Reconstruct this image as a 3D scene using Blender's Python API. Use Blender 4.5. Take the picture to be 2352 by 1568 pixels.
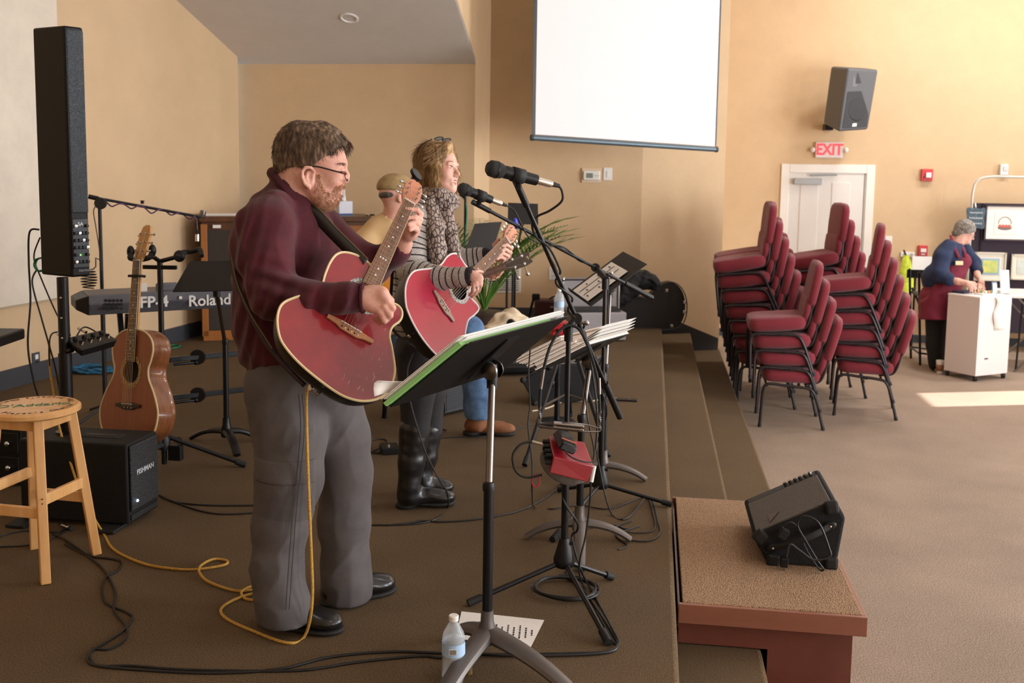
import bpy, bmesh, math, random
import numpy as np
from mathutils import Vector, Matrix
from mathutils.geometry import tessellate_polygon
random.seed(7); rng = np.random.default_rng(7)
for o in list(bpy.data.objects): bpy.data.objects.remove(o)
S = bpy.context.scene; COL = S.collection

# ---------------------------------------------------------------- camera
F, YP, HC = 2287.0, 626.0, 1.58
_p = math.atan((YP-388)/F); _r = math.radians(0.8); _y = math.atan((1499-1176)*math.cos(_p)/F)
FW = np.array([-math.sin(_y)*math.cos(_p), math.cos(_y)*math.cos(_p), -math.sin(_p)])
_a = np.array([math.cos(_y), math.sin(_y), 0.0]); _b = np.cross(_a, FW)
RT = _a*math.cos(_r)+_b*math.sin(_r); UP = -_a*math.sin(_r)+_b*math.cos(_r)
CP = np.array([0, 0, HC])
cam = bpy.data.objects.new('camera', bpy.data.cameras.new('camera')); COL.objects.link(cam)
cam.matrix_world = Matrix(((RT[0], UP[0], -FW[0], CP[0]), (RT[1], UP[1], -FW[1], CP[1]), (RT[2], UP[2], -FW[2], CP[2]), (0, 0, 0, 1)))
cam.data.sensor_width = 36; cam.data.lens = F/2352*36; cam.data.shift_y = -(784-YP)/2352
cam.data.clip_start = .05; cam.data.clip_end = 200
cam.data.dof.use_dof = True; cam.data.dof.focus_distance = 3.55; cam.data.dof.aperture_fstop = 5.0
S.camera = cam
def ray(x, y): return FW+RT*(x-1176)/F+UP*(YP-y)/F
def D(x, y, d): return CP+ray(x, y)*d                       # point seen at a pixel, d metres ahead
def G(x, y, z=0.0): r = ray(x, y); return CP+r*((z-HC)/r[2])  # point seen at a pixel on a level z
def dep(p): return float((np.asarray(p)-CP)@FW)
FL, R1, R2 = -.6, -.2, -.4                              # hall floor, step levels (stage = 0)

# ---------------------------------------------------------------- light
S.view_settings.view_transform = 'Standard'; S.view_settings.look = 'None'
S.view_settings.exposure = -0.3; S.view_settings.gamma = 1.0; S.view_settings.use_curve_mapping = False
W = bpy.data.worlds.new('sky'); S.world = W; W.use_nodes = True
W.node_tree.nodes['Background'].inputs[0].default_value = (.75, .87, 1, 1)
W.node_tree.nodes['Background'].inputs[1].default_value = 1.5
def lamp(kind, name, loc, direction, energy, color, **k):
    l = bpy.data.lights.new(name, kind); o = bpy.data.objects.new(name, l); COL.objects.link(o)
    o.location = loc; o.rotation_euler = Vector(direction).to_track_quat('-Z', 'Y').to_euler()
    l.energy = energy; l.color = color
    for a, b in k.items(): setattr(l, a, b)
    return o
XR = 7.5                                                      # window wall
WINS = [(-3.0, -1.8, -.1, 3.2), (.9, 2.9, -.1, 3.2), (4.2, 7.4, -.1, 3.2), (11.1, 11.8, -.1, 3.2)]
lamp('SUN', 'sun', (12, 14, 8), (-1, -.3, -.758), 18, (1, .97, .92), angle=.009)
for i, (y0, y1, z0, z1) in enumerate(WINS):
    a = (y1-y0)*(z1-z0)
    lamp('AREA', 'window_daylight', (XR+.12, (y0+y1)/2, (z0+z1)/2), (-1, 0, -.05), 60*a, (.95, .975, 1), shape='RECTANGLE', size=y1-y0, size_y=z1-z0)
for x, y, e in ((-2.2, 1.5, 10), (1.8, 1.0, 16), (2.2, 5.5, 16), (3.3, 11.5, 115), (5.6, 11.5, 135)):  # unseen lamps added as overhead fill; the strong pair brightens the far wall
    lamp('AREA', 'added_ceiling_fill', (x, y, 4.94), (0, 0, -1), e, (1, .96, .91), shape='DISK', size=.7)

# ---------------------------------------------------------------- materials
def lin(c): return tuple((v/255/12.92 if v/255 <= .04045 else ((v/255+.055)/1.055)**2.4) for v in c)
MC = {}
def M(name, rgb, rough=.6, metal=0, n=0, amt=.25, bump=0, bs=None, stretch=None, spec=.5, coat=0, rgb2=None, trans=0, emit=0, sheen=0, alpha=1):
    """principled; n = noise scale of the colour variation, bump strength at scale bs"""
    if name in MC: return MC[name]
    m = bpy.data.materials.new(name); m.use_nodes = True; t = m.node_tree; b = t.nodes['Principled BSDF']; I = b.inputs
    c = lin(rgb); I['Base Color'].default_value = (*c, 1); I['Roughness'].default_value = rough; I['Metallic'].default_value = metal
    I['Specular IOR Level'].default_value = spec; I['Coat Weight'].default_value = coat; I['Coat Roughness'].default_value = .08
    I['Transmission Weight'].default_value = trans; I['Sheen Weight'].default_value = sheen; I['Alpha'].default_value = alpha
    if emit: I['Emission Color'].default_value = (*c, 1); I['Emission Strength'].default_value = emit
    if n or bump:
        tc = t.nodes.new('ShaderNodeTexCoord'); mp = t.nodes.new('ShaderNodeMapping'); t.links.new(tc.outputs['Object'], mp.inputs[0])
        if stretch: mp.inputs['Scale'].default_value = stretch
    if n:
        nz = t.nodes.new('ShaderNodeTexNoise'); nz.inputs['Scale'].default_value = n; nz.inputs['Detail'].default_value = 5
        nz.inputs['Roughness'].default_value = .65
        t.links.new(mp.outputs[0], nz.inputs[0]); r = t.nodes.new('ShaderNodeValToRGB')
        c2 = lin(rgb2) if rgb2 else tuple(v*(1-amt) for v in c); c1 = c if rgb2 else tuple(min(1, v*(1+amt)) for v in c)
        r.color_ramp.elements[0].color = (*c2, 1); r.color_ramp.elements[0].position = .32
        r.color_ramp.elements[1].color = (*c1, 1); r.color_ramp.elements[1].position = .68
        t.links.new(nz.outputs[0], r.inputs[0]); t.links.new(r.outputs[0], I['Base Color'])
    if bump:
        n2 = t.nodes.new('ShaderNodeTexNoise'); n2.inputs['Scale'].default_value = bs or n; n2.inputs['Detail'].default_value = 4
        t.links.new(mp.outputs[0], n2.inputs[0]); bp = t.nodes.new('ShaderNodeBump'); bp.inputs['Strength'].default_value = bump
        bp.inputs['Distance'].default_value = .01; t.links.new(n2.outputs[0], bp.inputs['Height']); t.links.new(bp.outputs[0], I['Normal'])
    MC[name] = m; return m
def nodes(m): return m.node_tree, m.node_tree.nodes['Principled BSDF']
def M_cells(name, rgb, rgb2, scale, rough=.9, bump=.6, kind='F1', stretch=(1, 1, 1)):
    """woven / printed cell pattern (Voronoi)"""
    m = M(name, rgb, rough); t, b = nodes(m)
    tc = t.nodes.new('ShaderNodeTexCoord'); mp = t.nodes.new('ShaderNodeMapping'); mp.inputs['Scale'].default_value = stretch
    t.links.new(tc.outputs['Object'], mp.inputs[0]); v = t.nodes.new('ShaderNodeTexVoronoi'); v.inputs['Scale'].default_value = scale
    if kind == 'EDGE': v.feature = 'DISTANCE_TO_EDGE'
    t.links.new(mp.outputs[0], v.inputs[0]); r = t.nodes.new('ShaderNodeValToRGB')
    lo, hi = ((.03, .16) if kind == 'EDGE' else (.1, .75)); a, c = (rgb2, rgb) if kind == 'EDGE' else (rgb, rgb2)
    r.color_ramp.elements[0].position = lo; r.color_ramp.elements[0].color = (*lin(a), 1)
    r.color_ramp.elements[1].position = hi; r.color_ramp.elements[1].color = (*lin(c), 1)
    t.links.new(v.outputs['Distance'], r.inputs[0]); t.links.new(r.outputs[0], b.inputs['Base Color'])
    bp = t.nodes.new('ShaderNodeBump'); bp.inputs['Strength'].default_value = bump; bp.inputs['Distance'].default_value = .004
    bp.invert = kind != 'EDGE'; t.links.new(v.outputs['Distance'], bp.inputs['Height']); t.links.new(bp.outputs[0], b.inputs['Normal'])
    return m
BLK = M('black_plastic', (16, 16, 17), .45, n=40, amt=.15, spec=.35)
BLKM = M('black_metal', (17, 18, 21), .35, metal=.1, spec=.4)
TOLEX = M('black_tolex', (18, 17, 17), .6, spec=.3, n=300, amt=.4, bump=.4, bs=350)
RUB = M('black_rubber', (16, 16, 17), .7)
CHR = M('chrome', (205, 205, 208), .18, metal=1)
STL = M('brushed_steel', (128, 122, 118), .35, metal=1)
WHITE = M('white_plastic', (232, 230, 226), .4)
PAPER = M('white_paper', (236, 232, 226), .8, n=8, amt=.03)
INK = M('printed_ink', (45, 42, 42), .8)
CORD = M('black_cable', (20, 19, 18), .5)

# ---------------------------------------------------------------- mesh helpers
def nrm(v): v = np.asarray(v, float); return v/(np.linalg.norm(v)+1e-12)
def fr(y, z=None, hint=(0, 0, 1)):
    """3x3 frame, columns x,y,z : y along the first vector, z near the second"""
    y = nrm(y); z = np.asarray(hint if z is None else z, float); x = np.cross(y, z)
    if np.linalg.norm(x) < 1e-6: x = np.cross(y, (1, 0, 0))
    x = nrm(x); return np.stack([x, y, np.cross(x, y)], 1)
def rotz(a): c, s = math.cos(a), math.sin(a); return np.array([[c, -s, 0], [s, c, 0], [0, 0, 1.]])
def roty(a): c, s = math.cos(a), math.sin(a); return np.array([[c, 0, s], [0, 1, 0], [-s, 0, c]])
def rotx(a): c, s = math.cos(a), math.sin(a); return np.array([[1, 0, 0], [0, c, -s], [0, s, c]])
def spline(P, n=8, closed=False):
    """Catmull-Rom through the points"""
    P = np.asarray(P, float); N = len(P); out = []
    for i in range(N if closed else N-1):
        if closed: a, b, c, d = P[(i-1) % N], P[i], P[(i+1) % N], P[(i+2) % N]
        else: a, b, c, d = P[max(i-1, 0)], P[i], P[i+1], P[min(i+2, N-1)]
        for k in range(n):
            t = k/n; out.append(.5*((2*b)+(c-a)*t+(2*a-5*b+4*c-d)*t*t+(3*b-a-3*c+d)*t**3))
    if not closed: out.append(P[-1])
    return np.array(out)
class MB:
    def __init__(s): s.v = []; s.f = []
    def add(s, V, Fc): n = len(s.v); s.v += [tuple(map(float, p)) for p in V]; s.f += [tuple(i+n for i in q) for q in Fc]; return s
    def box(s, c, d, R=None):
        q = np.array([(x, y, z) for x in (-.5, .5) for y in (-.5, .5) for z in (-.5, .5)])*np.asarray(d)
        if R is not None: q = q@np.asarray(R).T
        return s.add(q+np.asarray(c), [(0, 1, 3, 2), (4, 6, 7, 5), (0, 4, 5, 1), (2, 3, 7, 6), (0, 2, 6, 4), (1, 5, 7, 3)])
    def hexa(s, a, b):
        """two quads (lists of 4 points) joined"""
        return s.add(list(a)+list(b), [(3, 2, 1, 0), (4, 5, 6, 7)]+[(i, (i+1) % 4, 4+(i+1) % 4, 4+i) for i in range(4)])
    def plate(s, A, B, C, th):
        """parallelogram A, B, B+C-A, C with thickness th along its normal"""
        A, B, C = map(np.asarray, (A, B, C)); n = nrm(np.cross(B-A, C-A))*th; q = [A, B, B+C-A, C]
        return s.hexa(q, [p+n for p in q])
    def tube(s, P, r, n=8, caps=True, flat=1.0, hint=None):
        P = np.asarray(P, float); N = len(P); r = np.full(N, r) if np.isscalar(r) else np.asarray(r, float)
        T = np.gradient(P, axis=0); T /= np.linalg.norm(T, axis=1)[:, None]+1e-12
        h = np.array(hint if hint is not None else ((0, 0, 1) if abs(T[0][2]) < .9 else (1, 0, 0)), float)
        x = nrm(np.cross(T[0], h)); V = []
        for i in range(N):
            x = nrm(x-T[i]*(x@T[i])); y = np.cross(T[i], x)
            for k in range(n): a = 2*math.pi*k/n; V.append(P[i]+r[i]*(x*math.cos(a)+y*math.sin(a)*flat))
        Fc = [(i*n+k, i*n+(k+1) % n, (i+1)*n+(k+1) % n, (i+1)*n+k) for i in range(N-1) for k in range(n)]
        if caps: Fc += [tuple(range(n-1, -1, -1)), tuple((N-1)*n+k for k in range(n))]
        return s.add(V, Fc)
    def rod(s, a, b, r, n=10): return s.tube([a, b], r, n)
    def lathe(s, prof, o=(0, 0, 0), ax=(0, 0, 1), n=16, caps=True):
        R = fr(ax) if abs(nrm(ax)[2]) < .99 else np.array([[1, 0, 0], [0, 0, 1], [0, -1, 0]]).T.T
        ax = nrm(ax); x = R[:, 0]; y = np.cross(ax, x); V = []
        for (r, h) in prof:
            for k in range(n): a = 2*math.pi*k/n; V.append(np.asarray(o)+ax*h+r*(x*math.cos(a)+y*math.sin(a)))
        N = len(prof); Fc = [(i*n+k, i*n+(k+1) % n, (i+1)*n+(k+1) % n, (i+1)*n+k) for i in range(N-1) for k in range(n)]
        if caps: Fc += [tuple(range(n-1, -1, -1)), tuple((N-1)*n+k for k in range(n))]
        return s.add(V, Fc)
    def ell(s, c, r, R=None, nu=16, nv=10):
        V = []; Fc = []
        for j in range(nv+1):
            p = math.pi*j/nv
            for i in range(nu): a = 2*math.pi*i/nu; V.append((math.sin(p)*math.cos(a), math.sin(p)*math.sin(a), math.cos(p)))
        q = np.array(V)*np.asarray(r)
        if R is not None: q = q@np.asarray(R).T
        for j in range(nv):
            for i in range(nu): Fc.append((j*nu+i, (j+1)*nu+i, (j+1)*nu+(i+1) % nu, j*nu+(i+1) % nu))
        return s.add(q+np.asarray(c), Fc)
    def prism(s, poly, z0, z1, R=None, o=(0, 0, 0)):
        """outline (2d) extruded along local z"""
        p = np.asarray(poly, float)[:, :2]; n = len(p); q = np.vstack([np.c_[p, np.full(n, z0)], np.c_[p, np.full(n, z1)]])
        tri = tessellate_polygon([[Vector((a, b, 0)) for a, b in p]])
        if R is not None: q = q@np.asarray(R).T
        return s.add(q+np.asarray(o), [t for t in tri]+[tuple(n+i for i in t[::-1]) for t in tri]+[(i, (i+1) % n, n+(i+1) % n, n+i) for i in range(n)])
    def grid(s, P, closed=False):
        """P: (nu, nv, 3)"""
        P = np.asarray(P, float); a, b = P.shape[:2]
        return s.add(P.reshape(-1, 3), [(i*b+j, ((i+1) % a)*b+j, ((i+1) % a)*b+j+1, i*b+j+1) for i in range(a if closed else a-1) for j in range(b-1)])
    def build(s, name, mat, parent=None, smooth=38, bev=0, seg=2, sub=0, solid=0):
        me = bpy.data.meshes.new(name); me.from_pydata(s.v, [], s.f); me.validate()
        bm = bmesh.new(); bm.from_mesh(me); bmesh.ops.recalc_face_normals(bm, faces=bm.faces); bm.to_mesh(me); bm.free()
        return mk(name, me, mat, parent, smooth, bev, seg, sub, solid)
def mk(name, me, mat, parent=None, smooth=38, bev=0, seg=2, sub=0, solid=0):
    if smooth:
        me.shade_smooth()
        if smooth < 180: me.set_sharp_from_angle(angle=math.radians(smooth))
    o = bpy.data.objects.new(name, me); COL.objects.link(o)
    for q in (mat if isinstance(mat, (list, tuple)) else [mat]): me.materials.append(q)
    if solid: q = o.modifiers.new('t', 'SOLIDIFY'); q.thickness = solid; q.offset = 0
    if bev: q = o.modifiers.new('b', 'BEVEL'); q.width = bev; q.segments = seg; q.limit_method = 'ANGLE'; q.angle_limit = .6
    if sub: q = o.modifiers.new('s', 'SUBSURF'); q.levels = q.render_levels = sub
    if parent is not None: adopt(o, parent)
    return o
def rootloc(o):
    p = o
    while p.parent: p = p.parent
    return p
def adopt(o, parent):
    o.parent = parent
    if parent.type == 'EMPTY' and not parent.get('_local'): o.matrix_parent_inverse = Matrix.Translation(-parent.location)
def tag(o, label, cat, group=None):
    o['label'] = label; o['category'] = cat
    if group: o['group'] = group
    return o
def thing(name, label, cat, loc=(0, 0, 0), R=None, group=None):
    """Empty at the base of a thing; with R the parts are given in its local frame, else in world coordinates"""
    o = bpy.data.objects.new(name, None); COL.objects.link(o); o.empty_display_size = .1; tag(o, label, cat, group)
    o.location = tuple(map(float, loc))
    if R is not None: o['_local'] = 1; o.rotation_euler = Matrix(np.asarray(R).tolist()).to_euler()
    return o
def dup(root, loc=None, R=None, label=None):
    r = root.copy(); COL.objects.link(r)
    if loc is not None: r.location = tuple(map(float, loc))
    if R is not None: r.rotation_euler = Matrix(np.asarray(R).tolist()).to_euler()
    if label: r['label'] = label
    for ch in list(root.children):
        c = ch.copy(); COL.objects.link(c); c.parent = r
        for g in list(ch.children): d = g.copy(); COL.objects.link(d); d.parent = c
    return r
def struct(o): o['kind'] = 'structure'; return o
def text(name, s, size, mat, parent, o, R, depth=.0006, align='CENTER', sx=1, font_off=0):
    """flat lettering; R columns = right, up, out"""
    c = bpy.data.curves.new('t', 'FONT'); c.body = s; c.size = size; c.align_x = align; c.align_y = 'CENTER'; c.extrude = depth; c.offset = font_off; c.resolution_u = 3
    ob = bpy.data.objects.new('t', c); COL.objects.link(ob); bpy.context.view_layer.update()
    me = bpy.data.meshes.new_from_object(ob.evaluated_get(bpy.context.evaluated_depsgraph_get())); bpy.data.objects.remove(ob)
    R = np.asarray(R, float)*np.array([sx, 1, 1]); me.transform(Matrix([[*R[i], float(o[i])] for i in range(3)]+[[0, 0, 0, 1]]))
    return mk(name, me, mat, parent, 0)

# ---------------------------------------------------------------- signed distance modelling (bodies, clothes, hair)
class SDF:
    """smoothly blended capsules and ellipsoids on a voxel grid, meshed with surface nets"""
    def __init__(s, vox): s.h = vox; s.ops = []
    def cap(s, a, b, ra, rb=None, k=.02, sub=False): s.ops.append(('c', np.asarray(a, float), np.asarray(b, float), ra, ra if rb is None else rb, k, sub)); return s
    def ell(s, c, r, R=None, k=.02, sub=False): s.ops.append(('e', np.asarray(c, float), np.asarray(r, float), np.eye(3) if R is None else np.asarray(R), 0, k, sub)); return s
    def half(s, p, n, k=.004, box=None): s.ops.append(('h', np.asarray(p, float), nrm(n), box, 0, k, True)); return s   # cuts away the side n points to
    def chain(s, P, r, k=.02):
        for i in range(len(P)-1): s.cap(P[i], P[i+1], r[i], r[i+1], k)
        return s
    def mesh(s, disp=None):
        lo = np.full(3, 9e9); hi = -lo
        for q in s.ops:
            if q[6] or q[0] == 'h': continue
            if q[0] == 'c': R = max(q[3], q[4]); lo = np.minimum(lo, np.minimum(q[1], q[2])-R); hi = np.maximum(hi, np.maximum(q[1], q[2])+R)
            else: R = q[2].max(); lo = np.minimum(lo, q[1]-R); hi = np.maximum(hi, q[1]+R)
        h = s.h; lo -= 3*h+.02; hi += 3*h+.02; n = np.ceil((hi-lo)/h).astype(int)+1; fld = np.full(n, .1, np.float32)
        ax = [lo[i]+h*np.arange(n[i]) for i in range(3)]
        for q in s.ops:
            k = q[5]
            if q[0] == 'c': R = max(q[3], q[4])+k+2*h+.02; a = np.minimum(q[1], q[2])-R; b = np.maximum(q[1], q[2])+R
            elif q[0] == 'e': R = q[2].max()+k+2*h+.02; a = q[1]-R; b = q[1]+R
            elif q[3] is not None: a, b = np.asarray(q[3][0])-q[3][1], np.asarray(q[3][0])+q[3][1]
            else: a = lo; b = hi
            i0 = np.clip(((a-lo)/h).astype(int), 0, n); i1 = np.clip(((b-lo)/h).astype(int)+2, 0, n); sl = tuple(slice(i0[i], i1[i]) for i in range(3))
            X, Y, Z = (ax[0][sl[0]][:, None, None], ax[1][sl[1]][None, :, None], ax[2][sl[2]][None, None, :])
            if q[0] == 'c':
                d = q[2]-q[1]; L = d@d+1e-12; t = np.clip(((X-q[1][0])*d[0]+(Y-q[1][1])*d[1]+(Z-q[1][2])*d[2])/L, 0, 1)
                v = np.sqrt((X-q[1][0]-t*d[0])**2+(Y-q[1][1]-t*d[1])**2+(Z-q[1][2]-t*d[2])**2)-(q[3]+t*(q[4]-q[3]))
            elif q[0] == 'e':
                R = q[3]; P = [((X-q[1][0])*R[0, i]+(Y-q[1][1])*R[1, i]+(Z-q[1][2])*R[2, i])/q[2][i] for i in range(3)]
                k0 = np.sqrt(P[0]**2+P[1]**2+P[2]**2); k1 = np.sqrt(sum((P[i]/q[2][i])**2 for i in range(3)))+1e-9; v = k0*(k0-1)/k1
            else: v = (X-q[1][0])*q[2][0]+(Y-q[1][1])*q[2][1]+(Z-q[1][2])*q[2][2]; v = -v
            f = fld[sl]
            if q[6]:
                w = -v; hh = np.clip(.5+.5*(f-w)/k, 0, 1); fld[sl] = w*(1-hh)+f*hh+k*hh*(1-hh)
            else:
                hh = np.clip(.5+.5*(f-v)/k, 0, 1); fld[sl] = f*(1-hh)+v*hh-k*hh*(1-hh)
        V, Q = nets(fld, lo, h)
        if disp is not None: V = disp(V)
        return V, Q
    def build(s, name, mat, parent=None, disp=None, relax=1):
        V, Q = s.mesh(disp); me = bpy.data.meshes.new(name); me.from_pydata(V.tolist(), [], Q.tolist()); me.update()
        return mk(name, me, mat, parent, 180)
def nets(f, lo, h):
    n = np.array(f.shape); ins = f < 0; c = np.zeros(n-1, np.int8)
    for dx in (0, 1):
        for dy in (0, 1):
            for dz in (0, 1): c += ins[dx:n[0]-1+dx, dy:n[1]-1+dy, dz:n[2]-1+dz]
    act = (c > 0) & (c < 8); I = np.argwhere(act); idx = np.full(n-1, -1, np.int64); idx[act] = np.arange(len(I))
    cor = [(a, b, d) for a in (0, 1) for b in (0, 1) for d in (0, 1)]; val = np.stack([f[I[:, 0]+a, I[:, 1]+b, I[:, 2]+d] for a, b, d in cor], 1)
    ps = np.zeros((len(I), 3)); ct = np.zeros(len(I))
    for i in range(8):
        for j in range(i+1, 8):
            if sum(abs(cor[i][q]-cor[j][q]) for q in range(3)) != 1: continue
            A, B = val[:, i], val[:, j]; m = (A < 0) != (B < 0); t = np.where(m, A/(A-B+1e-12), 0)
            ps[m] += (np.array(cor[i])+t[m, None]*(np.array(cor[j])-np.array(cor[i]))); ct[m] += 1
    V = lo+h*(I+ps/ct[:, None]); Q = []
    for axn in range(3):
        u, v = (axn+1) % 3, (axn+2) % 3; sa = [slice(1, -1)]*3; sb = [slice(1, -1)]*3
        sa[axn] = slice(0, n[axn]-1); sb[axn] = slice(1, n[axn]); A = ins[tuple(sa)]; B = ins[tuple(sb)]; E = np.argwhere(A != B)
        if not len(E): continue
        fl = A[tuple(E.T)]; E = E.copy(); E[:, u] += 1; E[:, v] += 1
        def at(du, dv): e = E.copy(); e[:, u] += du; e[:, v] += dv; return idx[tuple(e.T)]
        q = np.stack([at(-1, -1), at(0, -1), at(0, 0), at(-1, 0)], 1); q[~fl] = q[~fl][:, ::-1]; Q.append(q)
    Q = np.vstack(Q); Q = Q[(Q >= 0).all(1)]
    for _ in range(2):   # relax the voxel steps
        s = np.zeros_like(V); w = np.zeros(len(V))
        for a, b in ((0, 1), (1, 2), (2, 3), (3, 0)):
            np.add.at(s, Q[:, a], V[Q[:, b]]); np.add.at(w, Q[:, a], 1); np.add.at(s, Q[:, b], V[Q[:, a]]); np.add.at(w, Q[:, b], 1)
        V = V*.5+.5*s/np.maximum(w, 1)[:, None]
    return V, Q
def snoise(P, sc, seed=0):
    """cheap smooth noise in -1..1"""
    r = np.random.default_rng(seed); out = np.zeros(len(P))
    for i in range(7): k = r.normal(size=3)*sc; out += np.sin(P@k+r.uniform(0, 6.28))
    return out/7*1.6
def ridge(P, sc, seed=0): return (1-np.minimum(1, np.abs(snoise(P, sc, seed))*1.6))**2
def strands(name, mat, parent, roots, dirs, length, seg=5, r=.0009, curl=0, grav=0, seed=1, follow=None):
    """hair: thin three sided tubes grown from root points"""
    r_ = np.random.default_rng(seed); N = len(roots); P = [np.array(roots)]; d = np.array(dirs, float); L = np.broadcast_to(np.asarray(length, float), (N,))*r_.uniform(.75, 1.2, N)
    for i in range(seg):
        d = d+r_.normal(size=(N, 3))*curl; d[:, 2] -= grav; d /= np.linalg.norm(d, axis=1)[:, None]
        q = P[-1]+d*(L/seg)[:, None]
        if follow is not None: q = follow(q)
        P.append(q)
    P = np.stack(P, 1); a = np.cross(d, r_.normal(size=(N, 3))); a /= np.linalg.norm(a, axis=1)[:, None]; b = np.cross(d, a)
    V = np.zeros((N, seg+1, 3, 3))
    for j in range(seg+1):
        w = r*(1-.75*j/seg)
        for k in range(3): an = 2.094*k; V[:, j, k] = P[:, j]+w*(a*math.cos(an)+b*math.sin(an))
    base = (np.arange(N)*(seg+1)*3)[:, None, None, None]; j = np.arange(seg)[None, :, None, None]; k = np.arange(3)[None, None, :, None]
    Q = np.concatenate([base+j*3+k, base+j*3+(k+1) % 3, base+(j+1)*3+(k+1) % 3, base+(j+1)*3+k], 3).reshape(-1, 4)
    me = bpy.data.meshes.new(name); me.from_pydata(V.reshape(-1, 3).tolist(), [], Q.tolist()); me.update(); return mk(name, me, mat, parent, 180)
# ================================================================ the place
def inter(px, py, p0, n): r = ray(px, py); return CP+r*(((np.asarray(p0)-CP)@n)/(r@n))
TAN = M('tan_wall_paint', (211, 182, 145), .75, n=3, amt=.04, bump=.15, bs=90)
BASE = M('dark_grey_baseboard', (58, 60, 66), .6)
def stage_mat(name, a, b, sc=260):
    m = M(name, a, .95, n=sc, rgb2=b, bump=.5, bs=sc*1.6); t, p = nodes(m)
    r = [x for x in t.nodes if x.type == 'VALTORGB'][0]; mx = t.nodes.new('ShaderNodeMixRGB'); mx.blend_type = 'MULTIPLY'; mx.inputs[0].default_value = .55
    nz = t.nodes.new('ShaderNodeTexNoise'); nz.inputs['Scale'].default_value = 1.6; nz.inputs['Detail'].default_value = 6
    rr = t.nodes.new('ShaderNodeValToRGB'); rr.color_ramp.elements[0].position = .3; rr.color_ramp.elements[0].color = (.6, .6, .6, 1); rr.color_ramp.elements[1].position = .7
    tc = [x for x in t.nodes if x.type == 'TEX_COORD'][0]; t.links.new(tc.outputs['Object'], nz.inputs[0]); t.links.new(nz.outputs[0], rr.inputs[0])
    t.links.new(r.outputs[0], mx.inputs[1]); t.links.new(rr.outputs[0], mx.inputs[2]); t.links.new(mx.outputs[0], p.inputs['Base Color']); return m
STAGE = stage_mat('olive_brown_stage_carpet', (130, 103, 66), (41, 30, 15), 210)
HALL = stage_mat('beige_hall_carpet', (196, 172, 150), (100, 84, 72), 150)
XE = .124; X1 = .451; X2 = .787
LWa, LWc = G(0, 897), G(540, 747); u = nrm(LWc-LWa); LWn = np.array([u[1], -u[0], 0])
LW0 = LWc+u*(-4.2-LWc[1])/u[1]                                # wall runs on behind the camera
TOP = 5.0; YB = -4.2
zc = D(537, 147, dep(LWc))[2]; cA = D(537, 147, dep(LWc)); r_ = ray(1092, 147); cB = CP+r_*((zc-HC)/r_[2])
BWn = nrm(np.cross(cB-cA, (0, 0, 1)))
cC = inter(405, 0, LWc, LWn); CEn = nrm(np.cross(cB-cA, cC-cA)); cD = inter(1045, 0, cA, CEn)
W1a, W1b = G(1120, 727), G(1215, 727); u1 = nrm(W1b-W1a); n1 = np.array([u1[1], -u1[0], 0])
W1f = inter(1467, 700, W1a, n1); W1f[2] = 0
q = ray(1659, 560); YG = W1f[1]+.42; W2g = CP+q*(YG/q[1]); W2g[2] = 0
YF = G(2100, 786, FL)[1]
def V0(p): return np.array([p[0], p[1], 0.])
def wall(name, a, b, z0, z1, th=.1, mat=TAN, face=1):
    """vertical wall whose seen face runs a->b (left to right)"""
    a = np.array([a[0], a[1], 0.]); b = np.array([b[0], b[1], 0.]); n = nrm(np.cross(b-a, (0, 0, 1)))*th*-1
    k = lambda p, z: np.array([p[0], p[1], z]); m = MB().hexa([k(a, z0), k(b, z0), k(b, z1), k(a, z1)], [k(a+n, z0), k(b+n, z0), k(b+n, z1), k(a+n, z1)])
    return struct(m.build(name, mat, None, 0))
struct(MB().box((-3.0+XE/2, 4, -.25), (6+XE, 17, .5)).build('floor_stage', STAGE, None, 30, bev=.018))
struct(MB().box(((XE+X1)/2-.02, 4, (R1+FL)/2), (X1-XE+.04, 17, R1-FL)).build('floor_step_upper', STAGE, None, 30, bev=.018))
struct(MB().box(((X1+X2)/2-.02, 4, (R2+FL)/2), (X2-X1+.04, 17, R2-FL)).build('floor_step_lower', STAGE, None, 30, bev=.018))
struct(MB().box((3, 4.5, FL-.1), (14, 19, .2)).build('floor_hall', HALL, None, 0))
wall('wall_left', LW0, LWc+u*.12, 0, TOP)
wall('wall_alcove', cA-nrm(V0(cB-cA))*.15, cB, 0, TOP)
wall('wall_alcove_return', cB, W1a, 0, TOP)
wall('wall_stage_back', W1a, W1f, 0, TOP)
wall('wall_stage_corner', W1f, W2g, FL, TOP)
wall('wall_step_return', W2g, (W2g[0]-.25, YF+.05), FL, TOP)
wall('wall_far', (W2g[0]-.4, YF), (XR+.2, YF), FL, TOP)
wall('wall_behind_camera', (XR+.2, YB), (-7, YB), FL, TOP)
m = MB(); ys = [YB]+[v for w in WINS for v in w[:2]]+[YF+.2]
for i in range(len(ys)-1):
    if i % 2 == 0: m.box((XR+.1, (ys[i]+ys[i+1])/2, (FL+TOP)/2), (.2, ys[i+1]-ys[i], TOP-FL))
    else:
        z0, z1 = WINS[i//2][2:]; c = (ys[i]+ys[i+1])/2; w = ys[i+1]-ys[i]
        m.box((XR+.1, c, (FL+z0)/2), (.2, w, z0-FL)); m.box((XR+.1, c, (z1+TOP)/2), (.2, w, TOP-z1))
struct(m.build('wall_right', TAN, None, 0))
for i, (y0, y1, z0, z1) in enumerate(WINS):
    m = MB(); c = (y0+y1)/2
    for yy in (y0, y1): m.box((XR-.01, yy, (z0+z1)/2), (.06, .08, z1-z0+.08))
    for zz in (z0, z1): m.box((XR-.01, c, zz), (.06, y1-y0+.08, .08))
    struct(m.build('window_%d' % (i+1), WHITE, None, 0))
CEIL = M('grey_white_ceiling_paint', (214, 208, 204), .85, n=4, amt=.03)
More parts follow.
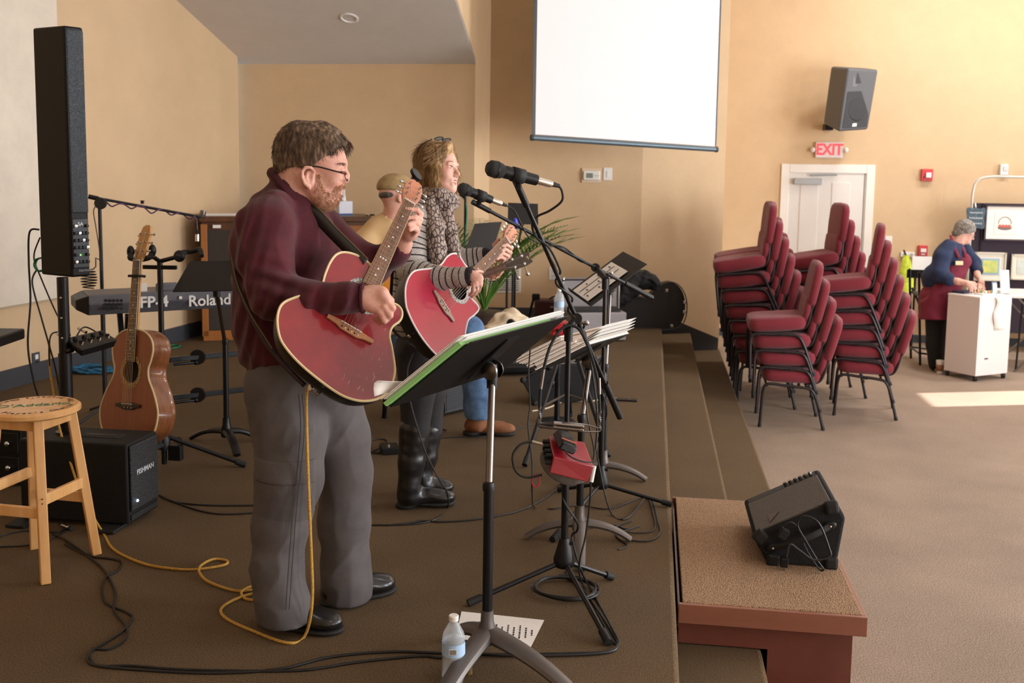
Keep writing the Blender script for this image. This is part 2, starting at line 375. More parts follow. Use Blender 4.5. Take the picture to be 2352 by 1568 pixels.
struct(MB().box((.5, 4.4, TOP+.05), (16, 18.4, .1)).build('ceiling', CEIL, None, 0))
up = np.array([0, 0, .06]); e1 = cC+(cC-cA)*1.4; e2 = cD+(cD-cB)*1.4
struct(MB().hexa([cA, cB, e2, e1], [cA+up, cB+up, e2+up, e1+up]).build('ceiling_alcove', CEIL, None, 0))
g = lambda p, z: np.array([p[0], p[1], z]); dx = np.array([-.08, .0, 0])
struct(MB().hexa([cB, e2, g(e2, TOP), g(cB, TOP)], [cB+dx, e2+dx, g(e2+dx, TOP), g(cB+dx, TOP)]).build('wall_above_alcove', TAN, None, 0))
def skirt(name, a, b, z0, h, th=.018, mat=BASE):
    a = np.array([a[0], a[1], 0.]); b = np.array([b[0], b[1], 0.]); n = nrm(np.cross(b-a, (0, 0, 1)))*th
    k = lambda p, z: np.array([p[0], p[1], z])
    return struct(MB().hexa([k(a, z0), k(b, z0), k(b, z0+h), k(a, z0+h)], [k(a+n, z0), k(b+n, z0), k(b+n, z0+h), k(a+n, z0+h)]).build(name, mat, None, 0))
skirt('baseboard_left', LW0, LWc, 0, .135); skirt('baseboard_alcove', cA, cB, 0, .13); skirt('baseboard_back', W1a, W1f, 0, .1)
skirt('baseboard_far', (W2g[0]-.3, YF), (XR, YF), FL, .1)
v = W2g-W1f; ue = nrm(v); nn = nrm(np.cross(v, (0, 0, 1)))*.02; pts = []
SKB = M('black_stair_skirt', (14, 14, 15), .5)
s0 = W1f+ue*.02; s1 = W1f+ue*.18; s2 = W2g-ue*.02
P2 = lambda p, z: np.array([p[0], p[1], z])
struct(MB().hexa([P2(s0, -.4), P2(s2, FL), P2(s2, -.27), P2(s0, .12)], [P2(s0, -.4)+nn, P2(s2, FL)+nn, P2(s2, -.27)+nn, P2(s0, .12)+nn]).build('trim_1', SKB, None, 0))
# recessed ceiling light in the sloping alcove ceiling
lc = inter(802, 41, cA, CEn); lo_ = CEn if CEn[2] < 0 else -CEn
t = thing('recessed_ceiling_light', 'round white recessed light in the sloping alcove ceiling', 'ceiling light', lc)
MB().lathe([(.062, -.03), (.085, -.004), (.085, .006), (.07, .01), (.062, .0)], lc, lo_, 24, False).build('trim_ring', M('lamp_white', (235, 235, 235), .4), t)
MB().lathe([(0, -.02), (.05, -.01), (.062, -.03)], lc, lo_, 20, False).build('lens', M('frosted_lens', (200, 208, 215), .3), t)
# acoustic panel on the left wall
a = inter(-260, 738, LWc, LWn); b = inter(140, 673, LWc, LWn); z0 = inter(0, 705, LWc, LWn)[2]; n = LWn*(1 if LWn@(CP-LWc) > 0 else -1)
k = lambda p, z: np.array([p[0], p[1], z])
o = MB().hexa([k(a, z0), k(b, z0), k(b, 3.6), k(a, 3.6)], [k(a, z0)+n*.05, k(b, z0)+n*.05, k(b, 3.6)+n*.05, k(a, 3.6)+n*.05]).build('sound_absorber', M('cream_panel_fabric', (226, 215, 199), .95, n=5, amt=.06, bump=.4, bs=220), None, 30, bev=.008)
tag(o, 'large cream fabric acoustic panel on the left wall behind the column speaker', 'acoustic panel')
# projection screen
q = [D(1222, 316, 9.0), D(1645, 343, 9.7)]; e = q[1]-q[0]; e[2] = 0; wv = np.linalg.norm(e); e = nrm(e); nb = np.array([e[1], -e[0], 0])
t = thing('projection_screen', 'white projection screen with black border hanging above the stage', 'projection screen', q[0]); sl = (q[1][2]-q[0][2])
SW = M('screen_white', (238, 240, 244), .85); SB = M('screen_border', (52, 60, 66), .5)
a0, b0 = q[0]+np.array([0, 0, .03]), q[1]+np.array([0, 0, .03]); hh = np.array([0, 0, 2.4])
MB().hexa([a0, b0, b0+hh, a0+hh], [a0-nb*.004, b0-nb*.004, b0+hh-nb*.004, a0+hh-nb*.004]).build('border_sheet', SB, t, 0)
f = nb*.003; i0, i1 = a0+e*.03+f, b0-e*.018+f; MB().hexa([i0, i1, i1+hh, i0+hh], [i0-f*.5, i1-f*.5, i1+hh-f*.5, i0+hh-f*.5]).build('screen_surface', SW, t, 0)
m = MB().tube([q[0], q[1]], .026, 10); m.build('bottom_bar', M('screen_bar', (96, 112, 122), .4, metal=.4), t)
for p in q: MB().lathe([(.028, -.012), (.03, 0), (.028, .012)], p, e, 10).build('end_cap', SB, t)

# ---------------------------------------------------------------- far wall: door, signs, speaker
def FY(px, py, off=0): r = ray(px, py); return CP+r*((YF-off)/r[1])
DW = M('white_door_paint', (226, 222, 218), .45); DWs = M('white_trim_paint', (238, 234, 228), .45)
pl = FY(1795, 376); pr = FY(2010, 379); pil = FY(1813, 396); pir = FY(1990, 397); zt, zi = pl[2], pil[2]
m = MB().box(((pl[0]+pil[0])/2, YF-.012, (FL+zt)/2), (pil[0]-pl[0], .03, zt-FL)).box(((pr[0]+pir[0])/2, YF-.012, (FL+zt)/2), (pr[0]-pir[0], .03, zt-FL)).box(((pil[0]+pir[0])/2, YF-.012, (zt+zi)/2), (pir[0]-pil[0]-.002, .03, zt-zi))
struct(m.build('trim_2', DWs, None, 0, bev=.006))
dw = pir[0]-pil[0]; dc = (pir[0]+pil[0])/2
door = MB().box((dc, YF-.004, (FL+zi)/2), (dw, .012, zi-FL)).build('door_1', DW, None, 0); struct(door)
MB().box((pir[0]-.02, YF-.011, (FL+zi)/2), (.008, .006, zi-FL)).build('hinge_gap', M('door_gap', (96, 82, 66), .8), door, 0)
for cx in (.27, .68):
    for (za, zb) in ((1.22, .22), (.95, -.08)):
        zt_, zb_ = (zi-.12, FL+1.15) if za > 1 else (FL+1.0, FL+.2)
        w = dw*.24; x = pil[0]+dw*cx; MB().box((x, YF-.012, (zt_+zb_)/2), (w, .014, zt_-zb_)).build('panel', DW, door, 0, bev=.011)
GRY = M('grey_closer_metal', (166, 170, 174), .4, metal=.3)
a, b = FY(1823, 409), FY(1886, 424); cl = MB().box(((a[0]+b[0])/2, YF-.05, (a[2]+b[2])/2), (b[0]-a[0], .07, a[2]-b[2])).build('door_closer', GRY, door, 0, bev=.006)
a, b = FY(1860, 402), FY(1921, 401); MB().rod((a[0], YF-.06, a[2]), (b[0], YF-.04, b[2]), .014, 8).build('closer_arm', GRY, cl)
# exit sign
a, b = FY(1873, 326), FY(1934, 363); c = (a+b)/2; w, h = b[0]-a[0], a[2]-b[2]
t = thing('exit_sign', 'white wall sign with red EXIT letters above the door', 'exit sign', (c[0], YF-.03, c[2]-h/2))
MB().box((c[0], YF-.03, c[2]), (w, .055, h)).build('housing', M('sign_white', (222, 214, 214), .5), t, 0, bev=.006)
text('lettering', 'EXIT', h*.98, M('exit_red', (255, 70, 78), .5, emit=1.0), t, (c[0], YF-.06, c[2]), np.array([[1, 0, 0], [0, 0, -1], [0, 1, 0]]).T.T@np.eye(3), .001, sx=.82, font_off=.006)
for s in (-1, 1): MB().ell((c[0]+s*(w/2+.035), YF-.05, c[2]+.0), (.03, .04, .035)).build('lamp_head', WHITE, t)
for s in (-1, 1): MB().rod((c[0]+s*w/2, YF-.03, c[2]), (c[0]+s*(w/2+.03), YF-.04, c[2]), .012).build('lamp_arm', STL, t)
def wallbox(name, label, cat, x0, y0, x1, y1, mat, dep_=.03, extra=None):
    a, b = FY(x0, y0), FY(x1, y1); c = (a+b)/2; w, h = b[0]-a[0], a[2]-b[2]; t = thing(name, label, cat, (c[0], YF-dep_/2, c[2]-h/2))
    MB().box((c[0], YF-dep_/2, c[2]), (w, dep_, h)).build('plate', mat, t, 0, bev=min(.006, dep_*.3))
    if extra: extra(t, c, w, h)
    return t
RED = M('alarm_red', (196, 38, 42), .4)
def strobe(t, c, w, h):
    MB().box((c[0]+w*.08, YF-.065, c[2]), (w*.45, .03, h*.42)).build('strobe', M('strobe_white', (240, 236, 236), .25), t, 0, bev=.006)
    MB().box((c[0]-w*.25, YF-.055, c[2]-h*.2), (w*.1, .012, h*.2)).build('speaker_slot', M('dark_red', (120, 20, 24), .5), t, 0)
wallbox('fire_alarm', 'red fire alarm strobe high on the far wall right of the door', 'fire alarm', 2115, 388, 2140, 416, RED, .05, strobe)
def pull(t, c, w, h):
    MB().box((c[0], YF-.06, c[2]+h*.05), (w*.6, .02, h*.34)).build('pull_handle', WHITE, t, 0, bev=.004); MB().box((c[0], YF-.052, c[2]-h*.3), (w*.4, .008, h*.12)).build('keyhole_plate', WHITE, t, 0)
wallbox('fire_alarm', 'red fire alarm pull box low on the far wall above the whiteboard', 'fire alarm', 2108, 563, 2128, 588, RED, .05, pull)
def sw(t, c, w, h): MB().box((c[0], YF-.02, c[2]), (w*.3, .012, h*.32)).build('toggle', WHITE, t, 0, bev=.002)
wallbox('light_switch', 'white light switch plate right of the white door', 'light switch', 2033, 542, 2048, 567, WHITE, .014, sw)
def emg(t, c, w, h): MB().box((c[0]+w*.1, YF-.055, c[2]+h*.1), (w*.5, .012, h*.4)).build('sensor_window', M('grey_lens', (190, 190, 192), .3), t, 0)
wallbox('wall_sensor', 'small white sensor box on the wall above the display frame', 'sensor', 2296, 377, 2312, 402, WHITE, .05, emg)
def outl(t, c, w, h):
    for s in (-.25, .25): MB().box((c[0]+w*s, YF-.03, c[2]), (w*.2, .008, h*.5)).build('socket', M('outlet_grey', (180, 178, 174), .5), t, 0)
wallbox('wall_raceway', 'small white outlet box above the whiteboard on the far wall', 'outlet', 2068, 578, 2100, 590, WHITE, .03, outl)
# wall loudspeaker
t = thing('wall_loudspeaker', 'dark grey loudspeaker tilted down, mounted above the EXIT sign', 'loudspeaker', FY(1900, 295))
SPG = M('dark_grey_speaker_plastic', (88, 90, 94), .55); SPB = M('speaker_grille', (52, 54, 58), .7, n=500, amt=.5)
TL, TR, BR, BL = D(1948, 156, 11.99), D(2018, 160, 12.14), D(1994, 298, 12.26), D(1926, 303, 12.09)
k0 = [D(1908, 152, 12.4), D(1984, 156, 12.55), D(1962, 288, 12.65), D(1890, 284, 12.5)]
MB().hexa([BL, BR, TR, TL], [k0[3], k0[2], k0[1], k0[0]]).build('cabinet', SPG, t, 30, bev=.03, seg=3)
un = nrm(TR-TL); vn = nrm(TL-BL); nn = nrm(np.cross(un, vn)); nn = nn if nn@(CP-TL) > 0 else -nn
uvp = lambda u, v, o=0: BL+(BR-BL)*u+(TL-BL)*v+nn*o
def patch(u0, u1, v0, v1, o0, o1): return MB().hexa([uvp(u0, v0, o0), uvp(u1, v0, o0), uvp(u1, v1, o0), uvp(u0, v1, o0)], [uvp(u0, v0, o1), uvp(u1, v0, o1), uvp(u1, v1, o1), uvp(u0, v1, o1)])
patch(.1, .93, .05, .63, -.004, .006).build('grille', SPB, t, 0, bev=.02)
MB().lathe([(.001, .02), (.13, .012), (.135, .004)], uvp(.5, .34, .003), nn, 28, False).build('woofer', M('woofer_dark', (40, 42, 46), .6), t)
hb = patch(.22, .93, .7, .96, -.004, .004).build('horn_surround', M('horn_grey', (104, 108, 113), .5), t, 0, bev=.015)
patch(.32, .83, .75, .92, .002, .008).build('horn_throat', M('horn_dark', (44, 46, 50), .5), hb, 0, bev=.01)
patch(.42, .56, .07, .12, .005, .01).build('badge', WHITE, t, 0)
MB().box(FY(1902, 292, .1), (.1, .2, .08)).build('wall_bracket', BLKM, t, 0)
patch(.05, .12, .6, .72, -.1, -.09).build('carry_recess', SPB, t, 0)
# stage back wall: vent, outlet, thermostat, switch
def W1(px, py, off=0): return inter(px, py, W1a+n1s*off, n1)
n1s = n1 if n1@(CP-W1a) > 0 else -n1; R1w = np.stack([u1, n1s*-1, (0, 0, 1)], 1)
def w1box(name, label, cat, x0, y0, x1, y1, mat, d_=.012):
    a, b = W1(x0, y0), W1(x1, y1); c = (a+b)/2; w = np.linalg.norm((b-a)[:2]); h = a[2]-b[2]; t = thing(name, label, cat, c+n1s*d_/2-np.array([0, 0, h/2]))
    MB().box(c+n1s*d_/2, (w, d_, h), R1w).build('plate', mat, t, 0, bev=.003); return t, c, w, h
t, c, w, h = w1box('wall_vent', 'white louvred air vent low on the stage back wall', 'air vent', 1118, 616, 1196, 672, WHITE)
for s in (-1, 1):
    MB().box(c+n1s*.013+u1*s*w*.215, (w*.41, .004, h*.8), R1w).build('dark_opening', M('vent_shadow', (52, 48, 44), .9), t, 0)
    for i in range(9): MB().box(c+n1s*.018+u1*s*w*.215+np.array([0, 0, (i-4)*h*.085]), (w*.4, .012, h*.04), R1w@rotx(.5)).build('louvre', WHITE, t, 0)
t, c, w, h = w1box('wall_outlet', 'white double outlet plate right of the vent on the stage back wall', 'outlet', 1261, 614, 1280, 642, WHITE)
for s in (-1, 1): MB().box(c+n1s*.013+np.array([0, 0, s*h*.2]), (w*.45, .006, h*.25), R1w).build('socket', M('socket_cream', (206, 202, 196), .5), t, 0)
t, c, w, h = w1box('thermostat', 'white thermostat with small screen in a clear wall guard', 'thermostat', 1336, 386, 1379, 420, M('guard_clear', (214, 192, 164), .3), .02)
MB().box(c+n1s*.035, (w*.86, .03, h*.62), R1w).build('body', WHITE, t, 0, bev=.008); MB().box(c+n1s*.052-u1*w*.12, (w*.34, .004, h*.34), R1w).build('display', M('lcd_green', (120, 126, 112), .3), t, 0)
for i in range(3): MB().box(c+n1s*.052+u1*w*(.15+.1*i), (w*.05, .004, h*.1), R1w).build('button', M('button_grey', (190, 190, 190), .5), t, 0)
t, c, w, h = w1box('light_switch', 'white light switch plate beside the thermostat', 'light switch', 1386, 385, 1405, 414, WHITE)
MB().box(c+n1s*.013, (w*.3, .012, h*.5), R1w).build('toggle', WHITE, t, 0, bev=.002)
# outlet on left wall
c = inter(81, 827, LWc, LWn); RL = np.stack([u, n*-1, (0, 0, 1)], 1); t = thing('wall_outlet', 'grey metal outlet plate on the left wall above the baseboard', 'outlet', c)
MB().box(c+n*.006, (.07, .012, .115), RL).build('plate', M('outlet_steel', (90, 98, 108), .4, metal=.6), t, 0, bev=.002)
for s in (-1, 1): MB().box(c+n*.013+np.array([0, 0, s*.026]), (.03, .006, .034), RL).build('socket', WHITE if s > 0 else BLK, t, 0)
# ================================================================ left: stool, column speaker, subwoofer, guitar stand, keyboard
def zat(p, py):
    """height at which a vertical through p is seen at image row py"""
    lo, hi = -1., 4.
    for _ in range(40):
        m_ = (lo+hi)/2; v = np.array([p[0], p[1], m_])-CP
        if YP-F*(v@UP)/(v@FW) > py: lo = m_
        else: hi = m_
    return (lo+hi)/2
def V(p, z): return np.array([p[0], p[1], z])
def cable(name, label, pts, r=.0035, mat=CORD, n=7, seg=8, cat='cable'):
    """one cable through the points; 2-tuples are pixels on the stage floor, 3-tuples pixel + depth"""
    P = [np.asarray(p, float) if not isinstance(p, tuple) else (G(*p, r) if len(p) == 2 else D(*p)) for p in pts]
    return tag(MB().tube(spline(P, seg), r, n).build(name, mat), label, cat)
def wood(name, a, b, sc=6, stretch=(1, 1, .08), rough=.4, coat=.2, bump=.05): return M(name, a, rough, n=sc, rgb2=b, stretch=stretch, coat=coat, bump=bump, bs=sc*3)
# ---- stool
PINE = wood('pale_pine', (238, 190, 128), (222, 160, 94), 14, (1, 1, .12))
fA, fB, fR = G(105, 1340), G(80, 1258), G(222, 1272); sc = (fA+fB)/2; fL = 2*sc-fR; zs = zat(sc, 930)
st = thing('wooden_stool', 'round pale wooden bar stool with printed lettering on its seat', 'stool', V(sc, 0))
SR = .168; MB().lathe([(0, zs-.03), (SR-.012, zs-.03), (SR, zs-.022), (SR, zs-.008), (SR-.01, zs), (0, zs)], V(sc, 0), (0, 0, 1), 48, False).build('seat', PINE, st, 30)
feet = [V(f, 0) for f in (fA, fR, fB, fL)]; tops = [V(sc+(f-sc)*.62, zs-.03) for f in feet]
def bar(m, a, b, w, t_, out): 
    R = fr(b-a, out); L = np.linalg.norm(b-a); return m.box((a+b)/2, (w, L, t_), R)
for f, tp in zip(feet, tops): bar(MB(), f, tp, .036, .036, f-sc+np.array([0, 0, .001])).build('leg', PINE, st, 30, bev=.004)
lerp = lambda a, b, t_: a+(b-a)*t_
for i in range(4):
    j = (i+1) % 4; h_ = (.33, .26, .36, .28)[i]
    bar(MB(), lerp(feet[i], tops[i], h_/.62*.95), lerp(feet[j], tops[j], h_/.62*.95), .018, .042, (0, 0, 1)).build('stretcher', PINE, st, 30, bev=.003)
    bar(MB(), lerp(feet[i], tops[i], .965), lerp(feet[j], tops[j], .965), .02, .045, (0, 0, 1)).build('apron', PINE, st, 30, bev=.003)
    for dz in (0, .018): MB().ell(lerp(feet[i], tops[i], h_/.62*.95-.01)+V((0, 0), dz)+nrm(feet[i]-sc)*.019, (.003, .003, .003), None, 6, 4).build('screw', BLKM, st)
GT = M('print_green', (70, 130, 96), .6); BT = M('print_brown', (90, 58, 30), .6)
su = nrm(V(RT, 0)+.35*V(FW, 0)); sv = np.cross((0, 0, 1), su); Rs = np.stack([su, sv, (0, 0, 1)], 1)
text('lettering', "D'Addario", .062, GT, st, V(sc, zs+.0008), Rs, .0003, font_off=.001)
for k_, s_ in ((0, 'The Player\u2019s Choice'), (1, 'The Player\u2019s Choice')):
    for i, ch in enumerate(s_):
        if ch == ' ': continue
        a = (-90 if k_ == 0 else 90)+(i-(len(s_)-1)/2)*8.4*(1 if k_ == 0 else 1); a = math.radians(a); ro = SR-.032
        Rl = Rs@rotz(a+math.pi/2); text('letter', ch, .03, BT, st, V(sc, zs+.0008)+Rs@np.array([ro*math.cos(a), ro*math.sin(a), 0]), Rl, .0003, font_off=.0006)
# ---- subwoofer
b0, b1, b2 = G(49, 1189, .02), G(295, 1205, .02), G(364, 1164, .02); hS = zat(b1, 1021)
sb = thing('subwoofer', 'black subwoofer cabinet with mesh front behind the wooden stool', 'subwoofer', V(b1, 0))
q4 = [b1, b2, b2+b0-b1, b0]; MB().hexa([V(p, .02) for p in q4], [V(p, hS) for p in q4]).build('cabinet', TOLEX, sb, 30, bev=.008)
ns = nrm(np.cross(b2-b1, (0, 0, 1))); ue_ = nrm(b2-b1); wS = np.linalg.norm(b2-b1)
MESH = M_cells('black_grille_mesh', (14, 14, 16), (34, 34, 38), 220, .5, .8)
Rg = np.stack([ue_, (0, 0, 1), ns], 1)
MB().box(V((b1+b2)/2, .02+(hS-.02)*.56)+ns*.006, (wS*.9, (hS-.02)*.82, .012), Rg).build('grille', MESH, sb, 30, bev=.006)
MB().box(V((b1+b2)/2, .02+(hS-.02)*.07)+ns*.003, (wS*.86, (hS-.02)*.07, .006), Rg).build('port_slot', RUB, sb, 0)
text('badge', 'FISHMAN', .032, M('badge_silver', (190, 194, 200), .4), sb, V((b1+b2)/2, hS*.63)+ns*.0135, Rg, .0008, font_off=.0006)
MB().ell(V(b1+ue_*wS*.22, hS*.3)+ns*.013, (.006, .006, .006)).build('power_light', M('led_blue', (190, 215, 255), .3, emit=6), sb)
c = V((b0+b1+b2+(b2+b0-b1))/4, hS); uS = nrm(b1-b0); Rt = np.stack([uS, np.cross((0, 0, 1), uS), (0, 0, 1)], 1)
MB().box(c+uS*.06, (.2, .075, .006), Rt).build('handle_plate', RUB, sb, 0, bev=.003); MB().box(c+uS*.06+np.array([0, 0, .003]), (.15, .03, .004), Rt).build('handle_grip', BLK, sb, 0, bev=.002)
for p in (b0+(b1-b0)*.04, b0+(b1-b0)*.86): MB().box(V(p, .01)-ns*.0+np.cross((0, 0, 1), uS)*-.02, (.09, .12, .014), Rt).build('foot', RUB, sb, 0, bev=.004)
# ---- column speaker on its pole
pp = inter(155, 992, V(b0, hS), np.array([0, 0, 1.])); dP = dep(pp)
cf, cr, cb = D(165, 637, dP-.07), D(208, 628, dP-.005), D(94, 629, dP+.03); zb = cf[2]; zt_ = zat(cf, 58)
cs = thing('column_speaker', 'tall slim black column loudspeaker raised on a pole', 'loudspeaker', V(pp, zb))
q4 = [V(p, 0) for p in (cf, cr, cr+cb-cf, cb)]; sh = lambda p, k_: lerp(sum(q4)/4, p, k_)
MB().hexa([V(p, zb) for p in q4], [V(p, zt_) for p in q4]).build('cabinet', M('black_satin', (15, 14, 13), .55, spec=.3), cs, 30, bev=.01, seg=3)
nc = nrm(np.cross(V(cr-cf, 0), (0, 0, 1))); uc = nrm(V(cr-cf, 0)); wc = np.linalg.norm((cr-cf)[:2]); Rc = np.stack([uc, (0, 0, 1), nc], 1); mc = (cf+cr)/2
zp = zat(cf, 497); MB().box(V(mc, (zp+zt_)/2)+nc*.004, (wc*.9, zt_-zp-.03, .012), Rc).build('grille', M_cells('blue_black_grille', (38, 42, 48), (66, 74, 82), 260, .5, .7), cs, 30, bev=.006)
cp_ = MB().box(V(mc, (zb+.03+zp)/2)+nc*.003, (wc*.86, zp-zb-.05, .008), Rc).build('control_panel', M('panel_dark', (42, 46, 52), .5), cs, 30, bev=.004)
hp = zp-zb-.05
for r__ in range(6):
    for c__ in range(4):
        if r__ in (1, 5) and c__ in (1, 2): continue
        o_ = V(mc, zb+.05+hp*(.08+.145*r__))+uc*wc*(-.3+.2*c__)+nc*.008
        MB().lathe([(.0075, 0), (.007, .012), (.0, .013)], o_, nc, 8, False).build('knob', CHR if (r__+c__) % 5 == 0 else BLK, cp_)
text('marking', 'SA', .022, WHITE, cp_, V(mc, zp-.035)+nc*.0075, Rc, .0003); text('marking', 'FISHMAN', .014, M('badge_grey', (150, 152, 156), .5), cs, V(mc, zb+.028)+nc*.011+uc*wc*.15, Rc, .0004)
MB().ell(V(mc, zb+.05+hp*.22)+uc*wc*-.05+nc*.009, (.003, .003, .003)).build('power_light', M('led_green', (120, 255, 90), .3, emit=5), cp_)
po = thing('speaker_pole', 'thick black pole with pin holes holding the column speaker', 'pole', V(pp, hS))
MB().rod(V(pp, hS), V(pp, zb), .0245, 16).build('upper_tube', BLKM, po)
MB().rod(V(pp, hS), V(pp, hS+.36), .029, 16).build('lower_tube', BLKM, po); MB().lathe([(.05, 0), (.05, .006), (.03, .01), (.03, .03)], V(pp, hS), (0, 0, 1), 16).build('socket_flange', BLKM, po)
for i in range(5): MB().lathe([(.005, 0), (.004, .001), (0, .001)], V(pp, zb-.09-i*.09)-FW*.024, -FW, 8, False).build('pin_hole', CHR, po)
# ---- clamped mini mixer
dM = dP-.03; mA, mB_, mC, mD = D(147, 776, dM+.0), D(234, 757, dM+.16), D(270, 779, dM+.06), D(185, 803, dM-.1)
mx_ = thing('mini_mixer', 'small black mixer with knobs clamped to the speaker pole', 'mixer', (mA+mC)/2-np.array([0, 0, .06]))
nm = nrm(np.cross(mB_-mA, mD-mA)); nm = nm if nm[2] > 0 else -nm
MB().hexa([mA, mD, mC, mB_], [lerp(p, (mA+mB_+mC+mD)/4, .12)-nm*.038 for p in (mA, mD, mC, mB_)]).build('case', BLK, mx_, 30, bev=.006)
MB().rod((mA+mD)/2-nm*.03, V(pp, ((mA+mD)/2)[2]-.04), .012).build('clamp', BLKM, mx_)
ex, ey = mB_-mA, mD-mA
for i in range(4):
    o_ = mA+ex*(.16+.23*i)+ey*.3; MB().lathe([(.011, 0), (.009, .014), (0, .015)], o_, nm, 10, False).build('gain_knob', BLK, mx_)
    o_ = mA+ex*(.16+.23*i)+ey*.72; MB().rod(o_, o_+nm*.014+nrm(ex)*.006, .0035, 6).build('toggle', CHR, mx_)
    for j in range(2): o_ = mA+ex*(.2+.23*i+.05*j)+ey*.52; MB().lathe([(.006, 0), (.005, .01), (0, .011)], o_, nm, 8, False).build('knob', BLK, mx_)
for i, (x_, y_) in enumerate(((143, 770), (152, 764), (190, 757))):
    p0_ = D(x_+8, y_+6, dM+.03+.04*i); MB().rod(p0_, D(x_-10, y_-4, dM+.06+.04*i), .007, 8).build('jack_plug', CHR, mx_)
YEL = M('yellow_braided_cable', (214, 168, 72), .7, n=200, rgb2=(150, 108, 34))
BLUP = M('green_strap', (28, 120, 84), .5)
cable('black_cable', 'black power cable hanging from the column speaker plug', [(90, 527, dP+.05), (68, 533, dP+.05), (66, 600, dP+.06), (70, 690, dP+.05), (64, 790, dP+.05), (76, 870, dP+.04), (100, 960, dP+.1), (110, 1100, dP+.2), G(118, 1190, .01)], .0045)
cable('black_cable', 'black signal cable curving from the column speaker to the mixer', [(92, 545, dP+.05), (78, 590, dP+.06), (95, 640, dP+.07), (130, 720, dP+.06), (148, 745, dP+.05)], .0035)
cable('black_cable', 'black cable hanging between speaker and stool seat', [(85, 618, dP+.06), (74, 650, dP+.05), (95, 730, dP+.04), (112, 790, dP+.02), (128, 850, dP+.02), (142, 930, dP+.02), (150, 975, dP+.02)], .004)
cable('black_cable', 'black mixer cable drooping behind the stool seat', [(137, 762, dM+.1), (118, 768, dM+.08), (113, 800, dM+.05), (115, 850, dM+.05), (124, 905, dM+.05)], .0035)
cable('black_cable', 'short black cable looped behind the mini mixer', [(176, 772, dM+.1), (185, 757, dM+.12), (196, 751, dM+.14), (212, 757, dM+.14), (225, 766, dM+.15)], .0035)
tag(MB().tube(spline([D(96, 592, dP+.05), D(84, 596, dP+.06), D(80, 610, dP+.06), D(88, 622, dP+.05), D(97, 621, dP+.05)], 6), .011, 8, flat=.4).build('cable_tie', BLUP), 'green strap tied round cables behind the column speaker', 'strap')
zin = lambda a, b: [lerp(np.asarray(a), np.asarray(b), t_) for t_ in (0, .5, 1)]
cable('instrument_cable', 'yellow braided guitar cable running across the stage to the man', [(113, 790, dM+.06), (115, 850, dM+.05), (124, 905, dM+.04), (136, 980, dM-.02), (158, 1050, dM-.1), (178, 1110, dM-.15), (205, 1170, dM-.2), G(236, 1222, .006), G(262, 1262, .006), G(330, 1294, .006), G(400, 1306, .006), G(455, 1307, .006), G(515, 1297, .006), G(520, 1287, .006), G(490, 1284, .008), G(462, 1298, .014), G(458, 1314, .01), G(480, 1336, .006), G(540, 1356, .006), G(590, 1352, .006), G(585, 1344, .01), G(555, 1358, .012), G(565, 1375, .006), G(600, 1376, .01), G(588, 1362, .012), G(540, 1376, .006), G(508, 1398, .006), G(520, 1420, .006), G(580, 1448, .006), G(660, 1476, .006), G(700, 1460, .006), (717, 1380, 3.32), (714, 1250, 3.3), (708, 1100, 3.28), (704, 960, 3.27), (706, 895, 3.26), (722, 879, 3.25), (740, 886, 3.22), (750, 905, 3.2)], .0052, YEL, 8, 6)
# loose cables on the stage floor at the left
cable('black_cable', 'black cable coming from under the stool round to the front edge', [(120, 1225), (150, 1240), (200, 1275), (240, 1310), (265, 1360), (262, 1400), (290, 1440), (285, 1470), (250, 1490), (215, 1490), (206, 1505), (225, 1528), (300, 1528), (400, 1536), (560, 1540), (700, 1538), (820, 1520), (960, 1506), (1010, 1510), (1090, 1512)], .0045)
cable('black_cable', 'second black cable looping on the carpet below the stool', [(150, 1250), (205, 1276), (250, 1282), (278, 1290), (270, 1310), (240, 1330), (240, 1380), (290, 1405), (304, 1420), (280, 1450), (235, 1480), (205, 1500), (212, 1525), (300, 1536), (480, 1545), (640, 1536), (760, 1508), (900, 1496), (1030, 1500), (1150, 1502), (1300, 1500), (1390, 1496), (1418, 1480), (1404, 1450), (1378, 1408), (1340, 1355), (1310, 1330), (1300, 1310)], .0045)
cable('black_cable', 'thin black cable circling under the stool legs', [(0, 1255), (60, 1252), (110, 1240), (145, 1222), (160, 1210), (140, 1218), (120, 1222), (70, 1218), (20, 1225), (-20, 1240)], .0035)
cable('black_cable', 'black cable lying from subwoofer to the legs of the man', [(362, 1134), (400, 1152), (480, 1160), (580, 1160), (640, 1158)], .004)
cable('black_cable', 'lower black cable from the subwoofer towards the man', [(364, 1136), (420, 1160), (480, 1177), (540, 1180), (640, 1172)], .004)
t = thing('jack_plug', 'silver jack plug lying on the carpet under the stool', 'plug', G(150, 1208, .01)); MB().lathe([(.004, -.03), (.009, -.025), (.009, .02), (.005, .024), (.004, .05), (0, .055)], G(150, 1208, .01), nrm(V(G(140, 1202)-G(160, 1210), 0)), 10).build('barrel', CHR, t)
MB().lathe([(.0095, -.05), (.008, -.03), (0, -.03)], G(150, 1208, .01), nrm(V(G(140, 1202)-G(160, 1210), 0)), 10).build('sleeve', RUB, t)
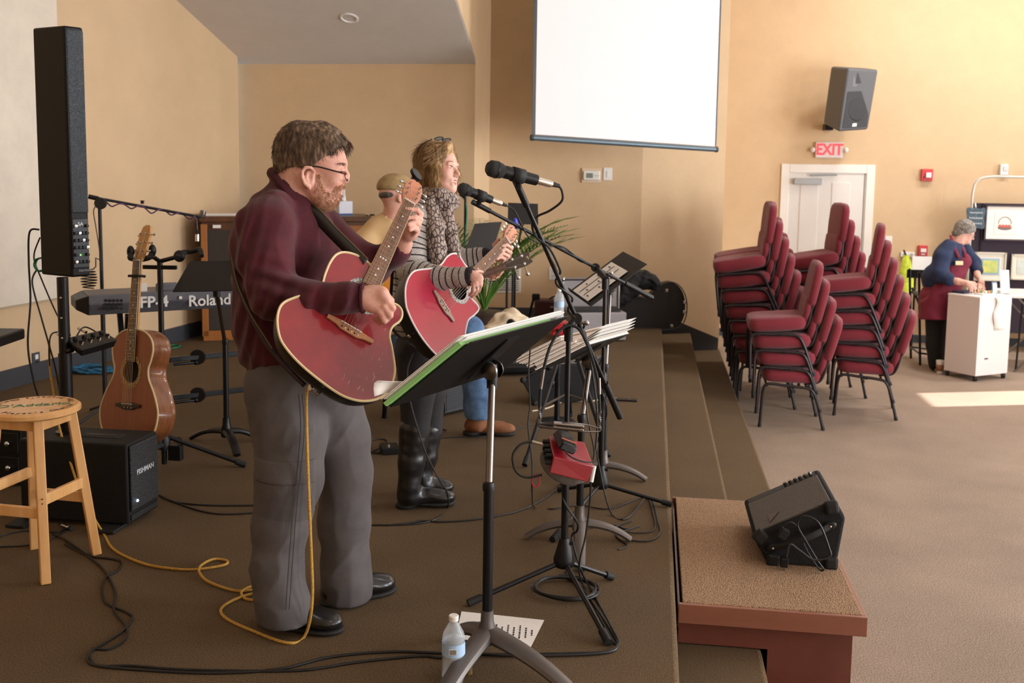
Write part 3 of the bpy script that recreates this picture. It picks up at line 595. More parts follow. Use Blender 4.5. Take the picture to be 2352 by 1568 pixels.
# ---- dark drawer unit and shelf at the far left edge
c = G(22, 1112); t = thing('drawer_unit', 'low black drawer unit half hidden behind the stool', 'drawer unit', c); w_ = .3
MB().box(c+np.array([-.12, .12, .16]), (.42, .3, .3)).build('body', M('black_lacquer', (18, 17, 17), .4), t, 0, bev=.006)
for i in range(2):
    dr = MB().box(c+np.array([-.1, -.035, .1+.12*i]), (.36, .012, .105)).build('drawer', BLK, t, 0, bev=.004); MB().ell(c+np.array([.03, -.05, .1+.12*i]), (.014, .014, .014)).build('knob', CHR, dr)
c2 = c+np.array([-.02, .05, .318]); o = MB().box(c2, (.16, .1, .03), rotz(.3)).build('cloth_pouch', M('dark_red_cloth', (110, 34, 38), .9, n=30, amt=.4), None, 0, bev=.01); tag(o, 'dark red pouch lying on the black drawer unit', 'pouch')
cc = D(-12, 775, 5.6); t = thing('keyboard_end', 'black end of an instrument case at the left picture edge', 'case', cc-np.array([0, 0, .05])); MB().box(cc, (.2, .3, .06), rotz(.15)).build('case', BLK, t, 0, bev=.01); MB().box(cc+np.array([.06, -.1, .033]), (.05, .05, .006)).build('latch', STL, t, 0)
MB().box(cc+np.array([-.05, 0, -.4]), (.05, .05, .75)).build('support_post', BLKM, t, 0)
# ---- guitar stand
gb = G(378, 1082); zg = zat(gb, 600)
gs = thing('guitar_stand', 'black double guitar stand holding the brown guitar', 'guitar stand', V(gb, 0))
MB().rod(V(gb, .04), V(gb, zg), .014, 12).build('pole', BLKM, gs); MB().lathe([(.03, 0), (.034, .05), (.02, .08)], V(gb, .12), (0, 0, 1), 12).build('hub', BLK, gs)
for e_ in (G(560, 1066, .015), G(300, 1130, .015), G(412, 1010, .015)):
    MB().rod(V(gb, .19), e_, .011, 10).build('leg', BLKM, gs); MB().rod(lerp(V(gb, .19), e_, .9), e_+nrm(e_-V(gb, .19))*.01, .016, 10).build('rubber_foot', RUB, gs)
tp = V(gb, zg); yk = D(338, 591, 4.86); yk2 = D(412, 588, 5.0)
MB().tube([tp, lerp(tp, yk, .5)+np.array([0, 0, .012]), yk], .011, 8).build('yoke_arm', BLK, gs); MB().tube([tp, D(405, 590, 5.02), D(425, 582, 4.95)], .011, 8).build('yoke_arm', BLK, gs)
MB().tube(spline([D(300, 586, 4.72), D(300, 593, 4.82), D(318, 596, 4.9), D(342, 592, 4.86), D(346, 586, 4.74)], 5), .013, 8).build('neck_cradle', RUB, gs)
MB().tube(spline([D(408, 592, 4.9), D(416, 580, 4.98), D(440, 578, 5.0), D(458, 572, 4.95), D(463, 588, 4.9)], 5), .012, 8).build('neck_cradle', RUB, gs)
MB().ell(D(412, 588, 4.95), (.03, .02, .03)).build('pivot_knob', BLK, gs); MB().box(V(gb, zg-.03), (.17, .02, .02), rotz(.1)).build('cross_bar', BLKM, gs, 0)
for (x_, y_) in ((300, 578), (350, 575)): MB().ell(D(x_, y_, 4.8), (.018, .018, .03)).build('cradle_tip', BLKM, gs)
MB().box(V(gb, .1)+RT*.06, (.07, .04, .08)).build('lock_block', BLK, gs, 0, bev=.005)
MB().tube(spline([D(330, 1010, 4.95), D(345, 1030, 4.9), D(372, 1022, 5.0)], 5), .012, 8).build('lower_cradle', RUB, gs)
# ---- boom stand at the back left
bb = G(243, 965); zt2 = zat(bb, 470); DG = M('dark_grey_metal', (44, 44, 48), .4, metal=.4)
bs_ = thing('boom_stand', 'black boom stand with an empty mic clip behind the keyboard', 'microphone stand', V(bb, 0))
MB().rod(V(bb, .05), V(bb, zt2), .011, 10).build('pole', DG, bs_); dB = dep(V(bb, zt2))
MB().rod(V(bb, .05), V(bb, zat(bb, 690)), .014, 10).build('lower_tube', DG, bs_)
for a in (0.3, 2.4, 4.5): MB().rod(V(bb, .1), V(bb, .01)+.3*np.array([math.cos(a), math.sin(a), 0]), .009, 8).build('leg', DG, bs_)
MB().rod(D(207, 452, dB-.05), D(460, 498, dB+.25), .0085, 8).build('boom', DG, bs_); MB().lathe([(.034, -.012), (.036, 0), (.034, .012)], D(231, 467, dB-.04), -FW, 20).build('clutch', DG, bs_)
MB().rod(D(203, 451, dB-.05), D(226, 456, dB-.03), .014, 8).build('counterweight', BLK, bs_); MB().lathe([(.017, -.02), (.022, .0), (.019, .03)], D(464, 494, dB+.26), nrm(RT*.3+UP), 10).build('mic_clip', STL, bs_)
MB().lathe([(.012, 0), (.01, .01), (.014, .02)], D(327, 468, dB+.1), UP, 8).build('cable_clip', BLK, bs_)
PUR = M('purple_cable', (92, 60, 96), .5); P = []
for i in range(60):
    t_ = i/59; p = lerp(D(232, 462, dB-.05), D(448, 497, dB+.24), t_); P.append(p+UP*.014*math.cos(t_*30)+FW*.014*math.sin(t_*30)-UP*.01*math.sin(t_*9)**2)
tag(MB().tube(P+[D(452, 505, dB+.24), D(453, 520, dB+.24), D(453, 530, dB+.24)], .0045, 6).build('microphone_cable', PUR), 'purple microphone cable wound along the back boom arm', 'cable')
t = thing('cable_connector', 'silver cable plug dangling from the purple cable', 'plug', D(453, 555, dB+.24)); MB().rod(D(453, 527, dB+.24), D(453, 540, dB+.24), .008).build('boot', RUB, t); MB().rod(D(453, 538, dB+.24), D(453, 554, dB+.24), .0125).build('shell', CHR, t)
cable('black_cable', 'thin black cable dropping from the back boom clutch', [(222, 470, dB-.03), (215, 485, dB), (220, 520, dB), (228, 570, dB-.03), (232, 620, dB-.03)], .003)
P = [D(228, 596, dB), D(220, 592, dB-.02), D(220, 612, dB-.03)]
for i in range(80): t_ = i/79; rr = (.028+.018*math.sin(t_*3.0)); P.append(D(204, 617+45*t_, dB-.03)+RT*rr*math.cos(t_*6.28*7)+FW*rr*math.sin(t_*6.28*7))
tag(MB().tube(P, .0035, 6).build('spring_holder', BLKM), 'black coiled spring holder hanging beside the back boom stand', 'spring holder')
# ---- stage piano
kd = .0; kl, kr = D(203, 678, 5.4), D(535, 665, 5.79); ku = nrm(V(kr-kl, 0)); kn = nrm(np.cross(ku, (0, 0, 1))); KW = 1.36; hK = .118; zK = kl[2]; Rk = np.stack([ku, -kn, (0, 0, 1)], 1)
kp = thing('stage_piano', 'dark grey stage piano seen from behind with white lettering', 'keyboard', V(kl+ku*KW/2, zK-hK))
KG = M('dark_grey_piano', (98, 97, 104), .5, n=60, amt=.08); prof = [(0, 0), (0, -hK*.45), (.05, -hK), (.3, -hK), (.3, -.02), (.26, 0)]
pts = lambda u_: [V(kl, 0)+ku*u_-kn*a_+np.array([0, 0, zK+z_]) for a_, z_ in prof]
A_, B_ = pts(0), pts(KW); n_ = len(prof); MB().add(A_+B_, [tuple(range(n_)), tuple(range(2*n_-1, n_-1, -1))]+[(i, (i+1) % n_, n_+(i+1) % n_, n_+i) for i in range(n_)]).build('case', KG, kp, 0, bev=.006)
MB().hexa([V(kl, zK-.004), V(kl, zK-hK*.95), V(kl-kn*.28, zK-hK*.95), V(kl-kn*.28, zK-.004)], [p-ku*.06-kn*.03 for p in (V(kl-kn*.02, zK-.03), V(kl-kn*.02, zK-hK*.7), V(kl-kn*.24, zK-hK*.7), V(kl-kn*.24, zK-.03))]).build('end_cap', BLK, kp, 0, bev=.006)
MB().box(V(kl+ku*KW/2-kn*.2, zK-hK+.095), (KW*.94, .16, .02), Rk).build('key_bed', WHITE, kp, 0)
Rkt = np.stack([ku, (0, 0, 1), kn], 1); kpt = lambda px, py: inter(px, py, kl+kn*.002, kn)
text('lettering', 'FP-4', .086, WHITE, kp, kpt(354, 694), Rkt, .0006, font_off=.0022, sx=1.0); text('lettering', 'Roland', .088, WHITE, kp, kpt(482, 690), Rkt, .0006, sx=.98, font_off=.0016)
for i in range(5):
    for j in range(3): o_ = kpt(243+9*i, 690+9*j); MB().lathe([(.0085, -.004), (.0085, .0015), (0, .0015)], o_, kn, 8, False).build('vent_hole', RUB, kp)
for (x_, y_) in ((414, 683), (575, 700)): MB().lathe([(.012, 0), (.01, .008), (0, .008)], kpt(x_, y_), kn, 10, False).build('jack_socket', CHR, kp)
MB().box(V(kl+ku*.42-kn*.05, zK+.02), (.12, .03, .05), Rk).build('rest_bracket', KG, kp, 0, bev=.01)
ks = thing('keyboard_stand', 'black folding stand under the stage piano', 'keyboard stand', V(kl+ku*KW/2-kn*.15, 0))
for k_, (ya, yb) in enumerate(((826, 806), (914, 889))):
    a, b = D(388, ya, 5.75), D(600, yb, 6.1); MB().box((a+b)/2, (np.linalg.norm(b-a), .03, .03), np.stack([nrm(b-a), nrm(np.cross((0, 0, 1), b-a)), nrm(np.cross(b-a, np.cross((0, 0, 1), b-a)))], 1)).build('cross_bar', BLKM, ks, 0, bev=.004)
    MB().lathe([(.045, -.012), (.045, .012)], lerp(a, b, .3)+UP*.0, -FW, 16).build('locking_disc', BLK, ks); MB().rod(lerp(a, b, .05)-UP*.03, lerp(a, b, .28)-UP*.03, .009).build('release_rod', BLKM, ks); MB().ell(lerp(a, b, .28)-UP*.03, (.016, .016, .016)).build('knob', BLK, ks)
for u_ in (.2, 1.1):
    a = V(kl+ku*u_, 0)
    for s in (1, -1): MB().box(a-kn*.15+np.array([0, 0, (zK-hK)/2]), (.03, np.hypot(.3, zK-hK), .03), np.stack([ku, nrm(-kn*.3*s+np.array([0, 0, zK-hK])), np.cross(ku, nrm(-kn*.3*s+np.array([0, 0, zK-hK])))], 1)).build('leg', BLKM, ks, 0, bev=.004)
    MB().box(a-kn*.15+np.array([0, 0, .012]), (.04, .42, .024), Rk).build('floor_bar', BLKM, ks, 0, bev=.005)
t = thing('paper_card', 'small white card standing on the stage piano', 'card', kpt(333, 672)); MB().box(kpt(333, 665)-kn*.06, (.045, .003, .06), Rk).build('card', PAPER, t, 0); MB().box(kpt(333, 671)-kn*.075, (.045, .03, .002), Rk).build('card_foot', PAPER, t, 0)
# ---- things on the stage carpet behind
blue = M('blue_rope', (40, 110, 150), .7, n=60, amt=.4)
P = []
for i in range(140): a = i*.42; P.append(G(208, 850, .012)+np.array([(.16+.05*math.sin(i*.7))*math.cos(a), (.09+.03*math.cos(i*.9))*math.sin(a), .012*(1+math.sin(i*1.3))]))
tag(MB().tube(P, .0075, 6).build('blue_cable_coil', blue), 'coil of bright blue cable on the carpet by the left wall', 'cable coil')
P = [G(395, 796, .008)+np.array([.06*math.cos(a), .09*math.sin(a), 0]) for a in np.linspace(0, 6.3, 20)]; tag(MB().tube(P, .008, 6).build('green_cable_ring', BLUP), 'green cable ring on the carpet behind the brown guitar', 'cable coil')
# ---- organ console at the back
DKW = wood('dark_walnut', (104, 62, 32), (60, 34, 18), 5, (1, 1, .1)); DKF = M('dark_grille_cloth', (58, 50, 44), .9, n=150, amt=.3); OAK = wood('amber_oak', (176, 112, 54), (140, 84, 36), 6, (1, 1, .1))
oa, ob = G(468, 783), G(850, 770); zo = zat(oa, 503); ou = nrm(V(ob-oa, 0)); on = nrm(np.cross(ou, (0, 0, 1))); ow = np.linalg.norm((ob-oa)[:2]); Ro = np.stack([ou, -on, (0, 0, 1)], 1)
og = thing('organ_console', 'dark wooden organ console with cloth panels behind the musicians', 'organ', V((oa+ob)/2, 0))
MB().box(V((oa+ob)/2-on*.23, zo/2), (ow, .46, zo-.04), Ro).build('body', DKW, og, 0); MB().box(V((oa+ob)/2-on*.23, zo), (ow+.04, .52, .05), Ro).build('top_board', DKW, og, 0, bev=.006)
for i in range(3): MB().box(V(oa+ou*ow*(.17+.33*i), zo*.5)+on*.006, (ow*.28, .014, zo*.82), Ro).build('cloth_panel', DKF, og, 0)
for i in range(4): MB().box(V(oa+ou*ow*(.012+.325*i), zo*.5)+on*.012, (.055, .03, zo*.92), Ro).build('oak_stile', OAK, og, 0, bev=.003)
MB().box(V(oa+ou*ow*.5, .05)+on*.012, (ow, .03, .09), Ro).build('plinth', OAK, og, 0)
MB().box(V(ob-ou*.14, zo-.14)+on*.02, (.3, .05, .16), Ro).build('corner_block', OAK, og, 0, bev=.004)
op = lambda px, py: inter(px, py, V((0, 0), zo+.025), np.array([0, 0, 1.]))
o = MB().box(V(oa+ou*.2-on*.2, zo+.033), (.4, .22, .014), Ro).build('sheet_music', PAPER, None, 0); tag(o, 'stack of white sheets on the left end of the organ', 'papers')
o = MB().box(inter(498, 520, oa+on*.03, on), (.07, .01, .028), Ro).build('paper_label', PAPER, og, 0)
tb = V(D(789, 497, dep(ob)+.1), zo+.025); t = thing('tissue_box', 'white tissue box with a tissue pulled up on the organ', 'tissue box', tb)
MB().box(tb+np.array([0, 0, .065]), (.135, .125, .13), Ro@rotz(.25)).build('box', M('pale_blue_card', (222, 224, 236), .7), t, 0, bev=.003); MB().box(tb+np.array([0, 0, .008]), (.137, .127, .014), Ro@rotz(.25)).build('blue_stripe', M('blue_stripe', (50, 90, 150), .6), t, 0)
gp = np.array([[tb+np.array([0, 0, .13])+RT*((j-2)*.012*(1+i*.5)-.014*i)+FW*.012*math.sin(j*2+i)+np.array([0, 0, .028*i]) for j in range(5)] for i in range(5)]); MB().grid(gp).build('tissue', M('tissue_white', (238, 238, 238), .9), t, 180, solid=.002)
P = [D(855, 507, dep(ob)), D(850, 502, dep(ob)), D(843, 497, dep(ob))]; t = thing('gooseneck_microphone', 'small black gooseneck microphone at the right end of the organ', 'microphone', P[0]-np.array([0, 0, .02])); MB().tube(spline(P, 4), .006, 6).build('neck', BLK, t); MB().ell(P[2], (.022, .016, .016)).build('head', BLK, t); MB().lathe([(.03, 0), (.02, .015)], V(P[0], zo+.025), (0, 0, 1), 10).build('base', BLK, t)

# ================================================================ music stands and microphone stands
def arch_leg(a, b, h, w=.022, n=14):
    """curved flattened leg of a cast base"""
    P = [lerp(a, b, t_)+np.array([0, 0, h*(1-t_**2.6)]) for t_ in np.linspace(0, 1, n)]; return MB().tube(P, np.linspace(w*1.15, w*.75, n), 10, flat=.62)
GUN = M('grey_cast_base', (104, 98, 95), .42, metal=.55)
def music_stand(label, base, A, Bl, K, legs, th=.004, post_split=.5, legmat=GUN, lip=.035, lw=.027, post_r=.0155, hub=.1):
    """desk = parallelogram: A near/lower corner, Bl along the lower edge, K up the side"""
    t = thing('music_stand', label, 'music stand', V(base, 0)); A, Bl, K = map(np.asarray, (A, Bl, K)); n = nrm(np.cross(Bl-A, K-A)); n = n if n[2] > 0 else -n
    ct = (Bl+K)/2; MB().plate(A, Bl, K, th).build('desk', M('black_desk_metal', (15, 14, 14), .5, spec=.3), t, 0, bev=.001)
    if lip: MB().plate(A, Bl, A+n*lip, th).build('ledge', M('black_desk_metal', (15, 14, 14), .5, spec=.3), t, 0)
    top = ct-n*.03; zt_ = top[2]-.02; b = V(base, 0)
    MB().rod(V(b, hub), V(b, zt_*post_split), post_r, 14).build('lower_tube', BLKM, t); MB().rod(V(b, zt_*post_split-.02), V(top, zt_-.03), post_r*.72, 12).build('upper_tube', STL, t)
    MB().lathe([(post_r*1.2, -.015), (post_r*1.25, 0), (post_r*1.05, .012)], V(b, zt_*post_split), (0, 0, 1), 14).build('collar', BLK, t)
    MB().tube([V(top, zt_-.06), V(top, zt_), top], [.018, .02, .016], 10).build('clutch_neck', BLK, t)
    e = nrm(Bl-A); s = e if e@FW < 0 else -e; o_ = V(top, zt_)+s*.012
    for q_ in (1, -1): MB().lathe([(.031, 0), (.03, .006), (.022, .012), (.008, .015), (0, .016)], V(top, zt_)+s*q_*.016, s*q_, 20, False).build('tension_disc', STL, t)
    MB().plate(lerp(A, K, .25)+(Bl-A)*.44-n*.022, lerp(A, K, .25)+(Bl-A)*.56-n*.022, lerp(A, K, .85)+(Bl-A)*.44-n*.004, .006).build('back_bracket', BLK, t, 0)
    MB().lathe([(.03, hub-.05), (.034, hub-.02), (.022, hub+.02), (.02, hub+.06)], b, (0, 0, 1), 16).build('hub', legmat, t)
    for l in legs: arch_leg(V(b, 0)+np.array([0, 0, .018]), V(l, .012), hub-.035, lw).build('leg', legmat, t)
    return t, n
def leaf(o, mat, name): return o
# front stand with green binder
b1_ = G(1118, 1508); A, C_ = D(896, 934, 3.0), D(1150, 852, 3.5); K = D(1081, 784, 3.06)
fs, n = music_stand('black music stand nearest the camera with a green binder on it', b1_, A, C_, K, [G(985, 1665), G(1330, 1615), G(1030, 1470)], post_split=.62, hub=.1, post_r=.0165, lw=.034)
t = thing('open_binder', 'green open binder full of white sheets on the front music stand', 'binder', A)
o1, e1_, e2_ = A+n*.006, C_-A, K-A
o2_ = o1+n*.014-nrm(e1_)*.014; MB().plate(o2_, o2_+e1_*.9, o2_+e2_*.93, .014).build('green_cover', M('green_cover', (128, 178, 104), .6), t, 0)
for i in range(6):
    j = rng.uniform(-.01, .01, 2); a = o1+n*(.0145+.0032*i)+nrm(e1_)*j[0]+nrm(e2_)*j[1]; MB().plate(a, a+e1_*(1.0 if i < 6 else .97), a+e2_*(.97), .0026).build('sheet_block', PAPER, t, 0)
gpt = np.array([[o1+n*(.04+.035*math.sin(v_*2.6)*(1-u_))+e2_*(.03+.16*v_)+e1_*(-.07+.12*u_) for v_ in np.linspace(0, 1, 5)] for u_ in np.linspace(0, 1, 4)]); MB().grid(gpt).build('curled_sheet', PAPER, t, 180, solid=.001)
# second stand with a thick pile
b2_ = G(1330, 1240); A, C_, K = D(1232, 850, 4.05), D(1345, 815, 4.65), D(1350, 792, 4.08)
s2, n = music_stand('black music stand loaded with a thick pile of sheet music', b2_, A, C_, K, [G(1208, 1238), G(1448, 1244), G(1332, 1316)], post_split=.72, hub=.095)
t = thing('sheet_music_pile', 'thick pile of worn sheet music on the second music stand', 'sheet music', A); e1_, e2_ = C_-A, K-A
WORN = M('worn_paper', (222, 208, 194), .85, n=30, amt=.06)
for i in range(16):
    j = rng.uniform(-.01, .01, 2); a = A+n*(.005+.0052*i)+nrm(e1_)*j[0]+nrm(e2_)*(j[1]-.004*i); MB().plate(a, a+e1_*.98, a+e2_*(1-.01*i), .0042).build('sheet_block', WORN if i % 3 else PAPER, t, 0)
for i in range(4):
    a = A+n*(.012+.006*i)+e2_*(.9+.03*i); MB().plate(a, a+e1_*(.9-.05*i), a+e2_*(.3+.05*i)+n*.004*i, .001).build('loose_sheet', PAPER, t, 0)
# third stand with one song sheet
b3_ = G(1385, 1098); A, C_, K = D(1357, 703, 5.0), D(1308, 668, 5.3), D(1486, 606, 5.12)
s3, n = music_stand('grey music stand with a white chord sheet beside the flight case', b3_, A, C_, K, [G(1484, 1106), G(1290, 1115), G(1390, 1075)], post_split=.6, hub=.09, lip=.02)
ms = bpy.data.materials.new  # noqa
e1_, e2_ = C_-A, K-A; t = thing('chord_sheet', 'white chord sheet with black lines lying on the third music stand', 'sheet music', A); o1 = A+n*.007+e1_*.18+e2_*.02
MB().plate(o1, o1+e1_*.7, o1+e2_*.72, .0015).build('sheet', PAPER, t, 0)
for i in range(2): a = o1+n*.003+e1_*(.26+.2*i)+e2_*.04; MB().plate(a, a+e1_*.016, a+e2_*.64, .0006).build('ruled_line', INK, t, 0)
for i in range(9): a = o1+n*.003+e1_*(.12+.2*(i % 3))+e2_*(.06+.07*i); MB().plate(a, a+e1_*.07, a+e2_*.016, .0006).build('chord_mark', INK, t, 0)
# stand in front of the keyboard
b4 = G(521, 1022); A, C_, K = D(396, 671, 4.9), D(560, 668, 4.98), D(436, 601, 5.22)
music_stand('black music stand in front of the stage piano', b4, A, C_, K, [G(440, 1010), G(590, 1012), G(545, 1050)], post_split=.62, legmat=BLKM, hub=.1, lip=0)

MICB = M('mic_grille', (20, 20, 21), .55, n=400, amt=.6, bump=.8, bs=500); PEW = M('pewter_connector', (196, 184, 168), .3, metal=.9)
def microphone(label, tip, tail, s=1.0):
    """dynamic vocal microphone from grille tip to cable end"""
    tip, tail = np.asarray(tip), np.asarray(tail); L = np.linalg.norm(tail-tip); ax = (tail-tip)/L; t = thing('microphone', label, 'microphone', lerp(tip, tail, .45))
    MB().lathe([(0, 0), (.016*s, .002), (.024*s, .012), (.0255*s, .03), (.0245*s, .04), (.0225*s, .053), (.018*s, .062)], tip, ax, 20, False).build('grille', MICB, t)
    MB().lathe([(.0258*s, .031), (.0262*s, .034), (.0258*s, .038)], tip, ax, 20, False).build('grille_band', BLK, t)
    MB().lathe([(.0185*s, .058), (.0195*s, .07), (.018*s, .12), (.0165*s, L*.68), (.0115*s, L*.69)], tip, ax, 18).build('handle', BLK, t)
    MB().lathe([(.0115*s, L*.685), (.0115*s, L*.88), (.0085*s, L*.9)], tip, ax, 14).build('connector', PEW, t); MB().lathe([(.0085*s, L*.885), (.006*s, L*1.0)], tip, ax, 10).build('strain_relief', RUB, t)
    return t
def mic_stand(label, base, ztop, legs, boom, clip, hubz=.13):
    """tripod microphone stand with boom (two ends) and mic clip"""
    b = V(base, 0); t = thing('microphone_stand', label, 'microphone stand', b); bt = V(base, ztop)
    MB().rod(V(b, hubz-.02), V(b, ztop*.55), .0135, 14).build('lower_tube', BLKM, t); MB().rod(V(b, ztop*.55), bt, .0095, 12).build('upper_tube', BLKM, t)
    MB().lathe([(.016, -.06), (.019, -.05), (.019, .03), (.013, .04)], V(b, ztop*.55), (0, 0, 1), 14).build('height_grip', BLK, t)
    MB().lathe([(.034, -.05), (.04, -.04), (.04, -.02), (.026, .03), (.018, .06)], V(b, hubz), (0, 0, 1), 16).build('hub', BLK, t)
    MB().rod(V(b, hubz+.04)+RT*.01, V(b, hubz+.04)+RT*.035-FW*.01, .007, 8).build('hub_screw', RUB, t)
    for l in legs:
        l = V(l, .014); h_ = V(b, hubz-.03); MB().rod(h_, l, .0095, 10).build('leg', BLKM, t); MB().rod(lerp(h_, l, .88), l+nrm(l-h_)*.006, .0145, 10).build('rubber_foot', RUB, t)
    a, c = boom; MB().rod(a, c, .0082, 12).build('boom_arm', BLKM, t); MB().rod(lerp(c, a, .17), c, .0135, 12).build('counterweight', BLK, t)
    MB().tube([bt-np.array([0, 0, .05]), bt], .016, 10).build('clutch', BLK, t); pv = a+(c-a)*np.clip(((bt-a)@(c-a))/((c-a)@(c-a)), .1, .9); MB().rod(bt, pv, .014, 10).build('clutch_arm', BLK, t); MB().lathe([(.02, -.022), (.022, 0), (.02, .022)], pv, -FW, 14).build('clutch_disc', BLK, t)
    MB().rod(lerp(a, c, -.02), lerp(a, c, .07), .012, 10).build('boom_tip', BLK, t); MB().rod(lerp(bt, pv, .5), lerp(bt, pv, .5)+RT*.05, .0045, 8).build('wing_rod', STL, t); MB().ell(lerp(bt, pv, .5)+RT*.052, (.01, .008, .01)).build('wing_nut', CHR, t)
    p, ax = clip; MB().lathe([(.023, -.022), (.023, .022)], p, ax, 14, False).build('mic_clip', RUB, t, 38, solid=.004); MB().tube([p-UP*.02, lerp(p-UP*.03, a, .5), a], [.011, .012, .012], 8).build('clip_neck', BLK, t)
    return t
# stand A (front) and its microphone
tipA, tailA = D(1118, 384, 3.24), D(1284, 427, 3.36); bA = G(1294, 1358); zA = zat(bA, 752); dA = dep(V(bA, zA)); axA = nrm(tailA-tipA)
bmA = (D(1190, 428, 3.33), D(1424, 958, 3.98))
microphone('black microphone pointing left above the clutch of the front stand', tipA, tailA, 1.12)
cA_ = lerp(tipA, tailA, .42)
mic_stand('front black boom microphone stand with the red preamp hanging on it', bA, zA, [G(1078, 1392), G(1404, 1332), G(1396, 1482)], bmA, (cA_, axA), .15)
tipB, tailB = D(1054, 430, 4.36), D(1163, 472, 4.48); bB = G(1378, 1152); zB = zat(bB, 640); axB = nrm(tailB-tipB); bmB = (D(1094, 468, 4.42), D(1498, 684, 4.95))
microphone('black microphone at the mouth of the singing woman', tipB, tailB, 1.1)
mic_stand('second black boom microphone stand reaching to the singing woman', bB, zB, [G(1540, 1164), G(1270, 1245), G(1285, 1130)], bmB, (lerp(tipB, tailB, .45), axB), .12)
# third, simpler tripod stand whose legs cross behind
bC = G(1300, 985); t = thing('tripod_stand', 'black tripod stand with crossed braces behind the microphone stands', 'tripod stand', V(bC, 0)); zC = .62
MB().rod(V(bC, .2), V(bC, zC), .016, 12).build('tube', BLKM, t); MB().lathe([(.03, -.03), (.03, .03)], V(bC, zC), (0, 0, 1), 12).build('collar', BLK, t)
for (x_, y_) in ((1205, 1068), (1397, 1048), (1310, 955)):
    e_ = G(x_, y_, .015); MB().rod(V(bC, zC), e_, .0125, 10).build('leg', BLKM, t); MB().rod(lerp(V(bC, zC), e_, .95), e_, .016, 8).build('rubber_foot', RUB, t); MB().rod(V(bC, .22), lerp(V(bC, zC), e_, .6), .007, 8).build('brace', STL, t)
# cables of the two microphones
def wind(a, b, n, turns, amp): return [lerp(a, b, i/n)+(RT*math.cos(i/n*turns*6.28)+FW*math.sin(i/n*turns*6.28))*amp for i in range(n+1)]
mid = lerp(bmA[0], bmA[1], .58); P = [tailA, D(1291, 440, 3.37), D(1290, 462, 3.38), D(1262, 484, 3.4), D(1234, 497, 3.42), D(1222, 516, 3.43), D(1232, 545, 3.44), D(1262, 570, 3.46)]+wind(lerp(bmA[0], bmA[1], .32), mid, 12, 2.2, .018)+[D(1345, 770, 3.8), D(1360, 850, 3.76), D(1372, 960, 3.72), D(1362, 1060, 3.7)]+wind(V(bA, .5)+RT*.02, V(bA, .2)+RT*.02, 10, 1.2, .03)+[V(bA, .1)+RT*.06-FW*.03, G(1350, 1340, .01), G(1405, 1440, .01), G(1420, 1480, .006), G(1380, 1500, .006), G(1200, 1506, .006), G(1110, 1502, .006)]
cable('microphone_cable', 'black microphone cable winding down the front boom arm', P, .0042, CORD, 7, 5)
P = [tailB, D(1180, 482, 4.5), D(1196, 512, 4.52), D(1215, 545, 4.54), D(1250, 562, 4.6), D(1290, 566, 4.64)]+wind(lerp(bmB[0], bmB[1], .5), lerp(bmB[0], bmB[1], .72), 8, 1.4, .015)+[D(1398, 640, 4.84), D(1396, 680, 4.8)]+wind(V(bB, .8), V(bB, .25), 12, 1.5, .022)+[G(1400, 1170, .02), G(1440, 1190, .006), G(1490, 1140, .006), G(1512, 1200, .006), G(1515, 1225, .006), G(1490, 1242, .006), G(1440, 1240, .006)]
cable('microphone_cable', 'black microphone cable wound on the second boom arm', P, .0038, CORD, 7, 5)
P = [G(1300, 1352, .01)+np.array([.12*math.cos(a)*(1+.07*math.sin(a*1.7)), .1*math.sin(a)*(1+.08*math.cos(a*2.1)), .004*(1+math.sin(a*.31))]) for a in np.linspace(0, 6.28*4.3, 90)]
tag(MB().tube(P, .0045, 6).build('cable_coil', CORD), 'black cable coiled on the carpet under the front stand hub', 'cable coil')
cable('black_cable', 'thin black cable hanging from the pile stand to the carpet', [(1218, 800, 3.95), (1214, 860, 3.95), (1217, 930, 3.9), (1213, 980, 3.88), (1222, 1060, 3.85), (1222, 1130, 3.9), G(1228, 1165, .006), G(1270, 1168, .006), G(1330, 1160, .006), G(1400, 1168, .006), G(1480, 1142, .006), G(1500, 1180, .006), G(1500, 1218, .006), G(1440, 1222, .006), G(1416, 1210, .006), G(1450, 1196, .006)], .0032)
cable('black_cable', 'long black cable on the carpet from the boots to the stands', [(820, 1204), (900, 1205), (970, 1196), (1018, 1198), (1110, 1190), (1200, 1170), (1265, 1135), (1290, 1110)], .004)
cable('black_cable', 'black cable curving up from the carpet to the guitar of the woman', [(830, 1206), (950, 1203), (1005, 1190), (1028, 1165), (1026, 1130, 4.4), (1000, 1085, 4.38), (978, 1040, 4.4), (955, 970, 4.42), (940, 910, 4.42), (936, 850, 4.43), (950, 810, 4.45)], .0038)
cable('black_cable', 'black cable loops on the carpet right of the second stand', [(1330, 1218), (1400, 1205), (1440, 1215), (1470, 1206), (1450, 1214), (1415, 1228), (1440, 1252), (1420, 1262)], .0035)
cable('white_cable', 'white cable lying on the carpet beside the floor monitor', [(1222, 944), (1260, 936), (1300, 920), (1350, 922), (1400, 914), (1440, 918), (1450, 920)], .005, M('white_cable', (196, 178, 150), .6))
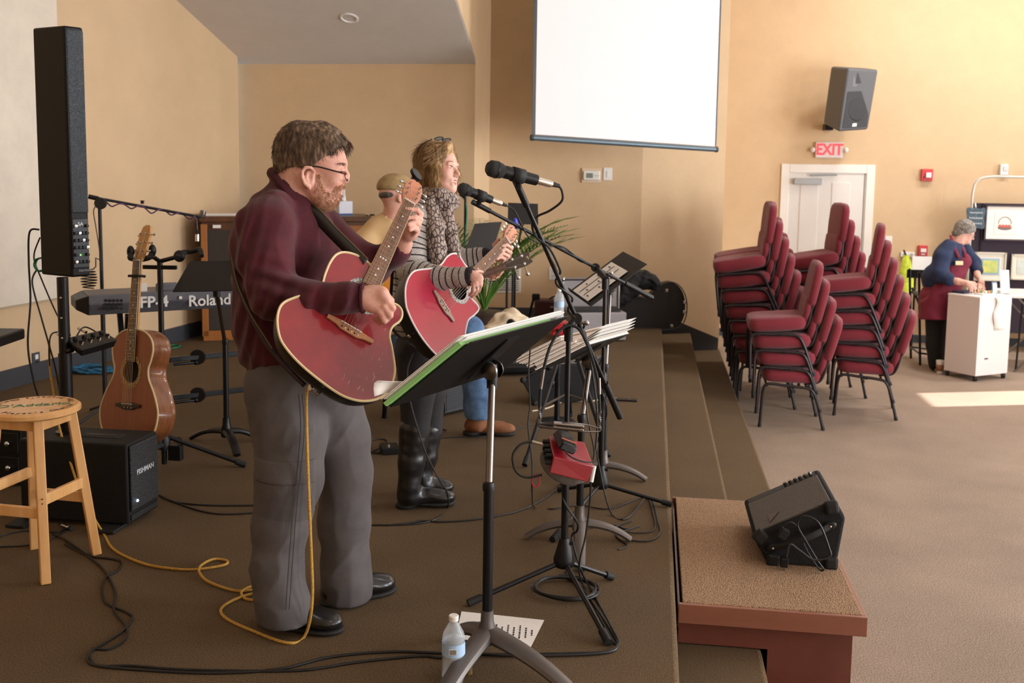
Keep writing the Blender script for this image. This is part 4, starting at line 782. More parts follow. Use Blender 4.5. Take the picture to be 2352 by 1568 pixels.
# ================================================================ right: riser, floor monitor, chairs, display corner
def OnY(px, py, Y): r = ray(px, py); return CP+r*(Y/r[1])
CHW = wood('cherry_wood', (152, 98, 78), (128, 78, 60), 5, (.12, .12, 1), coat=.3); CHD = wood('cherry_wood_dark', (118, 66, 54), (92, 46, 38), 7, (.3, .3, .3), coat=.2)
WEAVE = M_cells('brown_loop_carpet', (192, 156, 120), (118, 90, 64), 190, .95, .8)
zR = -.03; y0, y1 = G(1561, 1388, zR)[1], G(1547, 1141, zR)[1]; x0, x1 = XE+.012, G(1990, 1412, zR)[0]
rs = thing('stage_riser', 'cherry wood stage extension box with brown carpet top', 'riser box', ((x0+x1)/2, (y0+y1)/2, FL)); cx, cy, lx, ly = (x0+x1)/2, (y0+y1)/2, x1-x0, y1-y0
MB().box((cx, cy, zR-.004), (lx-.03, ly-.03, .02)).build('carpet_top', WEAVE, rs, 0, bev=.004)
for (c_, s_) in (((cx, y0+.009, zR-.035), (lx, .018, .075)), ((cx, y1-.009, zR-.035), (lx, .018, .075)), ((x1-.009, cy, zR-.035), (.018, ly-.036, .075))): MB().box(c_, s_).build('edge_board', CHW, rs, 0, bev=.003)
yi = y0+.035; pv = [(x0+.004, zR-.07), (x1-.045, zR-.07), (x1-.045, FL), (X2+.02, FL), (X2+.02, R2+.004), (X1+.02, R2+.004), (X1+.02, R1-.004-.05), (X1+.02, R1+.006), (x0+.004, R1+.006)]
for yy in (yi, y1-.035): MB().prism(pv, 0, .018, np.array([[1, 0, 0], [0, 0, 1], [0, 1, 0]]), (0, yy, 0)).build('side_panel', CHD, rs, 0)
MB().box((x1-.05, cy, (zR-.07+FL)/2), (.018, ly-.09, zR-.07-FL)).build('front_panel', CHD, rs, 0)
MB().box((x0+.004, cy, zR-.06), (.008, ly-.04, .07)).build('back_batten', CHD, rs, 0)
# floor monitor on the riser
zt0 = zR+.008; p5, p4 = G(1758, 1296, zt0), G(1921, 1303, zt0); yw = (p5[1]+p4[1])/2; W5 = [OnY(*q_, yw) for q_ in ((1762, 1297), (1921, 1303), (1943, 1190), (1921, 1152), (1729, 1232))]
for w_ in W5: w_[1] = yw
W5[0][2] = W5[1][2] = zt0; lo, hi = 0., 1.
for _ in range(30):
    m_ = (lo+hi)/2; v = W5[4]+np.array([0, m_, 0])-CP; yy = YP-F*(v@UP)/(v@FW)
    if yy > 1149: lo = m_
    else: hi = m_
LY = hi; fm = thing('floor_monitor', 'black carpeted wedge amplifier lying tilted on the riser box', 'amplifier', (W5[0]+W5[1])/2+np.array([0, LY/2, 0]))
CPT = M('black_speaker_carpet', (17, 17, 18), .95, n=300, amt=.5, bump=.6, bs=350); n_ = 5
MB().add(W5+[w_+np.array([0, LY, 0]) for w_ in W5], [(0, 1, 2, 3, 4), (9, 8, 7, 6, 5)]+[(i, (i+1) % 5, 5+(i+1) % 5, 5+i) for i in range(5)]).build('cabinet', CPT, fm, 30, bev=.014, seg=3)
g0, g1 = W5[4], W5[3]; gu = g1-g0; gn = nrm(np.array([-gu[2], 0, gu[0]])); ey = np.array([0, 1., 0])
gp_ = lambda u_, v_, o_=0: g0+gu*u_+ey*LY*v_+gn*o_
MB().hexa([gp_(.05, .04, -.002), gp_(.95, .04, -.002), gp_(.95, .82, -.002), gp_(.05, .82, -.002)], [gp_(.05, .04, .008), gp_(.95, .04, .008), gp_(.95, .82, .008), gp_(.05, .82, .008)]).build('grille', M_cells('grey_brown_grille', (60, 54, 48), (92, 84, 76), 300, .6, .6), fm, 0, bev=.004)
cp2 = MB().hexa([gp_(.06, .85, -.001), gp_(.94, .85, -.001), gp_(.94, .96, -.001), gp_(.06, .96, -.001)], [gp_(.06, .85, .003), gp_(.94, .85, .003), gp_(.94, .96, .003), gp_(.06, .96, .003)]).build('control_panel', BLK, fm, 0)
for i in range(6): MB().lathe([(.009, 0), (.008, .014), (0, .014)], gp_(.56+.065*i, .905, .003), gn, 8, False).build('knob', STL, cp2)
tr = [gp_(.24, .1, .009), gp_(.24, .28, .009), gp_(.37, .26, .009)]; MB().add(tr+[p+gn*.003 for p in tr], [(0, 1, 2), (3, 5, 4), (0, 3, 4, 1), (1, 4, 5, 2), (2, 5, 3, 0)]).build('badge', M('bronze_badge', (78, 58, 44), .4, metal=.5), fm, 0)
for i in (0, 1, 3, 4):
    w_ = W5[i]; c_ = sum(W5)/5; d_ = nrm(c_-w_); MB().box(w_+d_*.03+ey*.003, (.055, .035, .055), roty(-math.atan2(d_[2], d_[0])+.78)).build('corner_guard', RUB, fm, 0, bev=.012)
hy = yw-.012; ha, hb = OnY(1775, 1258, hy), OnY(1907, 1208, hy); P = [lerp(ha, hb, t_)-ey*.035*math.sin(t_*math.pi) for t_ in np.linspace(0, 1, 10)]
MB().tube(P, .013, 8, flat=.35, hint=(0, 1, 0)).build('handle_strap', RUB, fm)
for p in (ha, hb): MB().ell(p+ey*.002, (.026, .008, .018), roty(-.36)).build('handle_end', BLK, fm); 
for p in (ha, hb): MB().ell(p-ey*.007, (.005, .003, .005)).build('handle_screw', CHR, fm)
P = [OnY(*q_, yw-.02-.006*i) for i, q_ in enumerate(((1812, 1230), (1800, 1215), (1816, 1200), (1835, 1215), (1850, 1258), (1880, 1305), (1892, 1307), (1880, 1290), (1850, 1240), (1832, 1205), (1845, 1185), (1880, 1200), (1905, 1260), (1905, 1278), (1870, 1285), (1835, 1262), (1815, 1250), (1806, 1280)))]
for p in P: p[2] = max(p[2], zt0+.006)
pc = thing('power_cord', 'black power cord bundled through the handle of the floor monitor', 'cable', P[0]); MB().tube(spline(P, 6), .004, 7).build('cord', CORD, pc)
MB().box(OnY(1800, 1225, yw-.025), (.035, .03, .045), roty(.5)).build('socket_end', RUB, pc, 0, bev=.004); e_ = OnY(1801, 1290, yw-.05); MB().box(e_, (.03, .03, .04)).build('plug', BLK, pc, 0, bev=.004)
for s in (-1, 1): MB().box(e_+np.array([s*.007, -.0, -.022]), (.003, .006, .02)).build('prong', CHR, pc, 0)
# ---- stacked chairs
MAR = M('maroon_chair_fabric', (122, 28, 42), .9, n=180, amt=.18, bump=.3, bs=300, sheen=.3); FRM = M('dark_brown_frame', (44, 38, 40), .35, metal=.4)
def pad(m, c, s, r, R=None, nu=12, nv=8):
    """soft cushion: superellipsoid"""
    V_ = []; Fc = []; f = lambda a, p: math.copysign(abs(a)**p, a)
    for j in range(nv+1):
        p = -math.pi/2+math.pi*j/nv
        for i in range(nu*2): a = math.pi*i/nu; V_.append((f(math.cos(p), r)*f(math.cos(a), r*.8), f(math.cos(p), r)*f(math.sin(a), r*.8), f(math.sin(p), r)))
    q_ = np.array(V_)*np.asarray(s)/2
    if R is not None: q_ = q_@np.asarray(R).T
    nu *= 2
    for j in range(nv):
        for i in range(nu): Fc.append((j*nu+i, j*nu+(i+1) % nu, (j+1)*nu+(i+1) % nu, (j+1)*nu+i))
    return m.add(q_+np.asarray(c), Fc)
CS = 1.056; ch0 = thing('stacking_chair', 'x', 'chair', (0, 0, 0), np.eye(3), 'maroon chairs stacked beside the stage steps'); ch0.scale = (CS, CS, CS)
pad(MB(), (.0, 0, .428), (.48, .47, .13), .42).build('seat', MAR, ch0, 180)
Rb = roty(-.26); bc = np.array([-.285, 0, .66]); bk = pad(MB(), bc+np.array([-.02, 0, .055]), (.078, .46, .4), .45, Rb, 10, 8).build('backrest', MAR, ch0, 180)
pad(MB(), bc+np.array([.05, 0, -.13]), (.062, .43, .22), .4, Rb, 10, 6).build('lumbar_pad', MAR, bk, 180)
for s in (-1, 1):
    y_ = s*.235; P = spline([(.245, y_, .0), (.235, y_, .2), (.222, y_, .325), (.185, y_, .36), (.05, y_, .352), (-.1, y_, .34), (-.16, y_, .315), (-.2, y_, .22), (-.255, y_, .0)], 4)
    MB().tube(P, .0125, 8).build('side_frame', FRM, ch0); MB().rod((.246, y_, 0), (.244, y_, .03), .015, 8).build('foot_cap', RUB, ch0); MB().rod((-.256, y_, 0), (-.248, y_, .03), .015, 8).build('foot_cap', RUB, ch0)
    MB().tube(spline([(-.1, s*.2, .37), (-.2, s*.2, .385), (-.24, s*.2, .44), (-.27, s*.2, .55), (-.31, s*.2, .65)], 4), .011, 8).build('back_tube', FRM, ch0)
    MB().tube([(.02, y_+s*.012, .352), (.02, y_+s*.03, .34), (-.01, y_+s*.03, .34), (-.01, y_+s*.012, .35)], .004, 5).build('gang_hook', FRM, ch0)
MB().rod((.2, -.235, .345), (.2, .235, .345), .01, 8).build('front_cross_tube', FRM, ch0); MB().rod((-.12, -.235, .335), (-.12, .235, .335), .01, 8).build('rear_cross_tube', FRM, ch0)
ords = ['bottom', 'second', 'third', 'fourth', 'fifth', 'sixth', 'seventh', 'eighth']
def chair_stack(c, n, rz, what):
    c = np.array(c)*CS
    for k_ in range(n):
        R = rotz(rz)@roty(math.radians(1.7*k_)); off = rotz(rz)@np.array([.03*k_*CS, 0, 0]); z_ = FL+.14*k_*CS
        w_ = 'topmost' if k_ == n-1 else ords[k_]; lab = 'maroon padded chair, %s of the %s' % (w_, what)
        if not chair_stack.used: ch0.location = (c[0]+off[0], c[1]+off[1], z_); ch0.rotation_euler = Matrix(R.tolist()).to_euler(); ch0['label'] = lab; chair_stack.used = 1
        else: dup(ch0, (c[0]+off[0], c[1]+off[1], z_), R, lab)
chair_stack.used = 0
chair_stack((1.165, 8.39), 4, math.pi-.04, 'short front stack of four nearest the steps')
chair_stack((1.87, 8.88), 6, math.pi-.17, 'right stack next to the aproned woman')
chair_stack((1.04, 9.08), 7, math.pi-.05, 'tall stack right behind the short front stack')
chair_stack((1.72, 9.62), 7, math.pi+.1, 'rear stack behind the right stack')
chair_stack((1.1, 9.75), 7, math.pi+.05, 'rearmost stack below the door frame')
# ---- white cart and what stands on it
cl_, cf_, cr_ = G(2168, 849, FL+.06), G(2240, 864, FL+.06), G(2313, 856, FL+.06); zT = zat(cf_, 682)
t = thing('white_cart', 'white laminate cabinet cart on black casters beside the aproned woman', 'cart', V(cf_, FL)); q4 = [cf_, cr_, cr_+cl_-cf_, cl_]
LAM = M('white_laminate', (226, 217, 215), .45); MB().hexa([V(p, FL+.06) for p in q4], [V(p, zT-.02) for p in q4]).build('body', LAM, t, 0); ctr = sum(q4)/4
MB().hexa([V(lerp(ctr, p, 1.02), zT-.02) for p in q4], [V(lerp(ctr, p, 1.02), zT) for p in q4]).build('top', M('white_top', (244, 240, 238), .4), t, 0, bev=.004)
for p in q4: MB().lathe([(.03, -.015), (.03, .015)], V(lerp(ctr, p, .88), FL+.03), (1, 0, 0), 12).build('caster', RUB, t)
nf = nrm(np.cross(cr_-cf_, (0, 0, 1))); uf = nrm(V(cr_-cf_, 0)); Rf = np.stack([uf, -nf, (0, 0, 1)], 1)
MB().box(V(lerp(cf_, cr_, .3), FL+.24)+nf*.003, (.05, .006, .012), Rf).build('lock_slot', BLK, t, 0)
wf = lambda u_, z_: V(lerp(cf_, cr_, u_), z_)+nf*.012
P = np.array([[wf(.45, zT-.01-.36*i/9)+uf*(.02*math.sin(i*.9))+nf*.008*math.sin(i*1.3), wf(.75, zT-.01-.36*i/9)+uf*(.02*math.sin(i*.9+.2))+nf*.008*math.sin(i*1.3)] for i in range(10)]); o = MB().grid(P).build('paper_strip', PAPER, None, 180, solid=.002); tag(o, 'long white receipt strip hanging down the front of the white cart', 'paper strip')
ct_ = lambda px, py: inter(px, py, V((0, 0), zT), np.array([0, 0, 1.]))
def stand_card(name, label, cat, px, pyb, w, h, mat, extra=None, R=None):
    p = ct_(px, pyb); t = thing(name, label, cat, p); R = Rf if R is None else R; MB().box(p+np.array([0, 0, h/2+.001]), (w, .008, h), R@rotx(-.12)).build('panel', mat, t, 0, bev=.002); MB().box(p+np.array([0, .03, .004]), (w, .06, .006), R).build('foot', mat, t, 0)
    if extra: MB().box(p+np.array([0, 0, h/2])-R[:, 1]*.008, (w*.8, .003, h*.75), R@rotx(-.12)).build('print', extra, t, 0)
BRW = M('bright_white_card', (250, 250, 250), .6); stand_card('display_card', 'bright white display card standing on the right of the cart', 'card', 2306, 673, .14, .25, BRW, M('card_print', (226, 234, 240), .7)); stand_card('phone', 'mobile phone propped up on the cart in front of the white card', 'phone', 2283, 675, .075, .13, M('phone_grey', (110, 126, 140), .3), M('phone_screen', (216, 232, 238), .3, emit=.3))
p = ct_(2212, 672); o = MB().box(p+np.array([0, .0, .012]), (.22, .14, .02), Rf@rotz(.2)).build('notebook', M('navy_cover', (26, 36, 62), .5), None, 0, bev=.003); tag(o, 'dark navy notebook lying on the left of the white cart', 'notebook')
p = ct_(2262, 676); t = thing('small_tray', 'small white tray with snacks in front of the aproned woman', 'tray', p); MB().box(p+np.array([0, 0, .008]), (.2, .12, .014), Rf).build('tray', WHITE, t, 0, bev=.004)
for i in range(5): MB().ell(p+np.array([-.07+.035*i, .02*math.sin(i*2), .03]), (.018, .018, .016)).build('snack', M('snack_%d' % (i % 3), [(206, 150, 96), (120, 150, 110), (230, 220, 205)][i % 3], .7), t)
# ---- coffee cup on the floor
p = G(2158, 857, FL); t = thing('paper_cup', 'white paper cup with brown sleeve on the floor by the cart', 'cup', p); MB().lathe([(.03, 0), (.042, .13)], p, (0, 0, 1), 16).build('cup', PAPER, t); MB().lathe([(.036, .03), (.043, .1)], p, (0, 0, 1), 16, False).build('sleeve', M('brown_sleeve', (150, 104, 72), .8), t, 38, solid=.003); MB().lathe([(.044, .13), (.044, .14), (.036, .148)], p, (0, 0, 1), 16).build('lid', WHITE, t)
# ---- folding table, display board
TBX = G(2325, 850, FL); t = thing('folding_table', 'white folding table with crossed chrome legs at the right edge', 'table', TBX); zt3 = zat(TBX, 678)
MB().box((TBX[0]+.55, TBX[1]+.2, zt3), (1.3, .7, .035)).build('top', WHITE, t, 0, bev=.008)
for yy in (-.1, .45):
    for (a, b) in (((-.02, 0), (.75, .9)), ((.75, 0), (-.02, .9))): MB().rod((TBX[0]+a[0], TBX[1]+yy, FL), (TBX[0]+b[0], TBX[1]+yy, zt3-.02), .013, 8).build('leg', STL, t)
MB().rod((TBX[0], TBX[1]-.1, FL+.01), (TBX[0]+.03, TBX[1]-.1, zt3), .011, 8).build('straight_leg', BLKM, t)
YD = YF-.55; dY = lambda px, py, o=0: OnY(px, py, YD-o); tl = dY(2233, 466); bx = tl[0]; zb_ = dY(2240, 762)[2]
db = thing('display_board', 'dark aubergine display board behind the aproned woman', 'display board', (bx+.8, YD, FL)); DKP = M('dark_aubergine_cloth', (52, 42, 54), .9, n=60, amt=.1)
MB().box((bx+.8, YD+.02, (tl[2]+zb_)/2), (1.6, .03, tl[2]-zb_)).build('panel', DKP, db, 0); MB().box((bx+.13, YD, (tl[2]+zb_)/2), (.02, .03, tl[2]-zb_)).build('panel_seam', M('seam', (34, 28, 36), .9), db, 0)
zf_ = dY(2300, 406)[2]; GTU = M('grey_frame_tube', (196, 192, 184), .4, metal=.3); MB().tube(spline([(bx, YD, FL+.02), (bx, YD, 1.0), (bx, YD, zf_-.2), (bx+.05, YD, zf_-.05), (bx+.2, YD, zf_), (bx+.6, YD, zf_), (bx+1.6, YD, zf_)], 5), .016, 10).build('frame_tube', GTU, db); MB().box((bx, YD, FL+.012), (.06, .5, .024)).build('foot', GTU, db, 0)
MB().rod((bx+1.6, YD, FL), (bx+1.6, YD, zf_), .016).build('frame_post', GTU, db); MB().box((bx+1.6, YD, FL+.012), (.06, .5, .024)).build('foot', GTU, db, 0)
def picture(label, x0_, y0_, x1_, y1_, frame, mat_, art, fw=.018):
    a, b = dY(x0_, y0_, .03), dY(x1_, y1_, .03); w_, h_ = b[0]-a[0], a[2]-b[2]; c = (a+b)/2; t = thing('framed_picture', label, 'picture', (c[0], YD-.01, b[2])); yy = YD-.03
    for (dx_, dz_, sx_, sz_) in ((0, h_/2, w_, fw), (0, -h_/2, w_, fw), (-w_/2, 0, fw, h_+fw), (w_/2, 0, fw, h_+fw)): MB().box((c[0]+dx_, yy, c[2]+dz_), (sx_, .03, sz_)).build('frame', frame, t, 0)
    MB().box((c[0], yy+.006, c[2]), (w_, .012, h_)).build('mat_board', mat_, t, 0); art(t, c, w_, h_, yy-.002); return t
def art1(t, c, w_, h_, yy):
    MB().box((c[0]-.02, yy, c[2]-.0), (w_*.52, .004, h_*.66)).build('art_paper', M('art_cream', (238, 234, 222), .8), t, 0); P = [(c[0]-.03+.075*math.cos(a), yy-.004, c[2]-.01+.085*math.sin(a)) for a in np.linspace(0, 3.14, 14)]; MB().tube(P, .004, 5).build('art_handle', M('art_grey', (120, 110, 108), .8), t)
    for i in range(4): MB().ell((c[0]-.085+.036*i, yy-.003, c[2]-.04), (.02, .003, .022), None, 10, 6).build('art_fruit', M('art_red', (196, 104, 92), .8), t)
    MB().ell((c[0]-.03, yy-.002, c[2]-.06), (.085, .002, .03), None, 12, 6).build('art_basket', M('art_grey', (120, 110, 108), .8), t)
picture('dark framed print of a small basket drawing on the display board', 2266, 472, 2362, 552, M('dark_frame', (58, 36, 42), .5), M('mat_white', (238, 234, 226), .8), art1)
def art2(t, c, w_, h_, yy):
    MB().box((c[0], yy, c[2]), (w_*.62, .004, h_*.6)).build('art_border', M('art_blue', (150, 178, 196), .7), t, 0); MB().box((c[0], yy-.003, c[2]), (w_*.5, .004, h_*.46)).build('art_field', M('art_yellow', (222, 214, 110), .7, n=12, rgb2=(160, 190, 120)), t, 0)
picture('pale framed yellow and blue picture low on the display board', 2242, 580, 2306, 644, M('pale_frame', (206, 196, 180), .5), M('mat_cream', (226, 220, 206), .8), art2)
def art3(t, c, w_, h_, yy): MB().box((c[0], yy, c[2]), (w_*.66, .004, h_*.6)).build('art_sheet', M('art_pale', (206, 216, 220), .7, n=9, rgb2=(190, 190, 160)), t, 0)
picture('pale framed landscape cut off by the right picture edge', 2326, 585, 2390, 642, M('pale_frame', (206, 196, 180), .5), M('mat_cream', (226, 220, 206), .8), art3)
ol = [(-.5, .4), (-.38, .5), (-.2, .44), (0, .5), (.2, .44), (.4, .5), (.5, .38), (.46, 0), (.5, -.38), (.38, -.5), (.1, -.46), (-.3, -.5), (-.5, -.4), (-.45, 0)]
a, b = dY(2221, 476, .08), dY(2262, 526, .08); c = (a+b)/2; w_, h_ = b[0]-a[0], a[2]-b[2]; t = thing('chalkboard_sign', 'small scalloped chalkboard sign hanging above the head of the aproned woman', 'sign', (c[0], YD-.07, b[2]))
XZ = np.array([[1, 0, 0], [0, 0, -1], [0, 1, 0]]); MB().prism(spline(np.array([(p[0]*w_, p[1]*h_) for p in ol]), 4, True), 0, .012, XZ, (c[0], YD-.06, c[2])).build('slate', M('slate_blue', (74, 92, 104), .8, n=25, amt=.3), t, 0)
for i in range(3): P = [(c[0]-w_*.34+w_*.68*k_/24, YD-.074, c[2]+.065-.065*i+.014*math.sin(k_*2.1+i)*math.cos(k_*.7)) for k_ in range(25)]; MB().tube(P, .0035, 5).build('chalk_writing', M('chalk', (226, 232, 234), .9), t)
MB().rod((c[0], YD-.05, c[2]+h_/2), (c[0], YD-.02, c[2]+h_/2+.05), .008).build('hanger', WHITE, t)
# brochure cards on the folding table
t = thing('brochure_holder', 'white brochure holder on the folding table at the right edge', 'brochure holder', (TBX[0]+.24, TBX[1]+.05, zt3+.018)); MB().box((TBX[0]+.24, TBX[1]+.05, zt3+.018+.15), (.2, .012, .3), rotx(-.1)).build('back_panel', BRW, t, 0); MB().box((TBX[0]+.24, TBX[1]+.03, zt3+.03), (.2, .06, .02)).build('tray', BRW, t, 0)
# whiteboard and tall black chair behind the woman, green bag
YW = YF-.25; a, b = OnY(2086, 588, YW), OnY(2150, 628, YW); t = thing('whiteboard', 'white board panel on black legs left of the aproned woman', 'board', ((a[0]+b[0])/2, YW, FL)); MB().box(((a[0]+b[0])/2+.05, YW, (a[2]+b[2])/2), (b[0]-a[0], .03, a[2]-b[2])).build('panel', BRW, t, 0); MB().box(((a[0]+b[0])/2+.05, YW-.01, b[2]), (b[0]-a[0]+.04, .05, .025)).build('ledge', BLK, t, 0)
for x_ in (a[0]+.1, b[0]): MB().rod((x_, YW, FL), (x_, YW, b[2]), .014).build('leg', BLKM, t)
cb_ = G(2103, 838, FL); t = thing('folding_chair', 'tall black folding chair behind the aproned woman', 'chair', cb_); zs_ = zat(cb_, 690); zk = zat(cb_, 625); X_, Y_ = cb_[0], cb_[1]
for yy in (0, .42):
    MB().rod((X_+.05, Y_+yy, FL), (X_-.02, Y_+yy, zk), .014).build('leg', BLKM, t); MB().rod((X_+.42, Y_+yy, FL), (X_+.02, Y_+yy, zs_+.1), .014).build('rear_leg', BLKM, t); MB().rod((X_+.05, Y_+yy, FL+.14), (X_+.4, Y_+yy, FL+.1), .011).build('stretcher', BLKM, t)
MB().box((X_+.2, Y_+.21, zs_+.05), (.4, .4, .03)).build('seat', BLK, t, 0, bev=.01); MB().box((X_+.1, Y_+.42, zk-.06), (.3, .02, .1)).build('backrest', BLK, t, 0, bev=.008); MB().rod((X_+.03, Y_, FL+.14), (X_+.03, Y_+.42, FL+.14), .011).build('foot_rail', BLKM, t)
p0_, p1_ = OnY(2082, 586, YW-.15), OnY(2080, 672, YW-.15); LIM = M('lime_cloth', (200, 214, 60), .7, n=20, amt=.2); rows = []
for i in range(9):
    t_ = i/8; w_ = .03+.075*t_**.6; c = lerp(p0_, p1_, t_); rows.append([c+np.array([w_*math.cos(a), .05*math.sin(a)*(.4+t_)+.012*math.sin(a*5+i), 0]) for a in np.linspace(0, 6.283, 15)])
bag = thing('green_bag', 'lime green cloth bag hanging left of the aproned woman', 'bag', p1_); MB().grid(np.array(rows)).build('cloth', LIM, bag, 180); MB().rod(p0_-np.array([0, 0, .02]), p0_+np.array([0, .14, .05]), .012).build('hook', BLK, bag)
# ================================================================ middle: cases, amplifiers, plant, odds and ends behind the players
GCB = M('black_case_vinyl', (20, 20, 21), .5, n=120, amt=.3, bump=.2, bs=200)
gc = G(1500, 757); dC = dep(gc); out = [(1432, 752), (1428, 715), (1438, 690), (1462, 682), (1485, 684), (1502, 672), (1518, 655), (1545, 648), (1566, 662), (1577, 690), (1576, 725), (1562, 750), (1530, 757), (1480, 757)]
P = spline(np.array([D(x_, y_, dC) for x_, y_ in out]), 4, True); c = P.mean(0); Rq = np.stack([V(RT, 0)/np.linalg.norm(V(RT, 0)), (0, 0, 1), np.cross(V(RT, 0)/np.linalg.norm(V(RT, 0)), (0, 0, 1))], 1); loc = (P-c)@Rq
t = thing('guitar_case', 'black guitar case standing on its side at the back of the stage', 'guitar case', V(c, 0)); MB().prism(loc[:, :2], -.16, 0, Rq, c+FW*.1).build('shell', GCB, t, 30, bev=.02, seg=3)
MB().tube(list(P+FW*.0)+[P[0]], .006, 6).build('valance', M('case_edge', (40, 40, 42), .5), t)
for x_, y_ in ((1532, 667), (1573, 694), (1572, 716), (1543, 748)): MB().box(D(x_, y_, dC-.005), (.03, .012, .03)).build('latch', CHR, t, 0, bev=.003)
def lump(name, label, cat, pts, mat, vox=.012, wr=.012, part='cloth', sc=40):
    s = SDF(vox)
    for (x_, y_, d_, r_) in pts: s.ell(D(x_, y_, d_), (r_, r_, r_*.8), None, r_*.7)
    t = thing(name, label, cat, D(*pts[0][:3])-np.array([0, 0, pts[0][3]]));  s.build(part, mat, t, lambda V_: V_+np.c_[snoise(V_, sc, 3), snoise(V_, sc, 4), snoise(V_, sc*1.4, 5)]*wr); return t
JK = M('black_jacket_cloth', (19, 19, 21), .8, n=30, amt=.3); t = lump('jacket', 'black jacket thrown over the guitar case', 'jacket', [(1448, 650, dC-.15, .13), (1475, 640, dC-.12, .11), (1497, 648, dC-.1, .08), (1440, 668, dC-.18, .1), (1508, 660, dC-.12, .045), (1425, 685, dC-.2, .09)], JK, wr=.02); MB().tube(spline([D(1480, 640, dC-.24), D(1496, 640, dC-.22), D(1510, 656, dC-.18)], 5), .018, 8).build('sleeve', JK, t)
# flight case (lid standing open)
fa, fb = G(1418, 770), G(1290, 772); fa[2] = fb[2] = 0; zt4 = zat(fa, 640); t = thing('flight_case', 'open grey flight case with aluminium edges at the back of the stage', 'flight case', (fa+fb)/2); GF = M('grey_case_lining', (150, 146, 148), .8, n=60, amt=.1); fu = nrm(fa-fb); fn = nrm(np.cross(fu, (0, 0, 1)))
MB().hexa([fb, fa, V(fa, zt4), V(fb, zt4)], [p-fn*.16 for p in (fb, fa, V(fa, zt4), V(fb, zt4))]).build('lid', GF, t, 0)
for (p, q_) in ((fb, fa), (V(fb, zt4), V(fa, zt4)), (fb, V(fb, zt4)), (fa, V(fa, zt4))): MB().rod(p+fn*.004, q_+fn*.004, .014, 6).build('edge_extrusion', STL, t)
for p in (fb, fa, V(fa, zt4), V(fb, zt4)): MB().ell(p+fn*.01, (.025, .025, .025), None, 10, 6).build('ball_corner', CHR, t)
MB().box(V((fa+fb)/2, .14)+fn*.18, (np.linalg.norm(fa-fb)*.96, .3, .26), np.stack([fu, -fn, (0, 0, 1)], 1)).build('base', GF, t, 0, bev=.01); MB().box(V((fa+fb)/2, .285)+fn*.18, (np.linalg.norm(fa-fb)*.8, .22, .02), np.stack([fu, -fn, (0, 0, 1)], 1)).build('foam_insert', BLK, t, 0)
# burgundy case, small A-frame stand
ba, bb2 = G(1232, 748), G(1310, 748); zz = zat(ba, 690); t = thing('burgundy_case', 'dark burgundy instrument case by the stage back wall', 'case', (ba+bb2)/2); BU = M('burgundy_vinyl', (62, 20, 28), .5); MB().box(V((ba+bb2)/2+np.array([.05, .1, 0]), zz/2), (.5, .2, zz)).build('shell', BU, t, 0, bev=.02); MB().box(V((ba+bb2)/2+np.array([0, -.01, 0]), zz*.75), (.07, .02, .02)).build('latch', CHR, t, 0); MB().tube(spline([V((ba+bb2)/2, zz)+np.array([-.06, .1, 0]), V((ba+bb2)/2, zz+.03)+np.array([0, .1, 0]), V((ba+bb2)/2, zz)+np.array([.06, .1, 0])], 4), .008).build('handle', BLK, t)
ap = G(1230, 745); t = thing('instrument_stand', 'small black A-frame instrument stand before the burgundy case', 'instrument stand', ap); za = zat(ap, 682)
for s in (-1, 1): MB().rod(V(ap+RT*.09*s, .01), V(ap+RT*.02*s, za), .014).build('leg', BLKM, t)
MB().rod(V(ap+FW*.2, .01), V(ap, za), .012).build('rear_leg', BLKM, t); MB().box(V(ap, za), (.08, .06, .07)).build('head', BLK, t, 0, bev=.012)
# beige cloth bag
CT = M('beige_canvas', (214, 196, 168), .9, n=25, amt=.15); t = lump('canvas_bag', 'crumpled beige canvas bag on the carpet behind the front binder', 'bag', [(1152, 752, 7.6, .11), (1178, 742, 7.6, .11), (1200, 752, 7.55, .08), (1130, 764, 7.5, .08), (1170, 730, 7.65, .07)], CT, wr=.022, sc=26)
MB().tube(spline([D(1168, 752, 7.42), D(1172, 738, 7.4), D(1180, 745, 7.4), D(1182, 758, 7.42)], 5), .022, 8).build('dark_strap', BLK, t)
# floor wedge and amps
wa = G(1222, 930); t = thing('stage_wedge', 'black floor wedge monitor between the stands', 'loudspeaker', wa); wd = dep(wa); pr_ = [D(1225, 932, wd), D(1362, 925, wd+.12), D(1368, 835, wd+.16), D(1262, 840, wd+.02), D(1196, 872, wd-.02)]; pr_[0][2] = pr_[1][2] = .006; bk_ = np.array([.05, .32, 0])
MB().add(pr_+[p+bk_ for p in pr_], [(0, 1, 2, 3, 4), (9, 8, 7, 6, 5)]+[(i, (i+1) % 5, 5+(i+1) % 5, 5+i) for i in range(5)]).build('cabinet', CPT, t, 30, bev=.012); c = sum(pr_)/5; MB().ell(c-FW*.01+RT*-.06, (.035, .02, .035)).build('handle_cup', BLK, t)
MB().plate(lerp(pr_[3], pr_[2], .1)+np.array([0, .02, .004]), lerp(pr_[3], pr_[2], .95)+np.array([0, .02, .004]), lerp(pr_[3], pr_[2], .1)+bk_*.9+np.array([0, 0, .004]), .004).build('grille', M('grey_grille', (90, 88, 86), .7, n=200, amt=.3), t, 0)
for p in (pr_[0], pr_[4], pr_[3]): MB().ell(lerp(p, c, .06), (.022, .03, .022), None, 8, 6).build('corner_guard', RUB, t)
aa = G(1012, 958); ab = G(1064, 946); zz = zat(aa, 868); t = thing('guitar_amplifier', 'black guitar amplifier with ribbed grille behind the singing woman', 'amplifier', (aa+ab)/2); au = nrm(V(ab-aa, 0)); an = nrm(np.cross(au, (0, 0, 1))); Ra = np.stack([au, -an, (0, 0, 1)], 1); aw = .42
